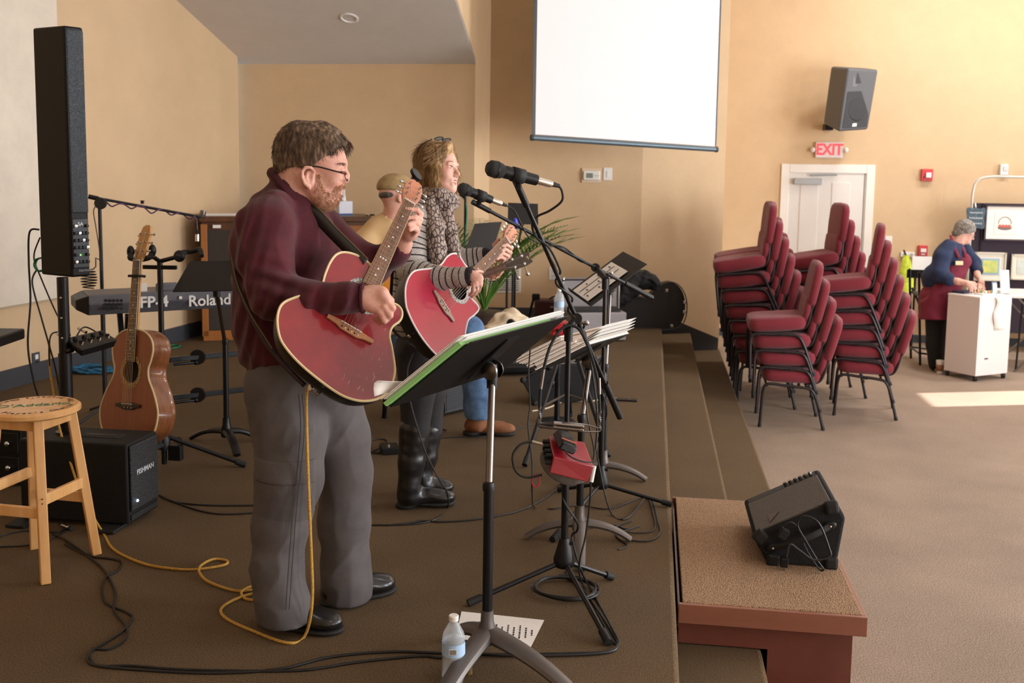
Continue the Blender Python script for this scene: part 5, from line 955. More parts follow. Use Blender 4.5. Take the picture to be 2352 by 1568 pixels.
MB().box(V(aa+au*aw/2-an*.13, zz/2+.01), (aw, .26, zz), Ra).build('cabinet', TOLEX, t, 0, bev=.008); MB().box(V(aa+au*aw/2, zz/2)+an*.004, (aw*.86, .012, zz*.8), Ra).build('grille_frame', M('grey_piping', (70, 72, 76), .5), t, 0); 
for i in range(12): MB().box(V(aa+au*aw/2, zz*(.15+.06*i))+an*.011, (aw*.82, .006, .014), Ra).build('grille_rib', M('rib_grey', (48, 50, 54), .7), t, 0)
kb = G(1160, 866); t = thing('pedal_case', 'open black pedal case lying on the carpet behind the front stand', 'case', kb); MB().box(kb+np.array([.0, .25, .05]), (.62, .42, .07), rotz(.35)).build('tray', BLK, t, 0, bev=.02); MB().box(kb+np.array([.0, .25, .09]), (.5, .3, .012), rotz(.35)).build('pedal_board', M('board_grey', (60, 60, 62), .7), t, 0)
for i in range(3): p = kb+rotz(.35)@np.array([-.16+.16*i, .0, 0])+np.array([0, .25, .115]); MB().box(p, (.09, .12, .045), rotz(.35)).build('pedal', [BLK, M('pedal_grey', (96, 96, 98), .4), M('pedal_dark', (44, 46, 50), .4)][i], t, 0, bev=.006); MB().lathe([(.012, 0), (.01, .02)], p+np.array([0, 0, .022]), (0, 0, 1), 8).build('pedal_switch', CHR, t)
rb = D(1283, 752, 6.2); t = thing('red_preamp_box', 'small red metal box under the water bottle behind the stands', 'preamp', V(rb, 0)); MB().box(rb, (.11, .1, .085), rotz(.3)).build('case', M('red_enamel', (176, 30, 36), .35, coat=.4), t, 0, bev=.008); MB().lathe([(.012, 0), (.01, .015)], rb+np.array([0, -.06, -.01]), (0, -1, 0), 8).build('knob', BLK, t); MB().rod(V(rb, .0), V(rb, rb[2]-.04), .018).build('support_post', BLKM, t); MB().lathe([(.12, 0), (.11, .012), (.02, .02)], V(rb, 0), (0, 0, 1), 16).build('support_base', BLKM, t)
GLS = M('clear_pet', (225, 232, 238), .08, alpha=.34); WATER = M('clear_water', (215, 226, 236), .05, alpha=.2)
def bottle(label, p, h, r, label_c=(170, 200, 232)):
    t = thing('water_bottle', label, 'bottle', p); pf = [(.0, .0), (r*.82, .002), (r, .02)]+[(r*(1-.05*(i % 2)), .02+.05*h+i*.035*h) for i in range(9)]+[(r, .42*h), (r*.97, .62*h), (r, .66*h), (r*.9, .74*h), (r*.55, .85*h), (r*.36, .9*h), (r*.36, .93*h)]
    MB().lathe(pf, p, (0, 0, 1), 24, False).build('body', GLS, t, 60); MB().lathe([(r*.42, .925*h), (r*.43, .99*h), (r*.38, h), (0, h)], p, (0, 0, 1), 20, False).build('cap', WHITE, t)
    MB().lathe([(r*1.012, .44*h), (r*1.0, .62*h)], p, (0, 0, 1), 28, False).build('label_band', M('bottle_label', label_c, .5), t, 60); MB().lathe([(0, .012), (r*.8, .014), (r*.9, .03), (r*.9, .4*h), (r*.88, .66*h), (0, .66*h)], p, (0, 0, 1), 20, False).build('water', WATER, t, 60)
    return t
bottle('clear water bottle with white cap behind the stands', rb+np.array([0, 0, .043]), .2, .032)
bw = G(1041, 1566); bw = np.array([bw[0], bw[1], 0.]); hb_ = zat(bw, 1412); bt_ = bottle('clear plastic water bottle with blue label at the front stand foot', bw, hb_, hb_*.165)
lp = -V(FW, 0)/np.linalg.norm(V(FW, 0)); Rl = np.stack([V(RT, 0)/np.linalg.norm(V(RT, 0)), (0, 0, 1), lp], 1); rr = hb_*.165*1.03
MB().box(bw+np.array([0, 0, hb_*.53])+lp*rr, (.024, .018, .001), np.stack([Rl[:, 0], Rl[:, 1], lp], 1)).build('barcode_panel', PAPER, bt_, 0)
for i in range(8): MB().box(bw+np.array([0, 0, hb_*.53])+lp*(rr+.001)+Rl[:, 0]*(-.009+.0026*i), (.0012 if i % 3 else .0007, .015, .0005), Rl).build('barcode_bar', INK, bt_, 0)
p = G(1073, 1545); t = thing('spice_bottle', 'small bottle with red cap behind the water bottle', 'bottle', p); MB().lathe([(.017, 0), (.017, .065), (.014, .07)], p, (0, 0, 1), 16).build('body', M('amber_label', (120, 92, 40), .5, n=60, rgb2=(70, 50, 26)), t); MB().lathe([(.0175, .07), (.0175, .088), (0, .09)], p, (0, 0, 1), 16, False).build('cap', M('red_cap', (206, 44, 40), .4), t)
# set list on the floor
a, b, c = G(1060, 1404, .003), G(1250, 1424, .003), G(1030, 1460, .003); t = thing('set_list', 'white set list sheet with printed lines on the stage carpet', 'sheet of paper', (b+c)/2); c = G(1045, 1466, .003); c4 = G(1218, 1488, .003); MB().add([a, b, c4, c]+[p+np.array([0, 0, .001]) for p in (a, b, c4, c)], [(3, 2, 1, 0), (4, 5, 6, 7), (0, 1, 5, 4), (1, 2, 6, 5), (2, 3, 7, 6), (3, 0, 4, 7)]).build('sheet', PAPER, t, 0)
uu = nrm(a-c); vv = nrm(b-a); Rp = np.stack([nrm(V(c-a, 0)), np.cross((0, 0, 1), nrm(V(c-a, 0))), (0, 0, 1)], 1)
for i in range(11):
    ctr = lerp(lerp(b, c4, .5), lerp(a, c, .5), .07+.075*i)+np.array([0, 0, .0014]); w_ = -.5*(.04+.05*((i*7) % 5)/4); end = -w_
    while w_ < end:
        l_ = float(rng.uniform(.006, .016)); MB().box(ctr+Rp[:, 0]*(w_+l_/2), (l_, .0055, .0004), Rp).build('printed_word', INK, t, 0); w_ += l_+.004
# ---- palm plant and stands around it
pb = G(1112, 800); t = thing('potted_palm', 'green potted palm behind the singing woman', 'plant', V(pb, 0)); MB().lathe([(.12, 0), (.16, .02), (.19, .3), (.2, .32), (.17, .33)], V(pb, 0), (0, 0, 1), 24).build('pot', M('dark_pot', (60, 44, 36), .6), t)
PGR = M('palm_green', (96, 138, 50), .5, n=10, rgb2=(52, 88, 28)); r_ = np.random.default_rng(5); top = V(pb, .34)
for i in range(22):
    a = i*2.4; L = r_.uniform(.95, 1.25); el = r_.uniform(.95, 1.45); P = []
    for j in range(10): s_ = j/9; P.append(top+L*s_*np.array([math.cos(a)*math.cos(el-.5*s_), math.sin(a)*math.cos(el-.5*s_), math.sin(el)*(1-.28*s_*s_)]))
    P = np.array(P); m = MB().tube(P, np.linspace(.008, .002, 10), 5); T = np.gradient(P, axis=0)
    for j in range(24):
        s_ = .25+.75*j/23; k_ = min(8, int(s_*9)); p = lerp(P[k_], P[k_+1], s_*9-k_); tn = nrm(T[k_]); sd = nrm(np.cross(tn, (0, 0, 1)))
        for q_ in (-1, 1):
            d_ = nrm(tn*.9+sd*q_*.9+np.array([0, 0, -.15])); ln = .24*math.sin(.35+2.6*(s_-.25)/.75*.95); w_ = nrm(np.cross(d_, (0, 0, 1)))*.009; m.add([p-w_*.5, p+w_*.5, p+d_*ln*.6+w_*.8, p+d_*ln, p+d_*ln*.6-w_*.8], [(0, 1, 2, 4), (4, 2, 3)])
    m.build('frond', PGR, t, 0)
b5 = G(1108, 770); music_stand('black music stand in front of the palm', b5, D(1062, 592, 7.0), D(1128, 585, 7.2), D(1090, 514, 7.3), [G(1060, 770), G(1150, 775), G(1110, 790)], legmat=BLKM, lip=0)
b6 = G(1180, 742); music_stand('black music stand right of the palm near the wall', b6, D(1166, 514, 8.2), D(1236, 516, 8.3), D(1167, 466, 8.4), [G(1140, 742), G(1215, 746), G(1180, 756)], legmat=BLKM, lip=0)
b7 = G(1066, 790); zz = zat(b7, 452); t = thing('microphone_stand', 'straight black microphone stand with teal cable before the palm', 'microphone stand', V(b7, 0)); MB().rod(V(b7, .0), V(b7, zz), .012).build('pole', BLKM, t); MB().lathe([(.13, 0), (.13, .015), (.03, .03)], V(b7, 0), (0, 0, 1), 20).build('round_base', BLKM, t); MB().tube([V(b7, zz), V(b7, zz+.03)-RT*.05], .018).build('mic_head', BLK, t)
d7 = dep(V(b7, 1)); cable('teal_cable', 'teal cable hanging down the stand before the palm', [(1062, 452, d7-.03), (1070, 465, d7-.03), (1072, 490, d7-.03), (1068, 560, d7-.03), (1064, 620, d7-.03), (1062, 720, d7-.03), G(1062, 795, .01)], .007, M('teal_cable', (40, 140, 120), .5))
b8 = G(1163, 770); t = thing('light_pole', 'pair of thin black poles before the wall vent', 'pole', V(b8, 0)); 
for s in (0, .055): MB().rod(V(b8+RT*s, 0), V(b8+RT*s, zat(b8, 560)), .012).build('pole', BLKM, t)
MB().box(V(b8+RT*.027, .02), (.26, .26, .03)).build('base', BLKM, t, 0, bev=.01); MB().box(V(b8+RT*.027, zat(b8, 562)), (.1, .03, .03)).build('bridge', BLKM, t, 0)
# bits clipped to the front microphone stand
dS = dA-.05; gb_ = SDF(.006); gk = thing('grey_foam_block', 'grey foam block strapped to the front stand under the red preamp', 'foam block', D(1292, 1112, dS)); 
for (x_, y_, r_) in ((1275, 1070, .042), (1262, 1050, .035), (1300, 1085, .045), (1330, 1085, .04), (1320, 1060, .04)): gb_.ell(D(x_, y_, dS), (r_, r_*.75, r_), None, .03)
gb_.build('foam', M('grey_foam', (120, 116, 112), .95, n=150, amt=.15, bump=.5, bs=250), gk)
REDM = M('dark_red_enamel', (140, 16, 32), .35, coat=.4); rp = thing('red_preamp', 'red metal preamp with a row of plugs on the front microphone stand', 'preamp', D(1308, 1108, dS-.06))
fr_ = [D(1262, 1086, dS-.1), D(1350, 1108, dS-.06), D(1364, 1070, dS-.06), D(1272, 1048, dS-.1)]; bk2 = [D(1256, 1035, dS+.02), D(1338, 1050, dS+.06), D(1342, 1014, dS+.06), D(1260, 1000, dS+.02)]
MB().hexa(fr_, bk2).build('case', REDM, rp, 0, bev=.004)
for u_ in (.22, .72): p = lerp(lerp(fr_[0], fr_[1], u_), lerp(fr_[3], fr_[2], u_), .3); MB().lathe([(.004, 0), (.003, .002), (0, .002)], p, nrm(np.cross(fr_[1]-fr_[0], fr_[3]-fr_[0]))*-1, 8, False).build('screw', CHR, rp)
for i in range(8): p = lerp(lerp(fr_[0], bk2[0], .1+.11*i), lerp(fr_[3], bk2[3], .1+.11*i), .5+.28*(i % 2)); MB().lathe([(.009, 0), (.008, .022), (0, .023)], p, -RT, 8, False).build('knob', BLK, rp)
MB().rod(D(1365, 1070, dS-.05), D(1358, 1106, dS-.05), .008).build('white_plug', WHITE, rp); MB().rod(D(1222, 1014, dS), D(1246, 1020, dS), .006).build('jack_plug', PEW, rp)
t = thing('wireless_pack', 'black wireless pack lying on the red preamp', 'wireless pack', D(1300, 1040, dS-.05)); f4 = [D(1283, 1032, dS-.1), D(1318, 1046, dS-.09), D(1328, 1030, dS-.08), D(1293, 1016, dS-.09)]; k4 = [D(1268, 996, dS+.02), D(1300, 1004, dS+.03), D(1314, 992, dS+.03), D(1282, 984, dS+.02)]; MB().hexa(f4, k4).build('case', BLK, t, 30, bev=.006); MB().plate(lerp(f4[3], k4[3], .2)+UP*.004, lerp(f4[2], k4[2], .2)+UP*.004, lerp(f4[3], k4[3], .27)+UP*.004, .001).build('orange_mark', M('orange_print', (190, 84, 50), .5), t, 0)
cable('black_cable', 'black cable loop from preamp jack to the foam block', [(1222, 1014, dS), (1196, 1020, dS-.02), (1178, 1045, dS-.03), (1184, 1080, dS-.03), (1208, 1096, dS-.03), (1245, 1090, dS-.02)], .0045); cable('black_cable', 'thin black lead from the wireless pack across the red preamp', [(1294, 1030, dS-.13), (1310, 1048, dS-.14), (1340, 1060, dS-.13), (1362, 1058, dS-.1), (1364, 1030, dS-.05), (1350, 960, dS), (1345, 900, dS)], .0028)
cable('black_cable', 'black lead hanging from the white plug of the preamp', [(1357, 1108, dS-.05), (1354, 1160, dS-.02), (1345, 1230, dS), (1330, 1300, dS+.02), G(1340, 1345, .006), G(1385, 1430, .006), G(1412, 1478, .006)], .0035)
rl = D(1230, 1104, dS); P = [rl+RT*.014*math.sin(a)+UP*(.022*math.cos(a)) for a in np.linspace(0, 6.3, 20)]; tag(MB().tube(P, .006, 8, flat=.4).build('cable_tie', M('red_velcro', (206, 40, 70), .7)), 'red strap loop hanging on a cable left of the preamp', 'strap')
hh = thing('harmonica_holder', 'wire harmonica holder with black arms hung on the front stand', 'harmonica holder', D(1305, 990, dS-.08)); dH = dS-.08
MB().tube(spline([D(1234, 970, dH), D(1255, 972, dH), D(1305, 971, dH-.03), (D(1350, 976, dH)), D(1382, 986, dH)], 5), .003, 6).build('upper_wire', STL, hh); MB().tube(spline([D(1238, 974, dH), D(1240, 980, dH), D(1270, 984, dH-.03), D(1330, 990, dH-.03), D(1374, 991, dH), D(1378, 984, dH)], 5), .003, 6).build('lower_wire', STL, hh)
for (x_, ya, yb) in ((1239, 935, 972), (1377, 945, 982)):
    P = [D(x_, ya+(yb-ya)*i/50, dH)+RT*.006*math.cos(i*1.3)+FW*.006*math.sin(i*1.3) for i in range(51)]; MB().tube(P, .0016, 5).build('spring', STL, hh); MB().rod(D(x_, ya, dH), D(x_+2, yb, dH), .0025).build('spring_rod', BLKM, hh)
MB().tube(spline([D(1239, 938, dH), D(1242, 890, dH), D(1246, 860, dH+.02), D(1262, 800, dH+.05), D(1285, 760, dH+.07), D(1306, 748, dH+.08), D(1330, 756, dH+.08), D(1352, 800, dH+.07), D(1372, 870, dH+.03), D(1378, 945, dH)], 6), .0055, 8).build('neck_loop', RUB, hh)
for p, q_ in (((1242, 893), (1249, 848)), ((1377, 905), (1376, 868))): MB().rod(D(*p, dH), D(*q_, dH), .006).build('clamp', STL, hh)
t = thing('harmonica', 'silver harmonica clamped in the wire holder', 'harmonica', D(1306, 980, dH-.03)); a, b = D(1271, 975, dH-.03), D(1341, 982, dH-.03); ex = nrm(b-a); Rh = np.stack([ex, nrm(np.cross((0, 0, 1), ex)), nrm(np.cross(ex, np.cross((0, 0, 1), ex)))], 1); L = np.linalg.norm(b-a); c = (a+b)/2; MB().box(c+Rh[:, 2]*.006, (L, .026, .009), Rh).build('top_cover', CHR, t, 0, bev=.003); MB().box(c-Rh[:, 2]*.006, (L, .026, .009), Rh).build('bottom_cover', CHR, t, 0, bev=.003); MB().box(c, (L*.98, .024, .006), Rh).build('comb', M('comb_red', (90, 34, 40), .5), t, 0)
for i in range(10): MB().box(c+Rh[:, 0]*(L*(-.36+.08*i))-Rh[:, 1]*.0125, (.006, .003, .005), Rh).build('hole', RUB, t, 0)
t = thing('cable_protector', 'small black rubber plate on the carpet by the monitor', 'plate', G(1440, 918)); MB().box(G(1440, 918, .006), (.14, .06, .012)).build('plate', BLK, t, 0, bev=.003); MB().box(G(1446, 917, .014), (.02, .02, .006)).build('stud', STL, t, 0)
t = thing('foot_pedal', 'small black foot pedal on the carpet behind the man', 'pedal', G(895, 1032)); p = G(895, 1030, .02); MB().box(p, (.1, .12, .04), rotz(.4)).build('case', BLK, t, 0, bev=.006); MB().lathe([(.01, 0), (.009, .012)], p+np.array([0, -.03, .02]), (0, 0, 1), 10).build('switch', CHR, t)
cable('black_cable', 'black cable loop beside the small foot pedal', [(893, 1036), (860, 1040), (838, 1030), (850, 1012), (880, 1008), (888, 1016), (860, 1034), (845, 1040)], .004)
cable('black_cable', 'thin cable on the carpet behind the woman boots', [(985, 1008), (1040, 1004), (1110, 1002), (1180, 985), (1225, 975)], .003); cable('black_cable', 'small cable loop on the carpet left of the brown boot', [(985, 995), (1000, 985), (1025, 988), (1015, 1000), (985, 1000), (975, 992)], .003)
# ================================================================ guitars
ROSE = M('rosewood', (96, 62, 44), .5, n=30, amt=.3, stretch=(1, .1, 1)); FRB = M('worn_fretboard', (146, 104, 78), .5, n=40, rgb2=(92, 60, 44), stretch=(1, .12, 1)); HEADW = M('salmon_headstock', (196, 124, 92), .35, n=12, amt=.08, coat=.3)
IVO = M('ivory_binding', (226, 206, 160), .45); MOP = M('pearl', (228, 228, 226), .25); NIC = M('nickel', (176, 172, 164), .25, metal=1); BRZ = M('bronze_string', (190, 158, 120), .3, metal=.9)
def guitar(label, S, N, xd, outline, top, side, depth_, bowl, dots, hole=(0, .155, .05), rosette=None, binding=IVO, bridge=None, board=None, headm=None, cutaway=True, tuner=None, pegs=None, face_up=False):
    """S saddle, N nut, xd direction of the treble side; outline: pixels on the face plane or local (x, y)"""
    S, N = np.asarray(S), np.asarray(N); L = np.linalg.norm(N-S); y = (N-S)/L; x = nrm(xd-y*(xd@y)); z = np.cross(x, y)
    if z@FW > 0: x = -x; z = -z
    R = np.stack([x, y, z], 1); sc = L/.645
    t = thing('acoustic_guitar', label, 'guitar', S, R); q = lambda p: (np.asarray(p)-S)@R
    if len(outline[0]) == 2 and abs(outline[0][0]) > 5: o2 = np.array([q(inter(a, b, S, z))[:2] for a, b in outline])
    else: o2 = np.array(outline)*sc
    O = spline(o2, 5, True); c = O.mean(0); n = len(O); hx, hy, hr = np.array(hole)*sc; hk = [(hx+hr*math.cos(a), hy+hr*math.sin(a)) for a in np.linspace(0, 2*math.pi, 28)[:-1]]
    m = MB(); tri = tessellate_polygon([[Vector((*p, 0)) for p in O], [Vector((*p, 0)) for p in hk]]); m.add([(*p, 0) for p in O]+[(*p, 0) for p in hk], tri); m.add([(*p, -.003) for p in O]+[(*p, -.003) for p in hk], tri)
    h0 = len(hk); m.add([(*p, 0) for p in hk]+[(*p, -.003) for p in hk], [(i, (i+1) % h0, h0+(i+1) % h0, h0+i) for i in range(h0)]); bt = m.build('top', top, t, 0)
    rows = []
    for i in range(10):
        s_ = i/9; k_ = (1-.55*s_**2.4) if bowl else (1.0 if s_ < .85 else 1-.03*(s_-.85)/.15); zz = -depth_*(math.sin(s_*math.pi/2) if bowl else s_)
        rows.append([(*(c+(p-c)*k_), zz) for p in O])
    m = MB(); P = np.array(rows); m.grid(np.concatenate([P, P[:, :1]], 1)); m.add([(*p[:2], p[2]) for p in P[-1]]+[(*c, P[-1][0][2]-.008)], [(i, (i+1) % n, n) for i in range(n)]); m.build('sides_and_back', side, t, 50)
    m = MB(); C2 = [(*(c+(p-c)*.999), .0) for p in O]; m.tube(C2+[C2[0], C2[1]], .0042*sc, 6, False).build('binding', binding, t)
    m = MB(); a = np.linspace(0, 2*math.pi, 40); r1, r2 = hr*1.02, hr*1.42; m.add([(hx+r_*math.cos(k_), hy+r_*math.sin(k_), .0012) for r_ in (r1, r2) for k_ in a], [(i, i+1, 41+i-1+0, 40+i) if False else (i, i+1, 40+i+1, 40+i) for i in range(39)]).build('rosette', rosette or M_cells('pearl_rosette', (216, 214, 206), (70, 66, 60), 220, .4, 0), t, 0)
    MB().lathe([(hr*1.5, 0), (hr*1.5, .002), (0, .002)], (hx, hy, -.03), (0, 0, 1), 20, False).build('soundhole_shade_disc', M('painted_hole_shade', (26, 18, 14), .9), t)  # added near-black disc, paints the shade inside the body under the hole
    # bridge
    bo = [(-.085, -.008), (-.05, -.012), (-.03, -.02), (.03, -.02), (.05, -.012), (.085, -.008), (.085, .006), (.03, .012), (-.03, .012), (-.085, .006)]; MB().prism(np.array(bo)*sc, 0, .009, None, (0, 0, .001)).build('bridge', bridge or M('bridge_wood', (164, 112, 76), .5, n=30, amt=.2), t, 0, bev=.002)
    MB().box((0, .006*sc, .011), (.075*sc, .003, .005)).build('saddle', MOP, t, 0)
    for i in range(6): MB().ell(((-.029+.0116*i)*sc, -.011*sc, .011), (.0028, .0028, .003), None, 8, 5).build('bridge_pin', MOP if i % 2 else BLK, t)
    # neck
    ye = hy+hr*.8; w0, w1 = .0285*sc, .0215*sc; yn = L; fb = board or FRB; zf = .013
    MB().hexa([(-w0, ye, .002), (w0, ye, .002), (w1, yn, .002), (-w1, yn, .002)], [(-w0, ye, zf), (w0, ye, zf), (w1, yn, zf), (-w1, yn, zf)]).build('fretboard', fb, t, 0)
    for s in (-1, 1): MB().rod((s*w0, ye, zf-.003), (s*w1, yn, zf-.003), .0016, 6).build('neck_binding', binding, t)
    P = [(0, lerp(.31*sc, yn, k_), -.006) for k_ in np.linspace(0, 1, 8)]; m = MB(); P2 = []
    rr = np.linspace(w0*.97, w1*.97, 8)
    for i in range(8): P2.append([(rr[i]*math.cos(a_), P[i][1], .003-abs(rr[i]*math.sin(a_))*.85) for a_ in np.linspace(math.pi, 2*math.pi, 9)])
    m.grid(np.array(P2)).build('neck', headm or HEADW, t, 180)
    MB().box((0, .3*sc, -.02), (.05*sc, .06*sc, .04)).build('heel', headm or HEADW, t, 0, bev=.01)
    for f in range(1, 21):
        yf = L-L*(1-2**(-f/12)); yf = L*2**(-f/12)
        if yf < ye+.004: break
        w = w1+(w0-w1)*(yn-yf)/(yn-ye); MB().box((0, yf, zf+.0006), (2*w, .0016*sc, .0014)).build('fret', NIC, t, 0)
        if f in dots:
            yc = (L*2**(-f/12)+L*2**(-(f-1)/12))/2
            for dx in ((0,) if f != 12 else (-.011*sc, 0, .011*sc)): MB().lathe([(.0036*sc, 0), (.0036*sc, .0008), (0, .0008)], (dx, yc, zf), (0, 0, 1), 10, False).build('inlay_dot', MOP, t)
    MB().box((0, yn, zf), (2*w1, .005, .006)).build('nut', MOP, t, 0)
    # headstock, tilted back
    Rh = rotx(-.22); ho = np.array([(-.022, .0), (-.031, .03), (-.036, .06), (-.037, .12), (-.026, .16), (-.008, .172), (.0, .166), (.008, .172), (.026, .16), (.037, .12), (.036, .06), (.031, .03), (.022, .0)])*sc; hb = np.array([0, yn, .004])
    hs = MB().prism(ho, -.014, 0, Rh, hb).build('headstock', headm or HEADW, t, 0, bev=.002)
    for s in (-1, 1):
        for i in range(3):
            b = np.array([s*.021*sc, (.045+.04*i)*sc, 0]); w = hb+Rh@b; tm = MB().rod(w, w+Rh@np.array([0, 0, .014]), .0035, 8).build('tuner_post', CHR, hs); e_ = hb+Rh@(b+np.array([s*.032*sc, 0, -.01]))
            MB().rod(hb+Rh@(b+np.array([s*.014*sc, 0, -.01])), e_, .0025, 6).build('tuner_shaft', CHR, hs); MB().ell(e_, (.009*sc, .007*sc, .0045), Rh, 10, 6).build('tuner_button', (pegs or CHR), hs); MB().lathe([(.006, 0), (.005, .002), (0, .002)], w, Rh@np.array([0, 0, 1]), 8, False).build('tuner_washer', CHR, hs)
    order = [(-1, 0), (-1, 1), (-1, 2), (1, 2), (1, 1), (1, 0)]
    for i in range(6):
        b = (-.029+.0116*i)*sc; nx = (-.0175+.007*i)*sc; s, k_ = order[i]; pe = hb+Rh@np.array([s*.021*sc, (.045+.04*k_)*sc, .01]); MB().tube([(b, -.008*sc, .011), (b, .006*sc, .0145), (nx, yn, .0165), pe], .0007 if i > 2 else .0009, 5).build('string', NIC if i > 2 else BRZ, t)
    MB().lathe([(.009, 0), (.009, .012), (.004, .016)], (0, o2[:, 1].min()-.0, -depth_*.35), (0, -1, 0), 10).build('strap_button', CHR, t)
    if tuner: w = hb+Rh@np.array([-.01*sc, .18*sc, -.004]); MB().box(w+Rh@np.array([0, .0, -.006]), (.02, .045, .012), Rh).build('tuner_clamp', BLK, hs, 0, bev=.003); MB().lathe([(.0, -.006), (.027, -.006), (.029, 0), (.027, .006), (0, .006)], w+Rh@np.array([.0, .036, 0])*1.0, Rh@np.array([.3, .1, 1]), 20, False).build('clip_tuner', tuner, hs)
    return t, R, S, L
def redtop(name, a, b, worn, coat):
    m = M(name, a, .28, coat=coat); t, p = nodes(m); tc = t.nodes.new('ShaderNodeTexCoord')
    def nz(scale, st, lo, hi, c0, c1):
        mp = t.nodes.new('ShaderNodeMapping'); mp.inputs['Scale'].default_value = st; t.links.new(tc.outputs['Object'], mp.inputs[0]); n = t.nodes.new('ShaderNodeTexNoise'); n.inputs['Scale'].default_value = scale; n.inputs['Detail'].default_value = 8; n.inputs['Roughness'].default_value = .7; t.links.new(mp.outputs[0], n.inputs[0]); r = t.nodes.new('ShaderNodeValToRGB'); r.color_ramp.elements[0].position = lo; r.color_ramp.elements[1].position = hi; r.color_ramp.elements[0].color = (*c0, 1); r.color_ramp.elements[1].color = (*c1, 1); t.links.new(n.outputs[0], r.inputs[0]); return r
    base = nz(4, (1, 1, 1), .3, .7, lin(a), lin(b)); out = base.outputs[0]
    if worn:
        sx = t.nodes.new('ShaderNodeSeparateXYZ'); t.links.new(tc.outputs['Object'], sx.inputs[0]); mr = t.nodes.new('ShaderNodeMapRange'); mr.inputs[1].default_value = .0; mr.inputs[2].default_value = .14; mr.inputs[3].default_value = 0; mr.inputs[4].default_value = 1; t.links.new(sx.outputs['X'], mr.inputs[0])
        sc_ = nz(26, (3.2, .8, 1), .6, .68, (0, 0, 0), (1, 1, 1)); ml = t.nodes.new('ShaderNodeMath'); ml.operation = 'MULTIPLY'; t.links.new(mr.outputs[0], ml.inputs[0]); t.links.new(sc_.outputs[0], ml.inputs[1]); mx = t.nodes.new('ShaderNodeMixRGB'); mx.inputs[2].default_value = (*lin((214, 160, 140)), 1); t.links.new(ml.outputs[0], mx.inputs[0]); t.links.new(out, mx.inputs[1])
        sp = nz(60, (1, 1, 1), .7, .74, (0, 0, 0), (1, 1, 1)); m2 = t.nodes.new('ShaderNodeMixRGB'); m2.inputs[2].default_value = (*lin((220, 176, 156)), 1); t.links.new(sp.outputs[0], m2.inputs[0]); t.links.new(mx.outputs[0], m2.inputs[1]); out = m2.outputs[0]
    t.links.new(out, p.inputs['Base Color']); p.inputs['Coat IOR'].default_value = 1.9; return m
# guitar of the man
gS, gN = D(803, 757, 3.2), D(937, 467, 3.655)
bout = [(849, 606), (824, 588), (794, 579), (773, 584), (758, 603), (747, 629), (738, 655), (715, 672), (680, 682), (648, 698), (637, 730), (642, 772), (659, 802), (692, 838), (738, 876), (784, 907), (824, 920), (860, 918), (886, 904), (902, 876), (907, 846), (901, 802), (895, 772), (901, 751), (919, 736), (924, 718), (916, 703), (901, 695), (884, 686), (872, 668), (868, 648), (862, 628)]
DK = {3, 5, 7, 9, 12, 15, 17}
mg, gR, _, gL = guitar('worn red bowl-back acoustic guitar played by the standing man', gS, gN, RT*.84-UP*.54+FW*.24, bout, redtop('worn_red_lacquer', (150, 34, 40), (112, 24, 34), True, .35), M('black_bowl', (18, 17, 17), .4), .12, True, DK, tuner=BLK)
MB().lathe([(.011, 0), (.011, .02), (.007, .024), (.007, .03)], (gR.T@(D(722, 889, 3.13)-gS)), gR.T@nrm(-FW-RT*.3), 14).build('output_jack', CHR, mg)
# guitar of the woman
wS, wN = D(1018, 703, 4.4), D(1162, 553, 4.885)
wout = [(1075, 618), (1066, 605), (1053, 586), (1041, 582), (1027, 589), (1012, 608), (990, 616), (965, 619), (949, 624), (937, 640), (931, 663), (932, 698), (939, 721), (956, 755), (979, 789), (1007, 818), (1035, 828), (1058, 818), (1068, 795), (1068, 771), (1071, 750), (1076, 734), (1089, 723), (1099, 711), (1096, 700), (1085, 688), (1078, 676), (1080, 660), (1084, 645)]
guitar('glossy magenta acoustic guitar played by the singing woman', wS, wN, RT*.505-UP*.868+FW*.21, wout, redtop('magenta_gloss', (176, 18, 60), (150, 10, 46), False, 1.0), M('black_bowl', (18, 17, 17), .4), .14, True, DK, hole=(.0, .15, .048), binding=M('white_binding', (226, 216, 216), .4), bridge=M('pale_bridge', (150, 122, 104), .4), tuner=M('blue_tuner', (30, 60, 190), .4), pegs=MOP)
# brown guitar on its stand
bS, bN = D(296, 930, 4.72), D(318, 598, 4.78); sym = [(.03, .335), (.08, .325), (.125, .295), (.142, .25), (.132, .2), (.118, .165), (.125, .12), (.165, .06), (.198, -.01), (.2, -.06), (.178, -.115), (.125, -.155), (.06, -.17)]
sym = sym+[(-a, b) for a, b in sym[::-1]]
nB = nrm(-FW*.84-RT*.54); yB = nrm(bN-bS); CEDAR = M('cedar_top', (158, 88, 46), .35, n=26, rgb2=(134, 68, 34), stretch=(3, .12, 1), coat=.4); MAHO = M('mahogany_side', (150, 92, 52), .35, n=16, rgb2=(104, 58, 30), stretch=(2, .3, 3), coat=.5)
guitar('brown wooden acoustic guitar with capo standing in the guitar stand', bS, bN, np.cross(yB, nB), sym, CEDAR, MAHO, .105, False, DK, hole=(0, .15, .052), rosette=M_cells('gold_rosette', (216, 180, 112), (110, 76, 40), 160, .4, 0), bridge=M('ebony', (48, 28, 22), .4), board=M('dark_fretboard', (70, 48, 36), .5, n=40, amt=.2), headm=M('maple_head', (206, 154, 92), .4, n=14, amt=.12), pegs=CHR)
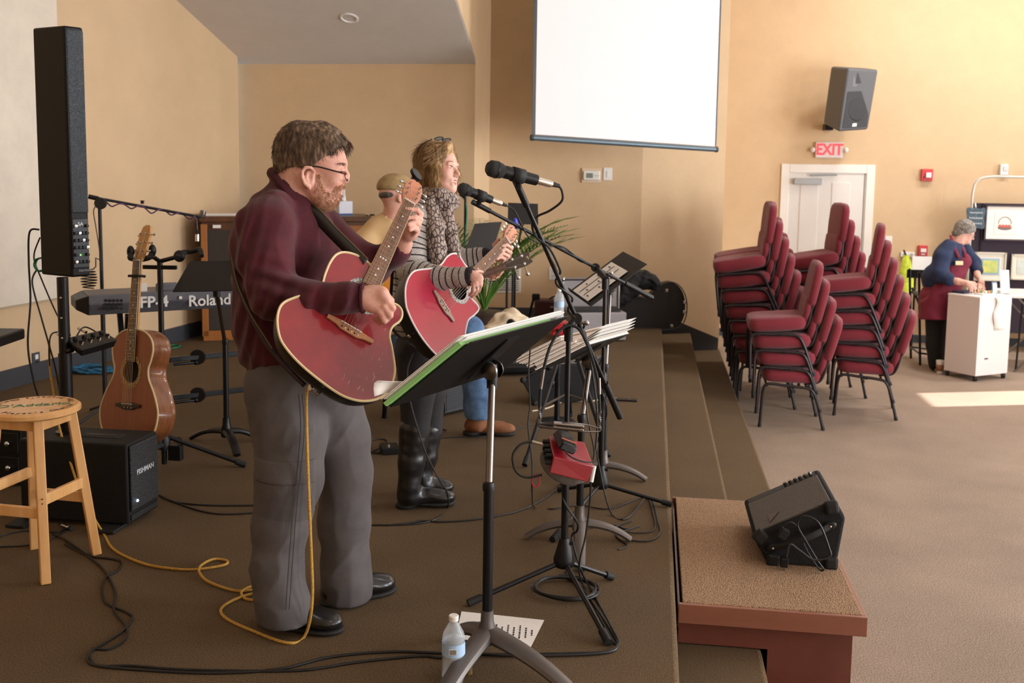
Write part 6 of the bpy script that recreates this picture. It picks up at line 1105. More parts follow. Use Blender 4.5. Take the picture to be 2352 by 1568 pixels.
t = thing('guitar_capo', 'black capo clamped on the neck of the brown guitar', 'capo', lerp(bS, bN, .885)); c = lerp(bS, bN, .89); xb = nrm(np.cross(yB, nB)); zb2 = np.cross(xb, yB); zb2 = zb2 if zb2@FW < 0 else -zb2; MB().box(c+zb2*.022, (.075, .012, .012), np.stack([xb, yB, zb2], 1)).build('pressing_bar', RUB, t, 0, bev=.003); MB().tube([c+zb2*.02+xb*.036, c+xb*.042-zb2*.01, c-zb2*.03+xb*.01], .006, 8).build('clamp_arm', BLK, t)

# ================================================================ people
def skin(name, a, b): return M(name, a, .5, n=22, rgb2=b, bump=.08, bs=160, spec=.35)
SK1 = skin('ruddy_skin', (222, 174, 156), (206, 146, 128)); SK2 = skin('fair_skin', (230, 186, 168), (214, 158, 140))
class Per:
    """helper: points and radii given in picture pixels at a base distance, plus depth offset in metres"""
    def __init__(s, d0): s.d = d0
    def p(s, x, y, dd=0): return D(x, y, s.d+dd)
    def r(s, px, dd=0): return px*(s.d+dd)/F
    def caps(s, S_, seq, k=.02):
        for a, b in zip(seq[:-1], seq[1:]): S_.cap(s.p(*a[:3]), s.p(*b[:3]), s.r(a[3], a[2]), s.r(b[3], b[2]), k)
    def el(s, S_, x, y, dd, rx, ry, dz, R=None, k=.02, sub=False): S_.ell(s.p(x, y, dd), (s.r(rx), s.r(ry), dz), AX if R is None else R, k, sub)
AX = np.stack([RT, UP, FW], 1)
def spin(a): return AX@np.array([[math.cos(a), -math.sin(a), 0], [math.sin(a), math.cos(a), 0], [0, 0, 1]])
def fingers(P, S_, specs, r=6.2, k=.004):
    for sp in specs:
        n = len(sp); rs = [r*(1-.22*i/(n-1)) for i in range(n)]
        P.caps(S_, [(*q_, rs[i]) for i, q_ in enumerate(sp)], k)
def set_attr(o, name, vals):
    at = o.data.attributes.new(name, 'FLOAT', 'POINT'); at.data.foreach_set('value', np.asarray(vals, np.float32))
def vco(o): a = np.zeros(len(o.data.vertices)*3); o.data.vertices.foreach_get('co', a); return a.reshape(-1, 3)
def vno(o): a = np.zeros(len(o.data.vertices)*3); o.data.vertices.foreach_get('normal', a); return a.reshape(-1, 3)
def proj(Pw): v = np.asarray(Pw)-CP; z_ = v@FW; return 1176+F*(v@RT)/z_, YP-F*(v@UP)/z_, z_
def hairmat(name, a, b, c):
    m = M(name, a, .5, spec=.4); t, p = nodes(m); tc = t.nodes.new('ShaderNodeTexCoord'); mp = t.nodes.new('ShaderNodeMapping'); mp.inputs['Scale'].default_value = (1, 1, .25); t.links.new(tc.outputs['Object'], mp.inputs[0]); n = t.nodes.new('ShaderNodeTexNoise'); n.inputs['Scale'].default_value = 90; n.inputs['Detail'].default_value = 6; t.links.new(mp.outputs[0], n.inputs[0]); r = t.nodes.new('ShaderNodeValToRGB'); e = r.color_ramp.elements; e[0].position = .3; e[0].color = (*lin(a), 1); e[1].position = .75; e[1].color = (*lin(c), 1); k_ = e.new(.52); k_.color = (*lin(b), 1); t.links.new(n.outputs[0], r.inputs[0]); t.links.new(r.outputs[0], p.inputs['Base Color']); return m
def folds(V_, seeds, amp, sc, ax=(1, 1, .35)):
    return snoise(V_*np.array(ax), sc, seeds)*amp
def push(V_, o_dir, amt): return V_+o_dir*amt[:, None]

# ---------------------------------------------------------------- man at the front
A = Per(3.5); mp_ = A.p; base = V((G(690, 1445)+G(820, 1385))/2, 0)
man = thing('person', 'bearded man in maroon sweater and grey cargo trousers playing a red guitar', 'person', base)
s = SDF(.0042); tilt = spin(-.12)
s.ell(mp_(713, 350), (.116, .108, .08), tilt, .02); s.ell(mp_(738, 398), (.072, .088, .066), spin(-.2), .03); s.ell(mp_(752, 372), (.062, .05, .064), tilt, .03)
for sd in (-1, 1):
    A.caps(s, [(712, 425, sd*.05, 20), (738, 452, sd*.03, 20), (752, 456, 0, 20)], .03); s.ell(mp_(764, 412, sd*.038), (.03, .032, .026), tilt, .025)
    s.ell(mp_(709, 408, sd*.08), (.022, .034, .014), spin(-.2), .006); A.caps(s, [(722, 394, sd*.088, 3.4), (714, 385, sd*.094, 4), (702, 384, sd*.099, 4.2), (694, 394, sd*.102, 4.2), (694, 408, sd*.1, 4.2), (700, 422, sd*.094, 4.4), (711, 432, sd*.088, 5)], .003); s.ell(mp_(711, 406, sd*.1), (.013, .021, .013), spin(-.2), .004, True); A.caps(s, [(706, 396, sd*.092, 3), (703, 408, sd*.094, 3), (708, 420, sd*.09, 3)], .003)
    A.caps(s, [(776, 379, sd*.036, 8), (788, 377, sd*.012, 9)], .014); s.ell(mp_(787, 391, sd*.031), (.017, .01, .017), None, .012, True); s.ell(mp_(780, 392, sd*.03), (.0165, .0125, .016), None, .006); A.caps(s, [(786, 396, sd*.02, 2.6), (787, 395, sd*.032, 2.6), (780, 394, sd*.045, 2.4)], .003); s.ell(mp_(788, 415, sd*.012), (.011, .009, .009), None, .008)
A.caps(s, [(787, 381, 0, 6), (794, 402, 0, 8), (793, 412, 0, 9.5)], .012); A.caps(s, [(776, 428, -.022, 7.5), (779, 428, 0, 8), (776, 428, .022, 7.5)], .012); s.ell(mp_(778, 443), (.014, .008, .024), None, .01)
A.caps(s, [(684, 405, .0, 42), (668, 455, .01, 46), (655, 500, .03, 55)], .04); A.caps(s, [(655, 500, .03, 55), (650, 700, .05, 80), (660, 860, .03, 80)], .05)
# right (near) arm and strumming hand
A.caps(s, [(615, 520, -.15, 38), (632, 680, -.24, 34), (825, 684, -.3, 23), (842, 684, -.305, 22)], .03)
s.ell(mp_(862, 686, -.31), (.04, .046, .02), spin(-.5), .015); A.caps(s, [(845, 672, -.31, 15), (878, 674, -.315, 13), (888, 688, -.312, 12)], .012); A.caps(s, [(845, 698, -.31, 14), (872, 712, -.312, 12)], .012)
fingers(A, s, [[(884, 676, -.312), (898, 690, -.3), (892, 704, -.27), (880, 712, -.255)], [(887, 690, -.318), (902, 707, -.31), (896, 720, -.275), (882, 722, -.26)], [(882, 704, -.32), (896, 724, -.312), (888, 734, -.275), (874, 730, -.262)], [(872, 714, -.318), (883, 736, -.31), (874, 740, -.28), (862, 732, -.265)], [(850, 662, -.3), (872, 664, -.275), (888, 676, -.262)]], 8.6, .005)
# left (far) arm and fretting hand
A.caps(s, [(725, 520, .22, 38), (850, 612, .34, 30), (922, 566, .24, 19), (928, 556, .23, 18)], .03); s.ell(mp_(945, 532, .2), (.04, .03, .026), spin(.95), .016)
fingers(A, s, [[(958, 512, .205), (967, 492, .185), (958, 482, .145), (921, 480, .115)], [(957, 522, .2), (966, 504, .175), (954, 498, .13), (929, 503, .105)], [(953, 532, .195), (962, 516, .165), (954, 510, .115), (938, 515, .09)], [(947, 540, .19), (956, 528, .155), (950, 523, .11), (941, 528, .09)], [(932, 540, .225), (926, 520, .24), (930, 502, .235)]], 7.2, .005)
# legs inside the trousers
A.caps(s, [(655, 880, -.06, 50), (652, 1120, -.09, 40), (650, 1390, -.1, 24)], .03); A.caps(s, [(735, 890, .1, 50), (790, 1130, .15, 38), (795, 1335, .15, 24)], .03)
s.build('body', SK1, man)
# sweater
SWT = M('maroon_knit', (84, 20, 34), .95, n=9, rgb2=(62, 14, 26), bump=.22, bs=600, sheen=.12)
s = SDF(.008)
A.el(s, 655, 575, .04, 118, 130, .19, spin(.06), .05); A.el(s, 648, 720, .05, 112, 150, .2, None, .06); A.el(s, 668, 800, .05, 108, 95, .19, None, .05); A.el(s, 600, 560, -.02, 62, 100, .15, spin(-.12), .05); A.caps(s, [(650, 470, .0, 52), (655, 520, .03, 80)], .05)
A.caps(s, [(632, 478, -.1, 40), (612, 520, -.16, 62), (610, 600, -.2, 60), (632, 676, -.24, 56), (700, 690, -.27, 46), (800, 683, -.3, 33), (826, 683, -.302, 31)], .03); A.caps(s, [(715, 500, .16, 45), (735, 530, .22, 52), (800, 590, .3, 48), (850, 612, .34, 42), (905, 580, .26, 30), (916, 572, .245, 28)], .03)
A.el(s, 775, 620, .12, 60, 55, .1, None, .05)
A.caps(s, [(628, 402, .05, 14), (650, 430, -.05, 14), (690, 470, -.04, 14)], .03)
s.cap(mp_(678, 400, .0), mp_(672, 452, .01), A.r(40), A.r(46), .006, True)
zh = mp_(620, 884)[2]; s.half((0, 0, zh), (0, 0, -1), .008); s.cap(mp_(829, 684, -.302), mp_(880, 690, -.3), A.r(25), A.r(25), .004, True); s.cap(mp_(921, 568, .24), mp_(960, 540, .2), A.r(22), A.r(22), .004, True)
def swd(V_):
    px, py, _ = proj(V_); arm = np.exp(-((py-690)/40)**2)*(px > 600)*(px < 830); w_ = .003*snoise(V_*np.array([1, 1, .5]), 20, 1)+.008*ridge(V_*np.array([1, 1, .45]), 13, 2)+.004*ridge(V_, 24, 4); w_ = w_+arm*.007*np.sin((px*.9+py*.35)*.16+1.4*snoise(V_, 9, 3)); el = np.exp(-(((px-640)/60)**2+((py-650)/45)**2)); w_ = w_+el*.009*np.sin((py-px*.3)*.16)
    bk = np.exp(-(((px-560)/40)**2)); w_ = w_+bk*.006*np.sin(px*.2+py*.05); c_ = mp_(660, 650, .04); d_ = V_-c_; d_[:, 2] *= .3; d_ /= np.linalg.norm(d_, axis=1)[:, None]; return V_+d_*w_[:, None]
s.build('sweater', SWT, man, swd)
RIB = M('maroon_rib', (74, 17, 30), .95, bump=.7, bs=500); MB().tube(spline([mp_(622, 398, .06), mp_(628, 402, -.03), mp_(648, 426, -.085), mp_(676, 458, -.075), mp_(698, 478, -.03), mp_(706, 482, .02)], 6), A.r(9), 8, flat=.8).build('collar_rib', RIB, man)
P = [mp_(833, 684, -.302)+(UP*math.cos(a)+FW*math.sin(a))*A.r(30)*np.array(1.) for a in np.linspace(0, 6.283, 25)]; MB().tube(P, .006, 6, False).build('cuff_rib', RIB, man)
# trousers
TR = M('grey_cotton_trousers', (96, 90, 90), .9, n=5, rgb2=(76, 71, 72), bump=.1, bs=900)
s = SDF(.008); A.el(s, 690, 880, .02, 126, 88, .17, None, .05); A.caps(s, [(645, 900, -.06, 80), (668, 1000, -.07, 80), (666, 1100, -.09, 74), (646, 1200, -.1, 62), (636, 1300, -.1, 56), (648, 1380, -.1, 57), (654, 1450, -.1, 60)], .03); A.caps(s, [(745, 905, .1, 80), (775, 1000, .12, 70), (794, 1080, .15, 58), (790, 1200, .16, 57), (795, 1290, .155, 51), (797, 1340, .15, 53), (797, 1400, .15, 55)], .03); s.half(mp_(655, 1424, -.1), (0, 0, -1), .004, (mp_(655, 1440, -.1), .13)); s.half(mp_(797, 1374, .15), (0, 0, -1), .004, (mp_(797, 1390, .15), .125))
for (x_, y_, dd) in ((655, 1424, -.1), (797, 1374, .15)):
    zc_ = mp_(x_, y_, dd)[2]; pass
s.half((0, 0, mp_(640, 872)[2]+.09), (0, 0, 1), .006)
def trd(V_):
    px, py, dz = proj(V_); U_ = np.c_[px*.0016+py*.0009, dz*.7, py*.0017-px*.0006]; w_ = .003*snoise(V_*np.array([1, 1, .6]), 14, 11)+.007*ridge(U_, 20, 12)*(.35+.65*np.exp(-((py-1330)/120)**2)+.5*np.exp(-((py-1010)/80)**2))+.004*ridge(V_*np.array([1, 1, .25]), 18, 14); c_ = np.where((px < 722)[:, None], mp_(652, 1100, -.09)[None], mp_(790, 1100, .14)[None]); d_ = V_-c_; d_[:, 2] = 0; d_ /= np.linalg.norm(d_, axis=1)[:, None]+1e-6; return V_+d_*w_[:, None]
s.build('trousers', TR, man, trd)
def pocket(name, seq, y0_, y1_, sc_, xl, xr):
    s = SDF(.006); A.caps(s, [(a, b, c, d*sc_) for a, b, c, d in seq], .02); s.half(mp_(660, y0_), (0, 0, 1), .004); s.half(mp_(660, y1_), (0, 0, -1), .004); s.half(mp_(xl, 1100), -RT, .004); s.half(mp_(xr, 1100), RT, .004); s.half(mp_(660, 1100, -.12), FW, .004); return s.build(name, TR, man, trd)
seq = [(645, 900, -.06, 80), (668, 1000, -.07, 80), (666, 1100, -.09, 74), (646, 1200, -.1, 62)]; pocket('cargo_pocket', seq, 1050, 1160, 1.05, 606, 738); pocket('pocket_flap', seq, 1022, 1072, 1.085, 610, 745)
STI = M('dark_stitching', (66, 62, 62), .9)
for off in (0, .012): P = spline([mp_(686, 905, -.2)-FW*.0+RT*off, mp_(690, 1000, -.205)+RT*off, mp_(672, 1180, -.215)+RT*off, mp_(656, 1400, -.2)+RT*off], 6); MB().tube(P, .0016, 5).build('side_seam', STI, man)
# shoes
SHO = M('black_leather', (20, 19, 19), .32, n=30, amt=.2, coat=.25, bump=.1, bs=60); SOLE = M('shoe_sole', (26, 24, 22), .7)
def shoe(P_, hx, hy, tx, ty, dd0, dd1, hgt=34, w=.05):
    zb_ = .0; h_ = V(G(hx, hy), 0); t_ = V(G(tx, ty), 0); ax = nrm(t_-h_); L = np.linalg.norm(t_-h_); sd = np.cross(ax, (0, 0, 1)); Rs_ = np.stack([ax, sd, (0, 0, 1)], 1); q_ = lambda a, z_: h_+ax*L*a+np.array([0, 0, z_])
    s = SDF(.005); s.ell(q_(.2, .045), (L*.2, w*.82, .045), Rs_, .02); s.ell(q_(.5, .045), (L*.3, w*.88, .042), Rs_, .03); s.ell(q_(.78, .036), (L*.22, w, .034), Rs_, .03); s.cap(q_(.22, .06), q_(.3, .1), w*.78, w*.72, .03); s.half(q_(0, .016), (0, 0, -1), .003); up_ = s.build('shoe', SHO, man if P_ is None else P_)
    s = SDF(.005); s.ell(q_(.2, .012), (L*.23, w*.92, .022), Rs_, .01); s.ell(q_(.52, .012), (L*.32, w*.94, .02), Rs_, .03); s.ell(q_(.78, .012), (L*.245, w*1.1, .02), Rs_, .03); s.half(q_(0, 0.0), (0, 0, -1), .002); s.half(q_(0, .018), (0, 0, 1), .002); s.build('sole', SOLE, up_)
    for i in range(4): c_ = q_(.42+.06*i, .088-.011*i); MB().tube([c_-sd*.022, c_+np.array([0, 0, .008]), c_+sd*.022], .0026, 6).build('lace', BLK, up_)
    return up_
shoe(man, 598, 1430, 786, 1452, 0, 0, w=.052); shoe(man, 740, 1392, 906, 1352, 0, 0, w=.05)
# hair, beard, glasses
HR1 = hairmat('brown_grey_hair', (52, 40, 30), (100, 80, 62), (166, 140, 114))
def under(V_):
    px, py, _ = proj(V_); return px, py
s = SDF(.006); s.ell(mp_(712, 347), (.128, .117, .089), tilt, .01); s.ell(mp_(760, 330), (.062, .045, .066), spin(-.5), .03); s.ell(mp_(672, 372), (.062, .062, .074), None, .03); A.caps(s, [(790, 335, -.035, 10), (794, 338, .0, 11), (790, 335, .035, 10)], .03)
s.ell(mp_(735, 437), (.085, .085, .12), spin(-.3), .006, True); s.ell(mp_(783, 388), (.055, .055, .12), None, .01, True); s.ell(mp_(708, 424, -.08), (.024, .062, .04), None, .008, True); s.ell(mp_(708, 424, .08), (.024, .062, .04), None, .008, True); s.half(mp_(660, 402), nrm(-UP*.92-RT*.2), .006); s.ell(mp_(707, 258, -.03), (.042, .03, .055), tilt, .02, True)
hair = s.build('hair', HR1, man, lambda V_: V_+(snoise(V_, 90, 21)*.0016)[:, None]*nrm(np.array([1, 1, 1.])))
Vh, Nh = vco(hair), vno(hair); hc = mp_(712, 350); px, py, _ = proj(Vh); Nh = Vh-hc; Nh /= np.linalg.norm(Nh, axis=1)[:, None]; ok = np.where((np.linalg.norm(Vh-hc, axis=1) > .085) & ~((px > 684) & (px < 730) & (py < 294)))[0]; pk = rng.choice(ok, 7000); nn = Nh[pk]; crown = nrm(mp_(690, 268)-hc)
fl = nn-crown; fl -= nn*(fl*nn).sum(1)[:, None]; fl /= np.linalg.norm(fl, axis=1)[:, None]+1e-6; fl = fl*.75+RT*.3*(px[pk] > 730)[:, None]-np.array([0, 0, .35])*1; fl -= nn*(fl*nn).sum(1)[:, None]*.85
so = strands('hair_strands', HR1, man, Vh[pk]-nn*.002, fl+nn*.22, .022, 4, .0008, .12, .06, 3); so['kind'] = 'stuff'
BRD = hairmat('ginger_beard', (136, 92, 64), (190, 142, 106), (226, 188, 154)); bo = man.children[0]; Vb = vco(bo); px, py, dz = proj(Vb); nb_ = vno(bo)
def inpoly(px, py, poly):
    r = np.zeros(len(px), bool); n = len(poly)
    for i in range(n):
        (x0_, y0_), (x1_, y1_) = poly[i], poly[(i+1) % n]; c = ((y0_ > py) != (y1_ > py)) & (px < (x1_-x0_)*(py-y0_)/(y1_-y0_+1e-9)+x0_); r ^= c
    return r
msk = inpoly(px, py, [(724, 398), (736, 398), (739, 420), (748, 436), (764, 437), (774, 424), (792, 422), (790, 432), (776, 437), (775, 444), (790, 446), (785, 470), (760, 484), (728, 482), (720, 455)]) & (np.linalg.norm(Vb-mp_(738, 435), axis=1) < .15)
ix = np.where(msk)[0]; pk = rng.choice(ix, 3800); so = strands('beard', BRD, man, Vb[pk], nb_[pk]*.45+RT*.2-UP*.7, .009, 3, .0006, .25, .03, 5); so['kind'] = 'stuff'
ix = np.where((py > 374) & (py < 381) & (px > 770) & (px < 793) & (np.abs(dz-3.5) > .008))[0]; 
if len(ix): so = strands('eyebrow', HR1, man, Vb[rng.choice(ix, 160)], np.tile(RT*.5+UP*.2-FW*.3, (160, 1)), .008, 2, .0006, .2, 0, 6); so['kind'] = 'stuff'
GLK = M('glasses_black', (16, 14, 14), .3, coat=.5); gl = MB()
for sd in (-1, 1): P = spline([mp_(694, 392, sd*.088), mp_(697, 385, sd*.089), mp_(725, 382, sd*.088), mp_(770, 393, sd*.078), mp_(795, 400, sd*.066)], 5); gl.tube(P, .0028, 6)
GLs = gl.build('glasses', GLK, man)
for sd in (-1, 1):
    c_ = mp_(795, 405, sd*.034); P = [c_+FW*sd*.0+FW*.027*math.cos(a)+(UP*.95-RT*.25)*.017*math.sin(a) for a in np.linspace(0, 6.283, 20)]; MB().tube(P, .0018, 6, False).build('lens_rim', GLK, GLs)
    MB().add([c_]+P[:-1], [(0, i+1, (i+1) % 19+1) for i in range(19)]).build('lens', M('lens_glass', (240, 244, 246), .02, trans=1, alpha=.25), GLs, 0)
MB().tube(spline([mp_(795, 402, -.01), mp_(799, 399, 0), mp_(795, 402, .01)], 4), .002, 6).build('bridge', GLK, GLs)
MB().lathe([(.003, 0), (.003, .01)], mp_(785, 398, -.072), RT, 6).build('tortoise_hinge', M('tortoise', (150, 70, 40), .3), GLs)
for sd in (-1, 1): MB().tube(spline([mp_(788, 395, sd*.018), mp_(790.5, 395, sd*.03), mp_(783, 393.5, sd*.046)], 5), .0016, 5).build('eyelashes', M('lash', (70, 46, 36), .6), man)
# strap
STR = M('black_strap_leather', (34, 28, 22), .5); SED = M('strap_edge', (110, 88, 50), .6)
def ribbon(name, pts, w, wd, parent, mat, th=.003, n=6):
    P = spline(np.array(pts), n); W_ = np.asarray(wd, float); m = MB(); T = np.gradient(P, axis=0); rows = []
    for i in range(len(P)): t_ = nrm(T[i]); ww = nrm(W_-t_*(W_@t_)); rows.append([P[i]-ww*w/2, P[i]+ww*w/2])
    return m.grid(np.array(rows)).build(name, mat, parent, 180, solid=th), np.array(rows)
gst = thing('guitar_strap', 'black leather strap over the shoulder of the man', 'guitar strap', mp_(720, 500, -.02))
_, rw = ribbon('front_band', [mp_(700, 474, -.03), mp_(725, 492, -.06), mp_(760, 530, -.08), mp_(800, 570, -.1), mp_(836, 606, -.12)], .042, UP+RT*.6, gst, STR)
MB().tube(rw[:, 1], .0022, 5).build('edge_stitch', SED, gst)
ribbon('back_band', [mp_(532, 560, -.06), mp_(536, 620, -.12), mp_(556, 680, -.18), mp_(600, 770, -.24), mp_(645, 830, -.28), mp_(700, 885, -.33)], .016, RT*.8+UP*.4, gst, M('dark_brown_leather', (42, 24, 22), .6)); MB().tube(spline([mp_(532, 590, -.11), mp_(545, 650, -.17), mp_(575, 720, -.235), mp_(625, 800, -.285)], 6), .0022, 5).build('loose_lace', SED, gst)

# ---------------------------------------------------------------- singing woman
B = Per(4.69); bp_ = B.p; wom = thing('person', 'blonde woman in striped sweater and patterned scarf singing with a magenta guitar', 'person', V(G(975, 1160), 0))
fw_ = nrm(RT*.88-FW*.47); up_ = nrm(UP-RT*.04); sd_ = nrm(np.cross(fw_, up_)); up_ = np.cross(sd_, fw_); HX = np.stack([fw_, up_, sd_], 1)   # face forward, up, her right side (towards camera negative)
hc2 = bp_(1006, 390); hp2 = lambda f_, u_, s_: hc2+fw_*f_+up_*u_+sd_*s_
s = SDF(.0042); s.ell(hp2(-.01, .03, 0), (.095, .09, .073), HX, .02); s.ell(hp2(.035, -.03, 0), (.056, .078, .056), HX, .03); s.ell(hp2(.045, .03, 0), (.045, .05, .055), HX, .02)
for sg in (-1, 1):
    s.cap(hp2(.0, -.05, sg*.045), hp2(.06, -.092, sg*.016), .02, .02, .03); s.ell(hp2(.066, -.028, sg*.033), (.022, .024, .022), HX, .02); s.ell(hp2(.092, .006, sg*.03), (.012, .009, .015), HX, .01, True); s.ell(hp2(.077, .005, sg*.03), (.0125, .011, .013), HX, .006); s.cap(hp2(.083, .022, sg*.042), hp2(.091, .024, sg*.012), .007, .007, .01); s.ell(hp2(.1, -.034, sg*.009), (.008, .007, .008), HX, .006)
s.cap(hp2(.09, .012, 0), hp2(.112, -.026, 0), .006, .0095, .01); s.ell(hp2(.078, -.092, 0), (.018, .018, .02), HX, .02); s.cap(hp2(.082, -.052, -.016), hp2(.082, -.052, .016), .012, .012, .012); s.cap(hp2(.087, -.072, -.013), hp2(.087, -.072, .013), .009, .009, .01); s.ell(hp2(.098, -.061, 0), (.016, .005, .016), HX, .004, True)
B.caps(s, [(998, 425, .01, 24), (990, 475, .03, 28), (985, 540, .04, 40), (980, 700, .05, 45), (975, 800, .04, 45)], .03)
B.caps(s, [(962, 500, -.1, 22), (945, 618, -.17, 20), (1075, 632, -.31, 12), (1086, 632, -.32, 11.5)], .02); s.ell(bp_(1094, 642, -.33), (.03, .034, .015), spin(-.9), .012)
fingers(B, s, [[(1097, 630, -.325), (1107, 640, -.31), (1106, 652, -.29), (1099, 660, -.28)], [(1098, 640, -.335), (1105, 655, -.325), (1100, 668, -.3), (1092, 676, -.29)], [(1093, 648, -.34), (1097, 664, -.33), (1090, 676, -.31), (1084, 682, -.3)], [(1088, 652, -.34), (1088, 666, -.335), (1082, 674, -.315), (1078, 678, -.305)], [(1088, 628, -.31), (1098, 622, -.285), (1108, 624, -.27)]], 4.6, .003)
B.caps(s, [(1010, 510, .16, 22), (1040, 600, .3, 18), (1118, 588, .27, 11), (1128, 590, .26, 11)], .02); s.ell(bp_(1152, 590, .22), (.04, .026, .02), spin(.2), .012)
fingers(B, s, [[(1168, 582, .21), (1175, 570, .19), (1164, 562, .16), (1149, 566, .14)], [(1168, 590, .2), (1173, 580, .18), (1160, 572, .145), (1146, 577, .125)], [(1162, 596, .195), (1167, 588, .17), (1156, 582, .135), (1144, 587, .115)], [(1154, 600, .19), (1158, 594, .165), (1150, 590, .135), (1141, 595, .115)], [(1140, 585, .24), (1134, 562, .24), (1146, 549, .225)]], 4.8, .003)
B.caps(s, [(965, 800, -.04, 30), (958, 950, -.05, 24), (945, 1110, -.06, 14)], .02); B.caps(s, [(985, 800, .1, 30), (985, 950, .12, 22), (972, 1085, .12, 13)], .02); s.build('body', SK2, wom)
def stripemat(name, base_, dark, freq):
    m = M(name, base_, .95, n=220, rgb2=tuple(int(v*.62) for v in base_), bump=.4, bs=400); t, p = nodes(m); r = [x for x in t.nodes if x.type == 'VALTORGB'][0]; at = t.nodes.new('ShaderNodeAttribute'); at.attribute_name = 'st'; mt = t.nodes.new('ShaderNodeMath'); mt.operation = 'FRACT'; ml = t.nodes.new('ShaderNodeMath'); ml.operation = 'MULTIPLY'; ml.inputs[1].default_value = freq; t.links.new(at.outputs['Fac'], ml.inputs[0]); t.links.new(ml.outputs[0], mt.inputs[0]); lt = t.nodes.new('ShaderNodeMath'); lt.operation = 'LESS_THAN'; lt.inputs[1].default_value = .2; t.links.new(mt.outputs[0], lt.inputs[0]); mx = t.nodes.new('ShaderNodeMixRGB'); mx.inputs[2].default_value = (*lin(dark), 1); t.links.new(lt.outputs[0], mx.inputs[0]); t.links.new(r.outputs[0], mx.inputs[1]); t.links.new(mx.outputs[0], p.inputs['Base Color']); return m
arm1 = [(975, 478, -.06, 30), (955, 505, -.1, 38), (943, 570, -.14, 38), (946, 622, -.17, 34), (1000, 640, -.24, 29), (1060, 636, -.3, 22), (1078, 634, -.315, 21)]; arm2 = [(1005, 490, .14, 30), (1015, 530, .18, 32), (1040, 596, .3, 26), (1095, 590, .29, 20), (1116, 586, .275, 18)]
s = SDF(.006); B.el(s, 985, 530, .03, 52, 75, .13, None, .04); B.el(s, 965, 640, .04, 62, 90, .14, None, .05); B.el(s, 955, 720, .04, 60, 80, .14, None, .04); B.caps(s, arm1, .02); B.caps(s, arm2, .02); B.caps(s, [(992, 462, .02, 32), (985, 500, .03, 45)], .03); s.half((0, 0, bp_(960, 785)[2]), (0, 0, -1), .006); s.cap(bp_(1082, 634, -.318), bp_(1120, 636, -.34), B.r(15), B.r(15), .003, True)
s.cap(bp_(996, 430, .01), bp_(992, 462, .02), B.r(30), B.r(34), .004, True)
ws = s.build('sweater', stripemat('grey_striped_knit', (212, 203, 196), (40, 33, 36), 33), wom, lambda V_: V_+np.c_[snoise(V_, 28, 31), snoise(V_, 28, 32), snoise(V_, 28, 33)]*.003)
Vw = vco(ws); st_ = Vw[:, 2].copy(); best = np.full(len(Vw), 9.)
px, py, dz = proj(Vw)
best = np.minimum(best, np.linalg.norm((Vw-bp_(975, 600, .04))*np.array([1, 1, .35]), axis=1)-.16)
for arm in (arm1, arm2):
    acc = 0
    for a, b in zip(arm[:-1], arm[1:]):
        pa, pb = bp_(*a[:3]), bp_(*b[:3]); d_ = pb-pa; L = np.linalg.norm(d_); tt = np.clip((Vw-pa)@d_/L**2, 0, 1); dist = np.linalg.norm(Vw-pa-tt[:, None]*d_, axis=1)-B.r(a[3]+tt*(b[3]-a[3])); u_ = dist < best; st_[u_] = 5-(acc+tt[u_]*L); best[u_] = dist[u_]; acc += L
set_attr(ws, 'st', st_)
SCF = M_cells('leaf_print_scarf', (176, 158, 148), (52, 42, 44), 64, .95, .4, 'EDGE', (1, 1, .55)); s = SDF(.006)
for i in range(16):
    a = i/16*6.283; b = (i+1)/16*6.283; f_ = lambda a: bp_(998, 456+7*math.cos(a), .015)+RT*(.07*math.cos(a)+.008)+FW*.085*math.sin(a); s.cap(f_(a), f_(b), .036+.006*math.sin(3*a), .036+.006*math.sin(3*b), .02)
B.caps(s, [(985, 470, -.1, 20), (998, 520, -.135, 21), (1004, 570, -.15, 20), (1008, 608, -.16, 17)], .02); B.caps(s, [(1022, 478, -.06, 17), (1034, 530, -.08, 16), (1044, 585, -.09, 14), (1046, 605, -.09, 12)], .02); B.caps(s, [(1012, 452, -.08, 20), (1030, 462, -.05, 20)], .03); B.caps(s, [(975, 462, -.06, 18), (962, 470, .02, 16), (966, 466, .1, 16)], .03)
s.build('scarf', SCF, wom, lambda V_: V_+np.c_[snoise(V_, 60, 41), snoise(V_, 60, 42), snoise(V_, 22, 43)]*.004)
JN = M('black_denim', (30, 26, 28), .85, n=40, amt=.2, bump=.2, bs=300); s = SDF(.007); B.el(s, 965, 800, .03, 58, 55, .13, None, .04); B.caps(s, [(955, 815, -.05, 46), (958, 900, -.06, 42), (955, 985, -.06, 32), (948, 1030, -.06, 27)], .02); B.caps(s, [(985, 815, .1, 42), (985, 900, .13, 38), (985, 985, .13, 29), (978, 1030, .13, 25)], .02); s.build('jeans', JN, wom, lambda V_: V_+np.c_[snoise(V_, 30, 51), snoise(V_, 30, 52), snoise(V_, 30, 53)]*.003)
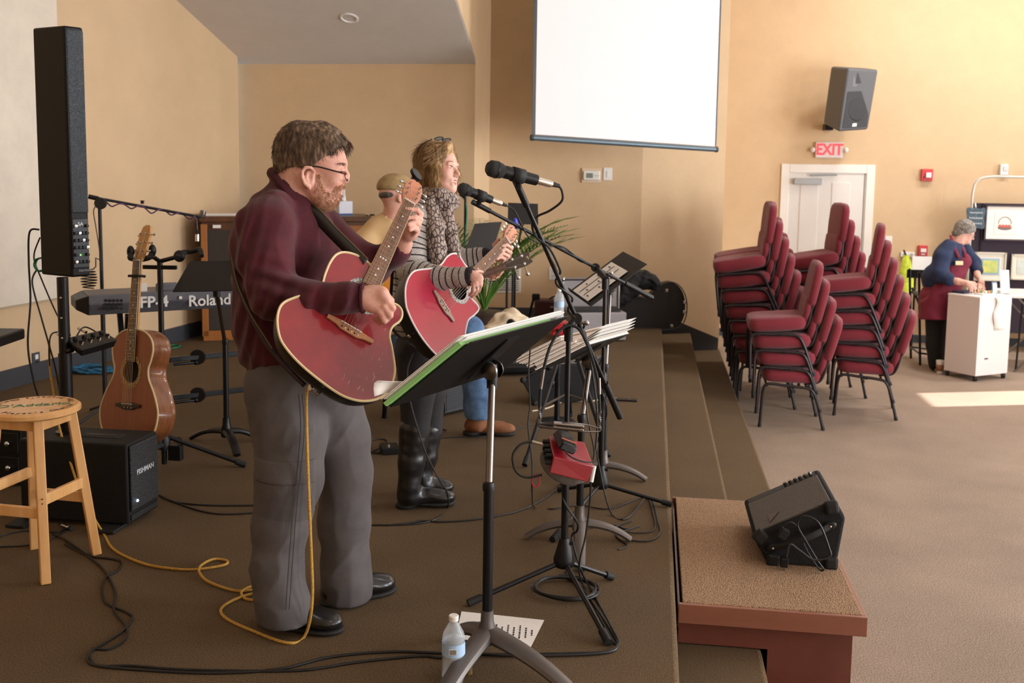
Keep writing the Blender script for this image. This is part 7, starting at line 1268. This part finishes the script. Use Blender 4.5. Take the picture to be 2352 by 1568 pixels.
def boot(P_, seq, hx, hy, tx, ty, name='boot', mat=None, w=.045, ph=None, parent=None, sole=True):
    h_ = V(G(hx, hy), 0); t_ = V(G(tx, ty), 0); ax = nrm(t_-h_); L = np.linalg.norm(t_-h_); sd = np.cross(ax, (0, 0, 1)); Rs_ = np.stack([ax, sd, (0, 0, 1)], 1); q_ = lambda a, z_: h_+ax*L*a+np.array([0, 0, z_]); s = SDF(.0055); P_.caps(s, seq, .02); s.ell(q_(.2, .06), (L*.2, w*.85, .055), Rs_, .03); s.ell(q_(.5, .05), (L*.3, w*.88, .042), Rs_, .03); s.ell(q_(.78, .042), (L*.22, w*.95, .032), Rs_, .03); s.half(q_(0, .022), (0, 0, -1), .003)
    o = s.build(name, mat, parent, lambda V_: V_+np.c_[snoise(V_, 45, 61), snoise(V_, 45, 62), snoise(V_, 70, 63)]*.002); m = SDF(.0055); m.ell(q_(.14, .014), (L*.17, w*.88, .03), Rs_, .01); m.ell(q_(.75, .016), (L*.26, w, .018), Rs_, .02); m.ell(q_(.5, .02), (L*.3, w*.8, .012), Rs_, .02); m.half(q_(0, 0), (0, 0, -1), .002); m.half(q_(0, .026), (0, 0, 1), .002); m.build('sole', SOLE, o); return o
BLT = M('black_boot_leather', (24, 23, 24), .35, n=14, amt=.3, coat=.2, bump=.15, bs=30)
boot(B, [(952, 985, -.06, 36), (945, 1060, -.06, 30), (940, 1110, -.06, 24), (940, 1140, -.06, 24)], 912, 1166, 1046, 1160, mat=BLT, parent=wom); boot(B, [(985, 985, .13, 32), (975, 1050, .13, 28), (968, 1090, .12, 22), (968, 1115, .12, 22)], 940, 1140, 1042, 1136, mat=BLT, parent=wom)
# hair of the woman
HR2 = hairmat('dark_blonde_hair', (92, 66, 38), (160, 124, 80), (214, 184, 134)); s = SDF(.006); s.ell(hp2(-.018, .04, 0), (.102, .094, .088), HX, .02); s.ell(hp2(-.045, -.03, 0), (.078, .09, .088), HX, .03); s.cap(hp2(.05, .112, -.01), hp2(.07, .1, .035), .024, .018, .03)
for sg in (1, -1): s.cap(hp2(.03, .085, sg*.06), hp2(.035, .0, sg*.078), .026, .02, .03); s.cap(hp2(.035, .0, sg*.078), hp2(.03, -.07, sg*.076), .022, .02, .02); s.cap(hp2(.03, -.07, sg*.076), hp2(.048, -.115, sg*.068), .021, .012, .02)
s.cap(hp2(-.06, -.06, .03), hp2(-.06, -.12, .03), .055, .035, .03); s.ell(hp2(.105, -.02, 0), (.075, .1, .052), HX, .01, True); s.half(hp2(.09, .0, 0), fw_, .01)
wh = s.build('hair', HR2, wom, lambda V_: V_+np.c_[snoise(V_*np.array([1, 1, .3]), 90, 71), snoise(V_*np.array([1, 1, .3]), 90, 72), snoise(V_, 40, 73)]*.0045); Vh = vco(wh); Nh = vno(wh); pk = rng.choice(len(Vh), 5200); nn = Nh[pk]; fl = -up_-nn*((nn*-up_).sum(1))[:, None]+fw_*.12; loc = (Vh[pk]-hc2)@HX; fr_ = (loc[:, 0] > .02) & (loc[:, 1] > .03); fl[fr_] = np.sign(loc[fr_, 2]+.012)[:, None]*sd_*.9-fw_*.35-up_*.45; fl[(loc[:, 1] > .1) & ~fr_] += fw_*-.3
so = strands('hair_strands', HR2, wom, Vh[pk], fl+nn*.06, .055, 6, .0008, .06, .03, 9); so['kind'] = 'stuff'
for sg in (1, -1):
    e_ = MB().ell(hp2(.0765, .0045, sg*.03), (.0115, .0115, .0115), HX, 14, 8).build('eye', M('eye_white', (232, 226, 220), .2), wom); MB().ell(hp2(.0846, .003, sg*.03), (.005, .0055, .0055), HX, 10, 6).build('iris', M('iris_grey', (62, 66, 66), .2), e_); MB().tube(spline([hp2(.08, .012, sg*.043), hp2(.091, .0125, sg*.03), hp2(.09, .009, sg*.017)], 4), .0018, 5).build('lash_line', M('lash', (70, 46, 36), .6), e_); MB().tube(spline([hp2(.083, .03, sg*.047), hp2(.092, .034, sg*.03), hp2(.094, .03, sg*.014)], 4), [.0015]+[.003]*7+[.0015], 6, flat=.5).build('eyebrow', M('brow_brown', (150, 112, 80), .8), wom)
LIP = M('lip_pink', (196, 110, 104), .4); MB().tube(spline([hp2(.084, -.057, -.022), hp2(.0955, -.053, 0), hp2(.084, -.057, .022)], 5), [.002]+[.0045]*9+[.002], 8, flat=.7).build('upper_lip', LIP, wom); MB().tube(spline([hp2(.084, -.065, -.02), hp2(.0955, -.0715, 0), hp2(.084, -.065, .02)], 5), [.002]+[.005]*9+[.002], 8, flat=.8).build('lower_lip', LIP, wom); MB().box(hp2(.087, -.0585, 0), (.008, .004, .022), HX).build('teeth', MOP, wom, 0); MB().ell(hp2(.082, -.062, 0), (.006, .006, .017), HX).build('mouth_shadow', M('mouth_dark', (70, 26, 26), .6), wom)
sg_ = thing('sunglasses', 'dark glasses pushed up on the blonde hair of the woman', 'glasses', hp2(.02, .13, 0))
for q_ in (1, -1): P = [hp2(.028, .142, q_*.034)+sd_*.028*math.cos(a)+(fw_*.85+up_*.3)*.02*math.sin(a) for a in np.linspace(0, 6.283, 18)]; MB().tube(P, .002, 6, False).build('rim', BLK, sg_); MB().add([hp2(.028, .142, q_*.034)]+P[:-1], [(0, i+1, (i+1) % 17+1) for i in range(17)]).build('lens', M('pale_lens', (150, 158, 160), .08), sg_, 0); MB().tube(spline([hp2(.01, .138, q_*.064), hp2(-.03, .108, q_*.096), hp2(-.05, .07, q_*.1)], 5), .0025, 6).build('temple', BLK, sg_)
wst = thing('guitar_strap', 'black strap at the back of the striped sweater', 'guitar strap', bp_(900, 640)); ribbon('band', [bp_(966, 470, -.14), bp_(935, 520, -.06), bp_(906, 600, -.04), bp_(899, 660, -.06), bp_(897, 710, -.1), bp_(905, 760, -.15), bp_(956, 800, -.22)], .03, FW+RT*.3, wst, STR); MB().lathe([(.012, 0), (.01, .008), (0, .01)], bp_(957, 768, -.28), -FW, 12, False).build('strap_button', CHR, wst)
t = thing('finger_ring', 'silver ring on the strumming hand of the singing woman', 'ring', bp_(1098, 658, -.34)); MB().tube([bp_(1098, 660, -.332)+(RT*.8+UP*.5)*.0105*math.cos(a)+FW*.0105*math.sin(a) for a in np.linspace(0, 6.283, 16)], .0016, 6, False).build('band', CHR, t); MB().ell(bp_(1098, 660, -.345), (.004, .004, .003)).build('stone', MOP, t)

# ---------------------------------------------------------------- seated bass player behind
C3 = Per(5.9); c3 = C3.p; bas = thing('person', 'man in tan cap, beige shirt and jeans sitting behind the singing woman', 'person', V(G(1110, 995), 0))
s = SDF(.0065); fw3 = nrm(RT*.9+FW*.42); sd3 = nrm(np.cross(fw3, UP)); H3 = np.stack([fw3, UP, sd3], 1); h3 = c3(912, 452); q3 = lambda f_, u_, s_: h3+fw3*f_+UP*u_+sd3*s_
s.ell(q3(-.01, .03, 0), (.1, .095, .076), H3, .02); s.ell(q3(.035, -.035, 0), (.06, .085, .06), H3, .03); s.cap(q3(.09, .01, 0), q3(.112, -.03, 0), .008, .013, .012); s.ell(q3(.07, -.1, 0), (.025, .025, .03), H3, .02)
for sg in (1, -1): s.ell(q3(-.005, -.01, sg*.076), (.02, .034, .011), H3, .008); s.ell(q3(-.002, -.008, sg*.088), (.01, .02, .008), H3, .006, True); s.ell(q3(.075, .0, sg*.03), (.02, .012, .018), H3, .02)
C3.caps(s, [(905, 478, 0, 23), (898, 520, .02, 26), (895, 600, .04, 35), (900, 750, .05, 40)], .03); C3.caps(s, [(840, 570, -.05, 20), (850, 660, -.08, 18), (960, 700, -.3, 12)], .02); C3.caps(s, [(945, 560, .2, 20), (1000, 660, .2, 17), (1098, 636, -.02, 11), (1110, 632, -.04, 11)], .02); s.ell(c3(1126, 625, -.08), (.045, .032, .02), spin(.25), .014)
fingers(C3, s, [[(1142, 616, -.09), (1152, 610, -.11), (1158, 614, -.14), (1152, 622, -.16)], [(1142, 622, -.09), (1150, 618, -.12), (1154, 624, -.15), (1148, 630, -.16)], [(1136, 630, -.09), (1144, 628, -.12), (1146, 634, -.15), (1140, 638, -.16)], [(1128, 636, -.09), (1134, 636, -.12), (1134, 641, -.15), (1130, 643, -.155)], [(1112, 620, -.07), (1122, 606, -.06), (1136, 600, -.055)]], 4.4, .004)
C3.caps(s, [(930, 770, .0, 30), (1080, 770, -.1, 26), (1098, 950, -.05, 16)], .03); C3.caps(s, [(920, 770, .2, 30), (985, 785, .35, 26), (975, 920, .4, 15)], .03); s.build('body', SK1, bas)
BGE = M('beige_shirt_cloth', (206, 172, 124), .9, n=8, amt=.08); s = SDF(.008); C3.el(s, 895, 600, .04, 72, 100, .17, None, .05); C3.el(s, 905, 720, .05, 68, 70, .17, None, .05); C3.caps(s, [(872, 525, .0, 30), (838, 565, -.06, 34), (838, 620, -.08, 32), (852, 662, -.09, 27), (900, 690, -.2, 22)], .03); C3.caps(s, [(920, 530, .15, 30), (950, 575, .2, 30), (1000, 660, .2, 24), (1070, 645, .04, 19)], .03); C3.caps(s, [(900, 505, .01, 27), (895, 530, .02, 40)], .04); s.cap(c3(905, 480), c3(902, 512, .01), C3.r(22), C3.r(25), .004, True); s.build('shirt', BGE, bas, lambda V_: V_+np.c_[snoise(V_, 20, 81), snoise(V_, 20, 82), snoise(V_, 20, 83)]*.006)
DNM = M('blue_denim', (98, 130, 168), .9, n=14, rgb2=(62, 88, 124), bump=.2, bs=300); s = SDF(.008); C3.el(s, 915, 780, .1, 65, 48, .17, None, .05); C3.caps(s, [(930, 775, .0, 42), (1075, 762, -.1, 36), (1092, 850, -.07, 34), (1098, 930, -.05, 32), (1100, 956, -.05, 33)], .03); C3.caps(s, [(930, 780, .22, 40), (985, 785, .35, 34), (975, 930, .4, 28)], .03); s.half((0, 0, c3(1098, 958, -.05)[2]), (0, 0, -1), .004); s.build('jeans', DNM, bas, lambda V_: V_+np.c_[snoise(V_, 26, 91), snoise(V_, 26, 92), snoise(V_, 26, 93)]*.005)
BRB = M('brown_suede_boot', (132, 84, 52), .75, n=16, amt=.2); boot(C3, [(1098, 950, -.05, 24), (1095, 972, -.05, 21)], 1066, 998, 1184, 1000, mat=BRB, w=.052, parent=bas); boot(C3, [(975, 915, .4, 22), (975, 935, .4, 22)], 950, 952, 1012, 950, mat=BRB, w=.05, parent=bas)
CAPM = M('tan_plaid_cap', (176, 150, 104), .9, n=30, rgb2=(142, 118, 78)); s = SDF(.006); s.ell(q3(-.012, .055, 0), (.112, .085, .09), H3, .02); s.half(q3(0, .028, 0), nrm(-UP-fw3*.1), .006); s.ell(q3(.105, .035, 0), (.065, .012, .07), H3, .012); s.build('flat_cap', CAPM, bas); s = SDF(.006); s.ell(q3(-.044, .01, 0), (.068, .038, .07), H3, .02); s.half(q3(0, .045, 0), UP, .004); hb3 = s.build('hair', hairmat('dark_grey_hair', (46, 40, 36), (84, 76, 68), (120, 112, 104)), bas)
t = thing('wristwatch', 'dark wristwatch on the fretting arm of the seated man', 'watch', c3(1112, 630, -.07)); MB().tube([c3(1111, 632, -.045)+UP*.032*math.cos(a)+FW*.03*math.sin(a) for a in np.linspace(0, 6.283, 20)], .008, 8, False).build('strap', RUB, t); MB().box(c3(1113, 630, -.08), (.03, .012, .034)).build('case', BLKM, t, 0, bev=.003)
# his bass guitar
bgt = thing('bass_guitar', 'amber bass guitar with dark headstock held by the seated man', 'bass guitar', c3(985, 690, -.25)); na, nb2 = c3(1000, 672, -.25), c3(1160, 612, -.16); yv = nrm(nb2-na); zv = nrm(-FW-yv*(-FW@yv)); xv = np.cross(yv, zv); Rb_ = np.stack([xv, yv, zv], 1)
AMB = M('amber_lacquer', (208, 132, 44), .3, coat=.6); bd = [(.03, .06), (.1, .09), (.15, .05), (.13, -.02), (.16, -.12), (.17, -.22), (.1, -.3), (0, -.31), (-.1, -.3), (-.17, -.22), (-.16, -.12), (-.13, -.02), (-.15, .05), (-.1, .09), (-.03, .06)]; MB().prism(spline(np.array(bd), 4, True), -.045, 0, Rb_, na).build('body', AMB, bgt, 0, bev=.01); MB().hexa([na+xv*.03, na-xv*.03, nb2-xv*.021, nb2+xv*.021], [p+zv*.02 for p in (na+xv*.03, na-xv*.03, nb2-xv*.021, nb2+xv*.021)]).build('neck', ROSE, bgt, 0, bev=.005)
ho = [(-.022, 0), (-.035, .03), (-.04, .12), (-.03, .165), (0, .155), (.03, .165), (.04, .12), (.035, .03), (.022, 0)]; hd = MB().prism(np.array(ho), -.004, .012, Rb_, nb2).build('headstock', M('dark_headstock', (52, 40, 32), .35, coat=.4), bgt, 0, bev=.003); MB().prism(np.array(ho)*.98, -.012, -.004, Rb_, nb2).build('headstock_back', M('brown_head', (150, 84, 40), .4), hd, 0)
for s_ in (-1, 1):
    for k_ in (.05, .11): p = nb2+xv*s_*.024+yv*k_+zv*.012; MB().lathe([(.009, 0), (.007, .014), (.005, .018)], p, zv, 10).build('tuner_post', MOP, hd); MB().rod(p-zv*.01+xv*s_*.012, p-zv*.01+xv*s_*.05, .004).build('tuner_shaft', NIC, hd); MB().ell(p-zv*.01+xv*s_*.06, (.014, .012, .005), Rb_, 10, 6).build('tuner_button', NIC, hd); MB().tube([na+xv*s_*.01+zv*.025, nb2+xv*s_*.012+zv*.024, p+zv*.012], .0014, 5).build('string', NIC, bgt)
text('headstock_mark', 'F', .03, M('gold_print', (206, 176, 110), .4), hd, nb2+yv*.14+zv*.0125, np.stack([-yv, xv*-1, zv], 1), .0004)
st3 = thing('folding_stool', 'black folding stool under the seated man', 'stool', V(c3(905, 1000, .1), 0)); sx = V(c3(905, 800, .12), 0); zs3 = c3(905, 822, .1)[2]; MB().box(V(sx, zs3), (.36, .36, .05)).build('seat', BLK, st3, 0, bev=.015)
for a in (.5, 2.07, 3.64, 5.21): d_ = np.array([math.cos(a), math.sin(a), 0]); MB().rod(V(sx, 0)+d_*.26, V(sx, zs3)+d_*.14, .015).build('leg', BLKM, st3); e_ = np.array([math.cos(a+1.57), math.sin(a+1.57), 0]); MB().rod(V(sx, .22)+d_*.225, V(sx, .22)+e_*.225, .011).build('rung', BLKM, st3)

# ---------------------------------------------------------------- woman in apron
E4 = Per(11.14); e4 = E4.p; apr = thing('person', 'grey-haired woman in navy top and burgundy apron bending over the cart', 'person', V(G(2140, 850, FL), FL)); fw4 = nrm(RT*.8-UP*.5-FW*.3); sd4 = nrm(np.cross(fw4, UP)); u4 = np.cross(sd4, fw4); H4 = np.stack([fw4, u4, sd4], 1); h4 = e4(2216, 532); q4_ = lambda f_, u_, s_: h4+fw4*f_+u4*u_+sd4*s_
s = SDF(.009); s.ell(q4_(-.01, .02, 0), (.1, .1, .08), H4, .02); s.ell(q4_(.04, -.03, 0), (.065, .085, .06), H4, .03); s.cap(q4_(.095, .0, 0), q4_(.115, -.03, 0), .01, .013, .01); s.ell(q4_(.08, -.09, 0), (.025, .025, .03), H4, .02); E4.caps(s, [(2206, 548, .0, 13), (2190, 572, .03, 14), (2175, 640, .05, 20), (2150, 700, .05, 22)], .03)
E4.caps(s, [(2168, 580, -.1, 11), (2163, 638, -.2, 9), (2200, 646, -.35, 7.5), (2222, 650, -.42, 6.5)], .02); s.ell(e4(2229, 654, -.44), (.05, .036, .026), spin(-.3), .014); fingers(E4, s, [[(2234, 650, -.45), (2241, 656, -.46), (2243, 664, -.46)], [(2233, 655, -.46), (2239, 662, -.47), (2240, 669, -.47)], [(2230, 658, -.46), (2234, 666, -.47), (2234, 671, -.47)], [(2226, 660, -.45), (2229, 667, -.46), (2228, 671, -.46)], [(2229, 647, -.42), (2238, 648, -.42), (2244, 654, -.43)]], 2.5, .005)
E4.caps(s, [(2218, 580, .15, 11), (2240, 610, .1, 9), (2246, 634, -.1, 7), (2250, 640, -.2, 6.5)], .02); s.ell(e4(2254, 648, -.25), (.045, .036, .026), spin(-1.0), .014); fingers(E4, s, [[(2258, 652, -.26), (2262, 662, -.28), (2260, 670, -.29)], [(2255, 655, -.27), (2258, 665, -.29), (2256, 672, -.3)], [(2251, 655, -.27), (2252, 665, -.29), (2251, 671, -.3)], [(2248, 653, -.27), (2247, 662, -.29), (2246, 668, -.3)], [(2250, 645, -.22), (2244, 652, -.24), (2242, 660, -.26)]], 2.5, .005)
E4.caps(s, [(2148, 720, .0, 18), (2146, 790, .0, 13), (2146, 838, .0, 8), (2152, 846, -.03, 7)], .03); E4.caps(s, [(2160, 720, .15, 18), (2156, 790, .15, 13), (2156, 828, .15, 8)], .03); s.build('body', SK2, apr)
NVY = M('navy_top', (28, 42, 74), .85, n=20, amt=.2); s = SDF(.01); E4.el(s, 2180, 590, .03, 34, 44, .17, spin(-.5), .04); E4.el(s, 2152, 640, .04, 34, 36, .18, None, .05); E4.caps(s, [(2178, 566, -.08, 17), (2164, 590, -.13, 18), (2160, 630, -.19, 18), (2180, 642, -.28, 15)], .03); E4.caps(s, [(2214, 572, .15, 16), (2238, 604, .12, 15), (2244, 622, .0, 13)], .03); s.cap(q4_(-.02, -.06, 0), e4(2196, 562, .0), E4.r(13), E4.r(14), .004, True); s.build('top', NVY, apr, lambda V_: V_+np.c_[snoise(V_, 20, 101), snoise(V_, 20, 102), snoise(V_, 20, 103)]*.006)
BUR = M('burgundy_apron', (112, 26, 50), .85, n=6, amt=.12); s = SDF(.01); E4.caps(s, [(2208, 600, -.02, 22), (2180, 640, -.03, 30), (2158, 690, -.02, 40), (2150, 728, -.02, 38)], .04); s.half(e4(2150, 733), nrm(-UP), .006); s.half(e4(2168, 600, .0), nrm(-RT*.86+UP*.5), .006); s.build('apron', BUR, apr, lambda V_: V_+np.c_[snoise(V_, 22, 111), snoise(V_, 22, 112), snoise(V_, 10, 113)]*.006); s = SDF(.01); E4.el(s, 2150, 690, .03, 36, 44, .2, None, .03); s.half(e4(2150, 650), UP, .006); s.half(e4(2150, 732), -UP, .006); s.build('apron_skirt', BUR, apr, lambda V_: V_+np.c_[snoise(V_, 16, 121), snoise(V_, 16, 122), snoise(V_, 8, 123)]*.008)
ribbon('apron_strap', [e4(2184, 540, -.08), e4(2191, 566, -.15), e4(2203, 592, -.16)], .035, RT, apr, BUR, .006); ribbon('apron_strap', [e4(2206, 560, -.06), e4(2214, 576, -.12), e4(2218, 592, -.12)], .035, RT, apr, BUR, .006); MB().box(e4(2203, 604, -.17), (.085, .012, .045), np.stack([RT, FW, UP], 1)).build('name_badge', M('badge_cream', (226, 206, 160), .5), apr, 0, bev=.004)
BTR = M('black_trousers', (14, 14, 16), .9); s = SDF(.01); E4.caps(s, [(2148, 725, .0, 22), (2146, 790, .0, 18), (2148, 836, .0, 15)], .03); E4.caps(s, [(2162, 725, .15, 21), (2157, 790, .15, 17), (2157, 828, .15, 14)], .03); s.build('trousers', BTR, apr)
for (a, b, c, d) in ((2136, 848, 2166, 854), (2146, 838, 2172, 842)):
    h_, t_ = V(G(a, b, FL), FL), V(G(c, d, FL), FL); ax = nrm(t_-h_); L = np.linalg.norm(t_-h_); Rs_ = np.stack([ax, np.cross(ax, (0, 0, 1)), (0, 0, 1)], 1); s = SDF(.009); s.ell(h_+ax*L*.3+np.array([0, 0, .045]), (L*.35, .045, .05), Rs_, .03); s.ell(h_+ax*L*.7+np.array([0, 0, .035]), (L*.32, .048, .036), Rs_, .03); s.half(h_+np.array([0, 0, .002]), (0, 0, -1), .003); s.build('shoe', BTR, apr)
s = SDF(.008); s.ell(q4_(-.02, .035, 0), (.115, .105, .093), H4, .02); s.ell(q4_(-.055, -.05, 0), (.065, .06, .075), H4, .03); s.ell(q4_(.1, -.045, 0), (.08, .085, .1), H4, .01, True); s.half(q4_(0, -.1, 0), -u4, .005); s.build('hair', hairmat('grey_bob_hair', (70, 62, 56), (122, 114, 106), (190, 188, 184)), apr, lambda V_: V_+np.c_[snoise(V_, 50, 131), snoise(V_, 50, 132), snoise(V_, 30, 133)]*.004)
g4 = MB()
for q_ in (1, -1): g4.tube([q4_(.105, -.005, q_*.032)+sd4*.025*math.cos(a)+u4*.02*math.sin(a) for a in np.linspace(0, 6.283, 14)], .003, 5, False); g4.tube([q4_(.1, .0, q_*.058), q4_(.0, .005, q_*.084)], .0028, 5)
g4.build('glasses', M('grey_metal_frame', (120, 122, 126), .3, metal=.6), apr); MB().tube([e4(2246, 633, -.08)+RT*.03*math.cos(a)+FW*.03*math.sin(a) for a in np.linspace(0, 6.283, 14)], .008, 6, False).build('bracelet', MOP, apr)
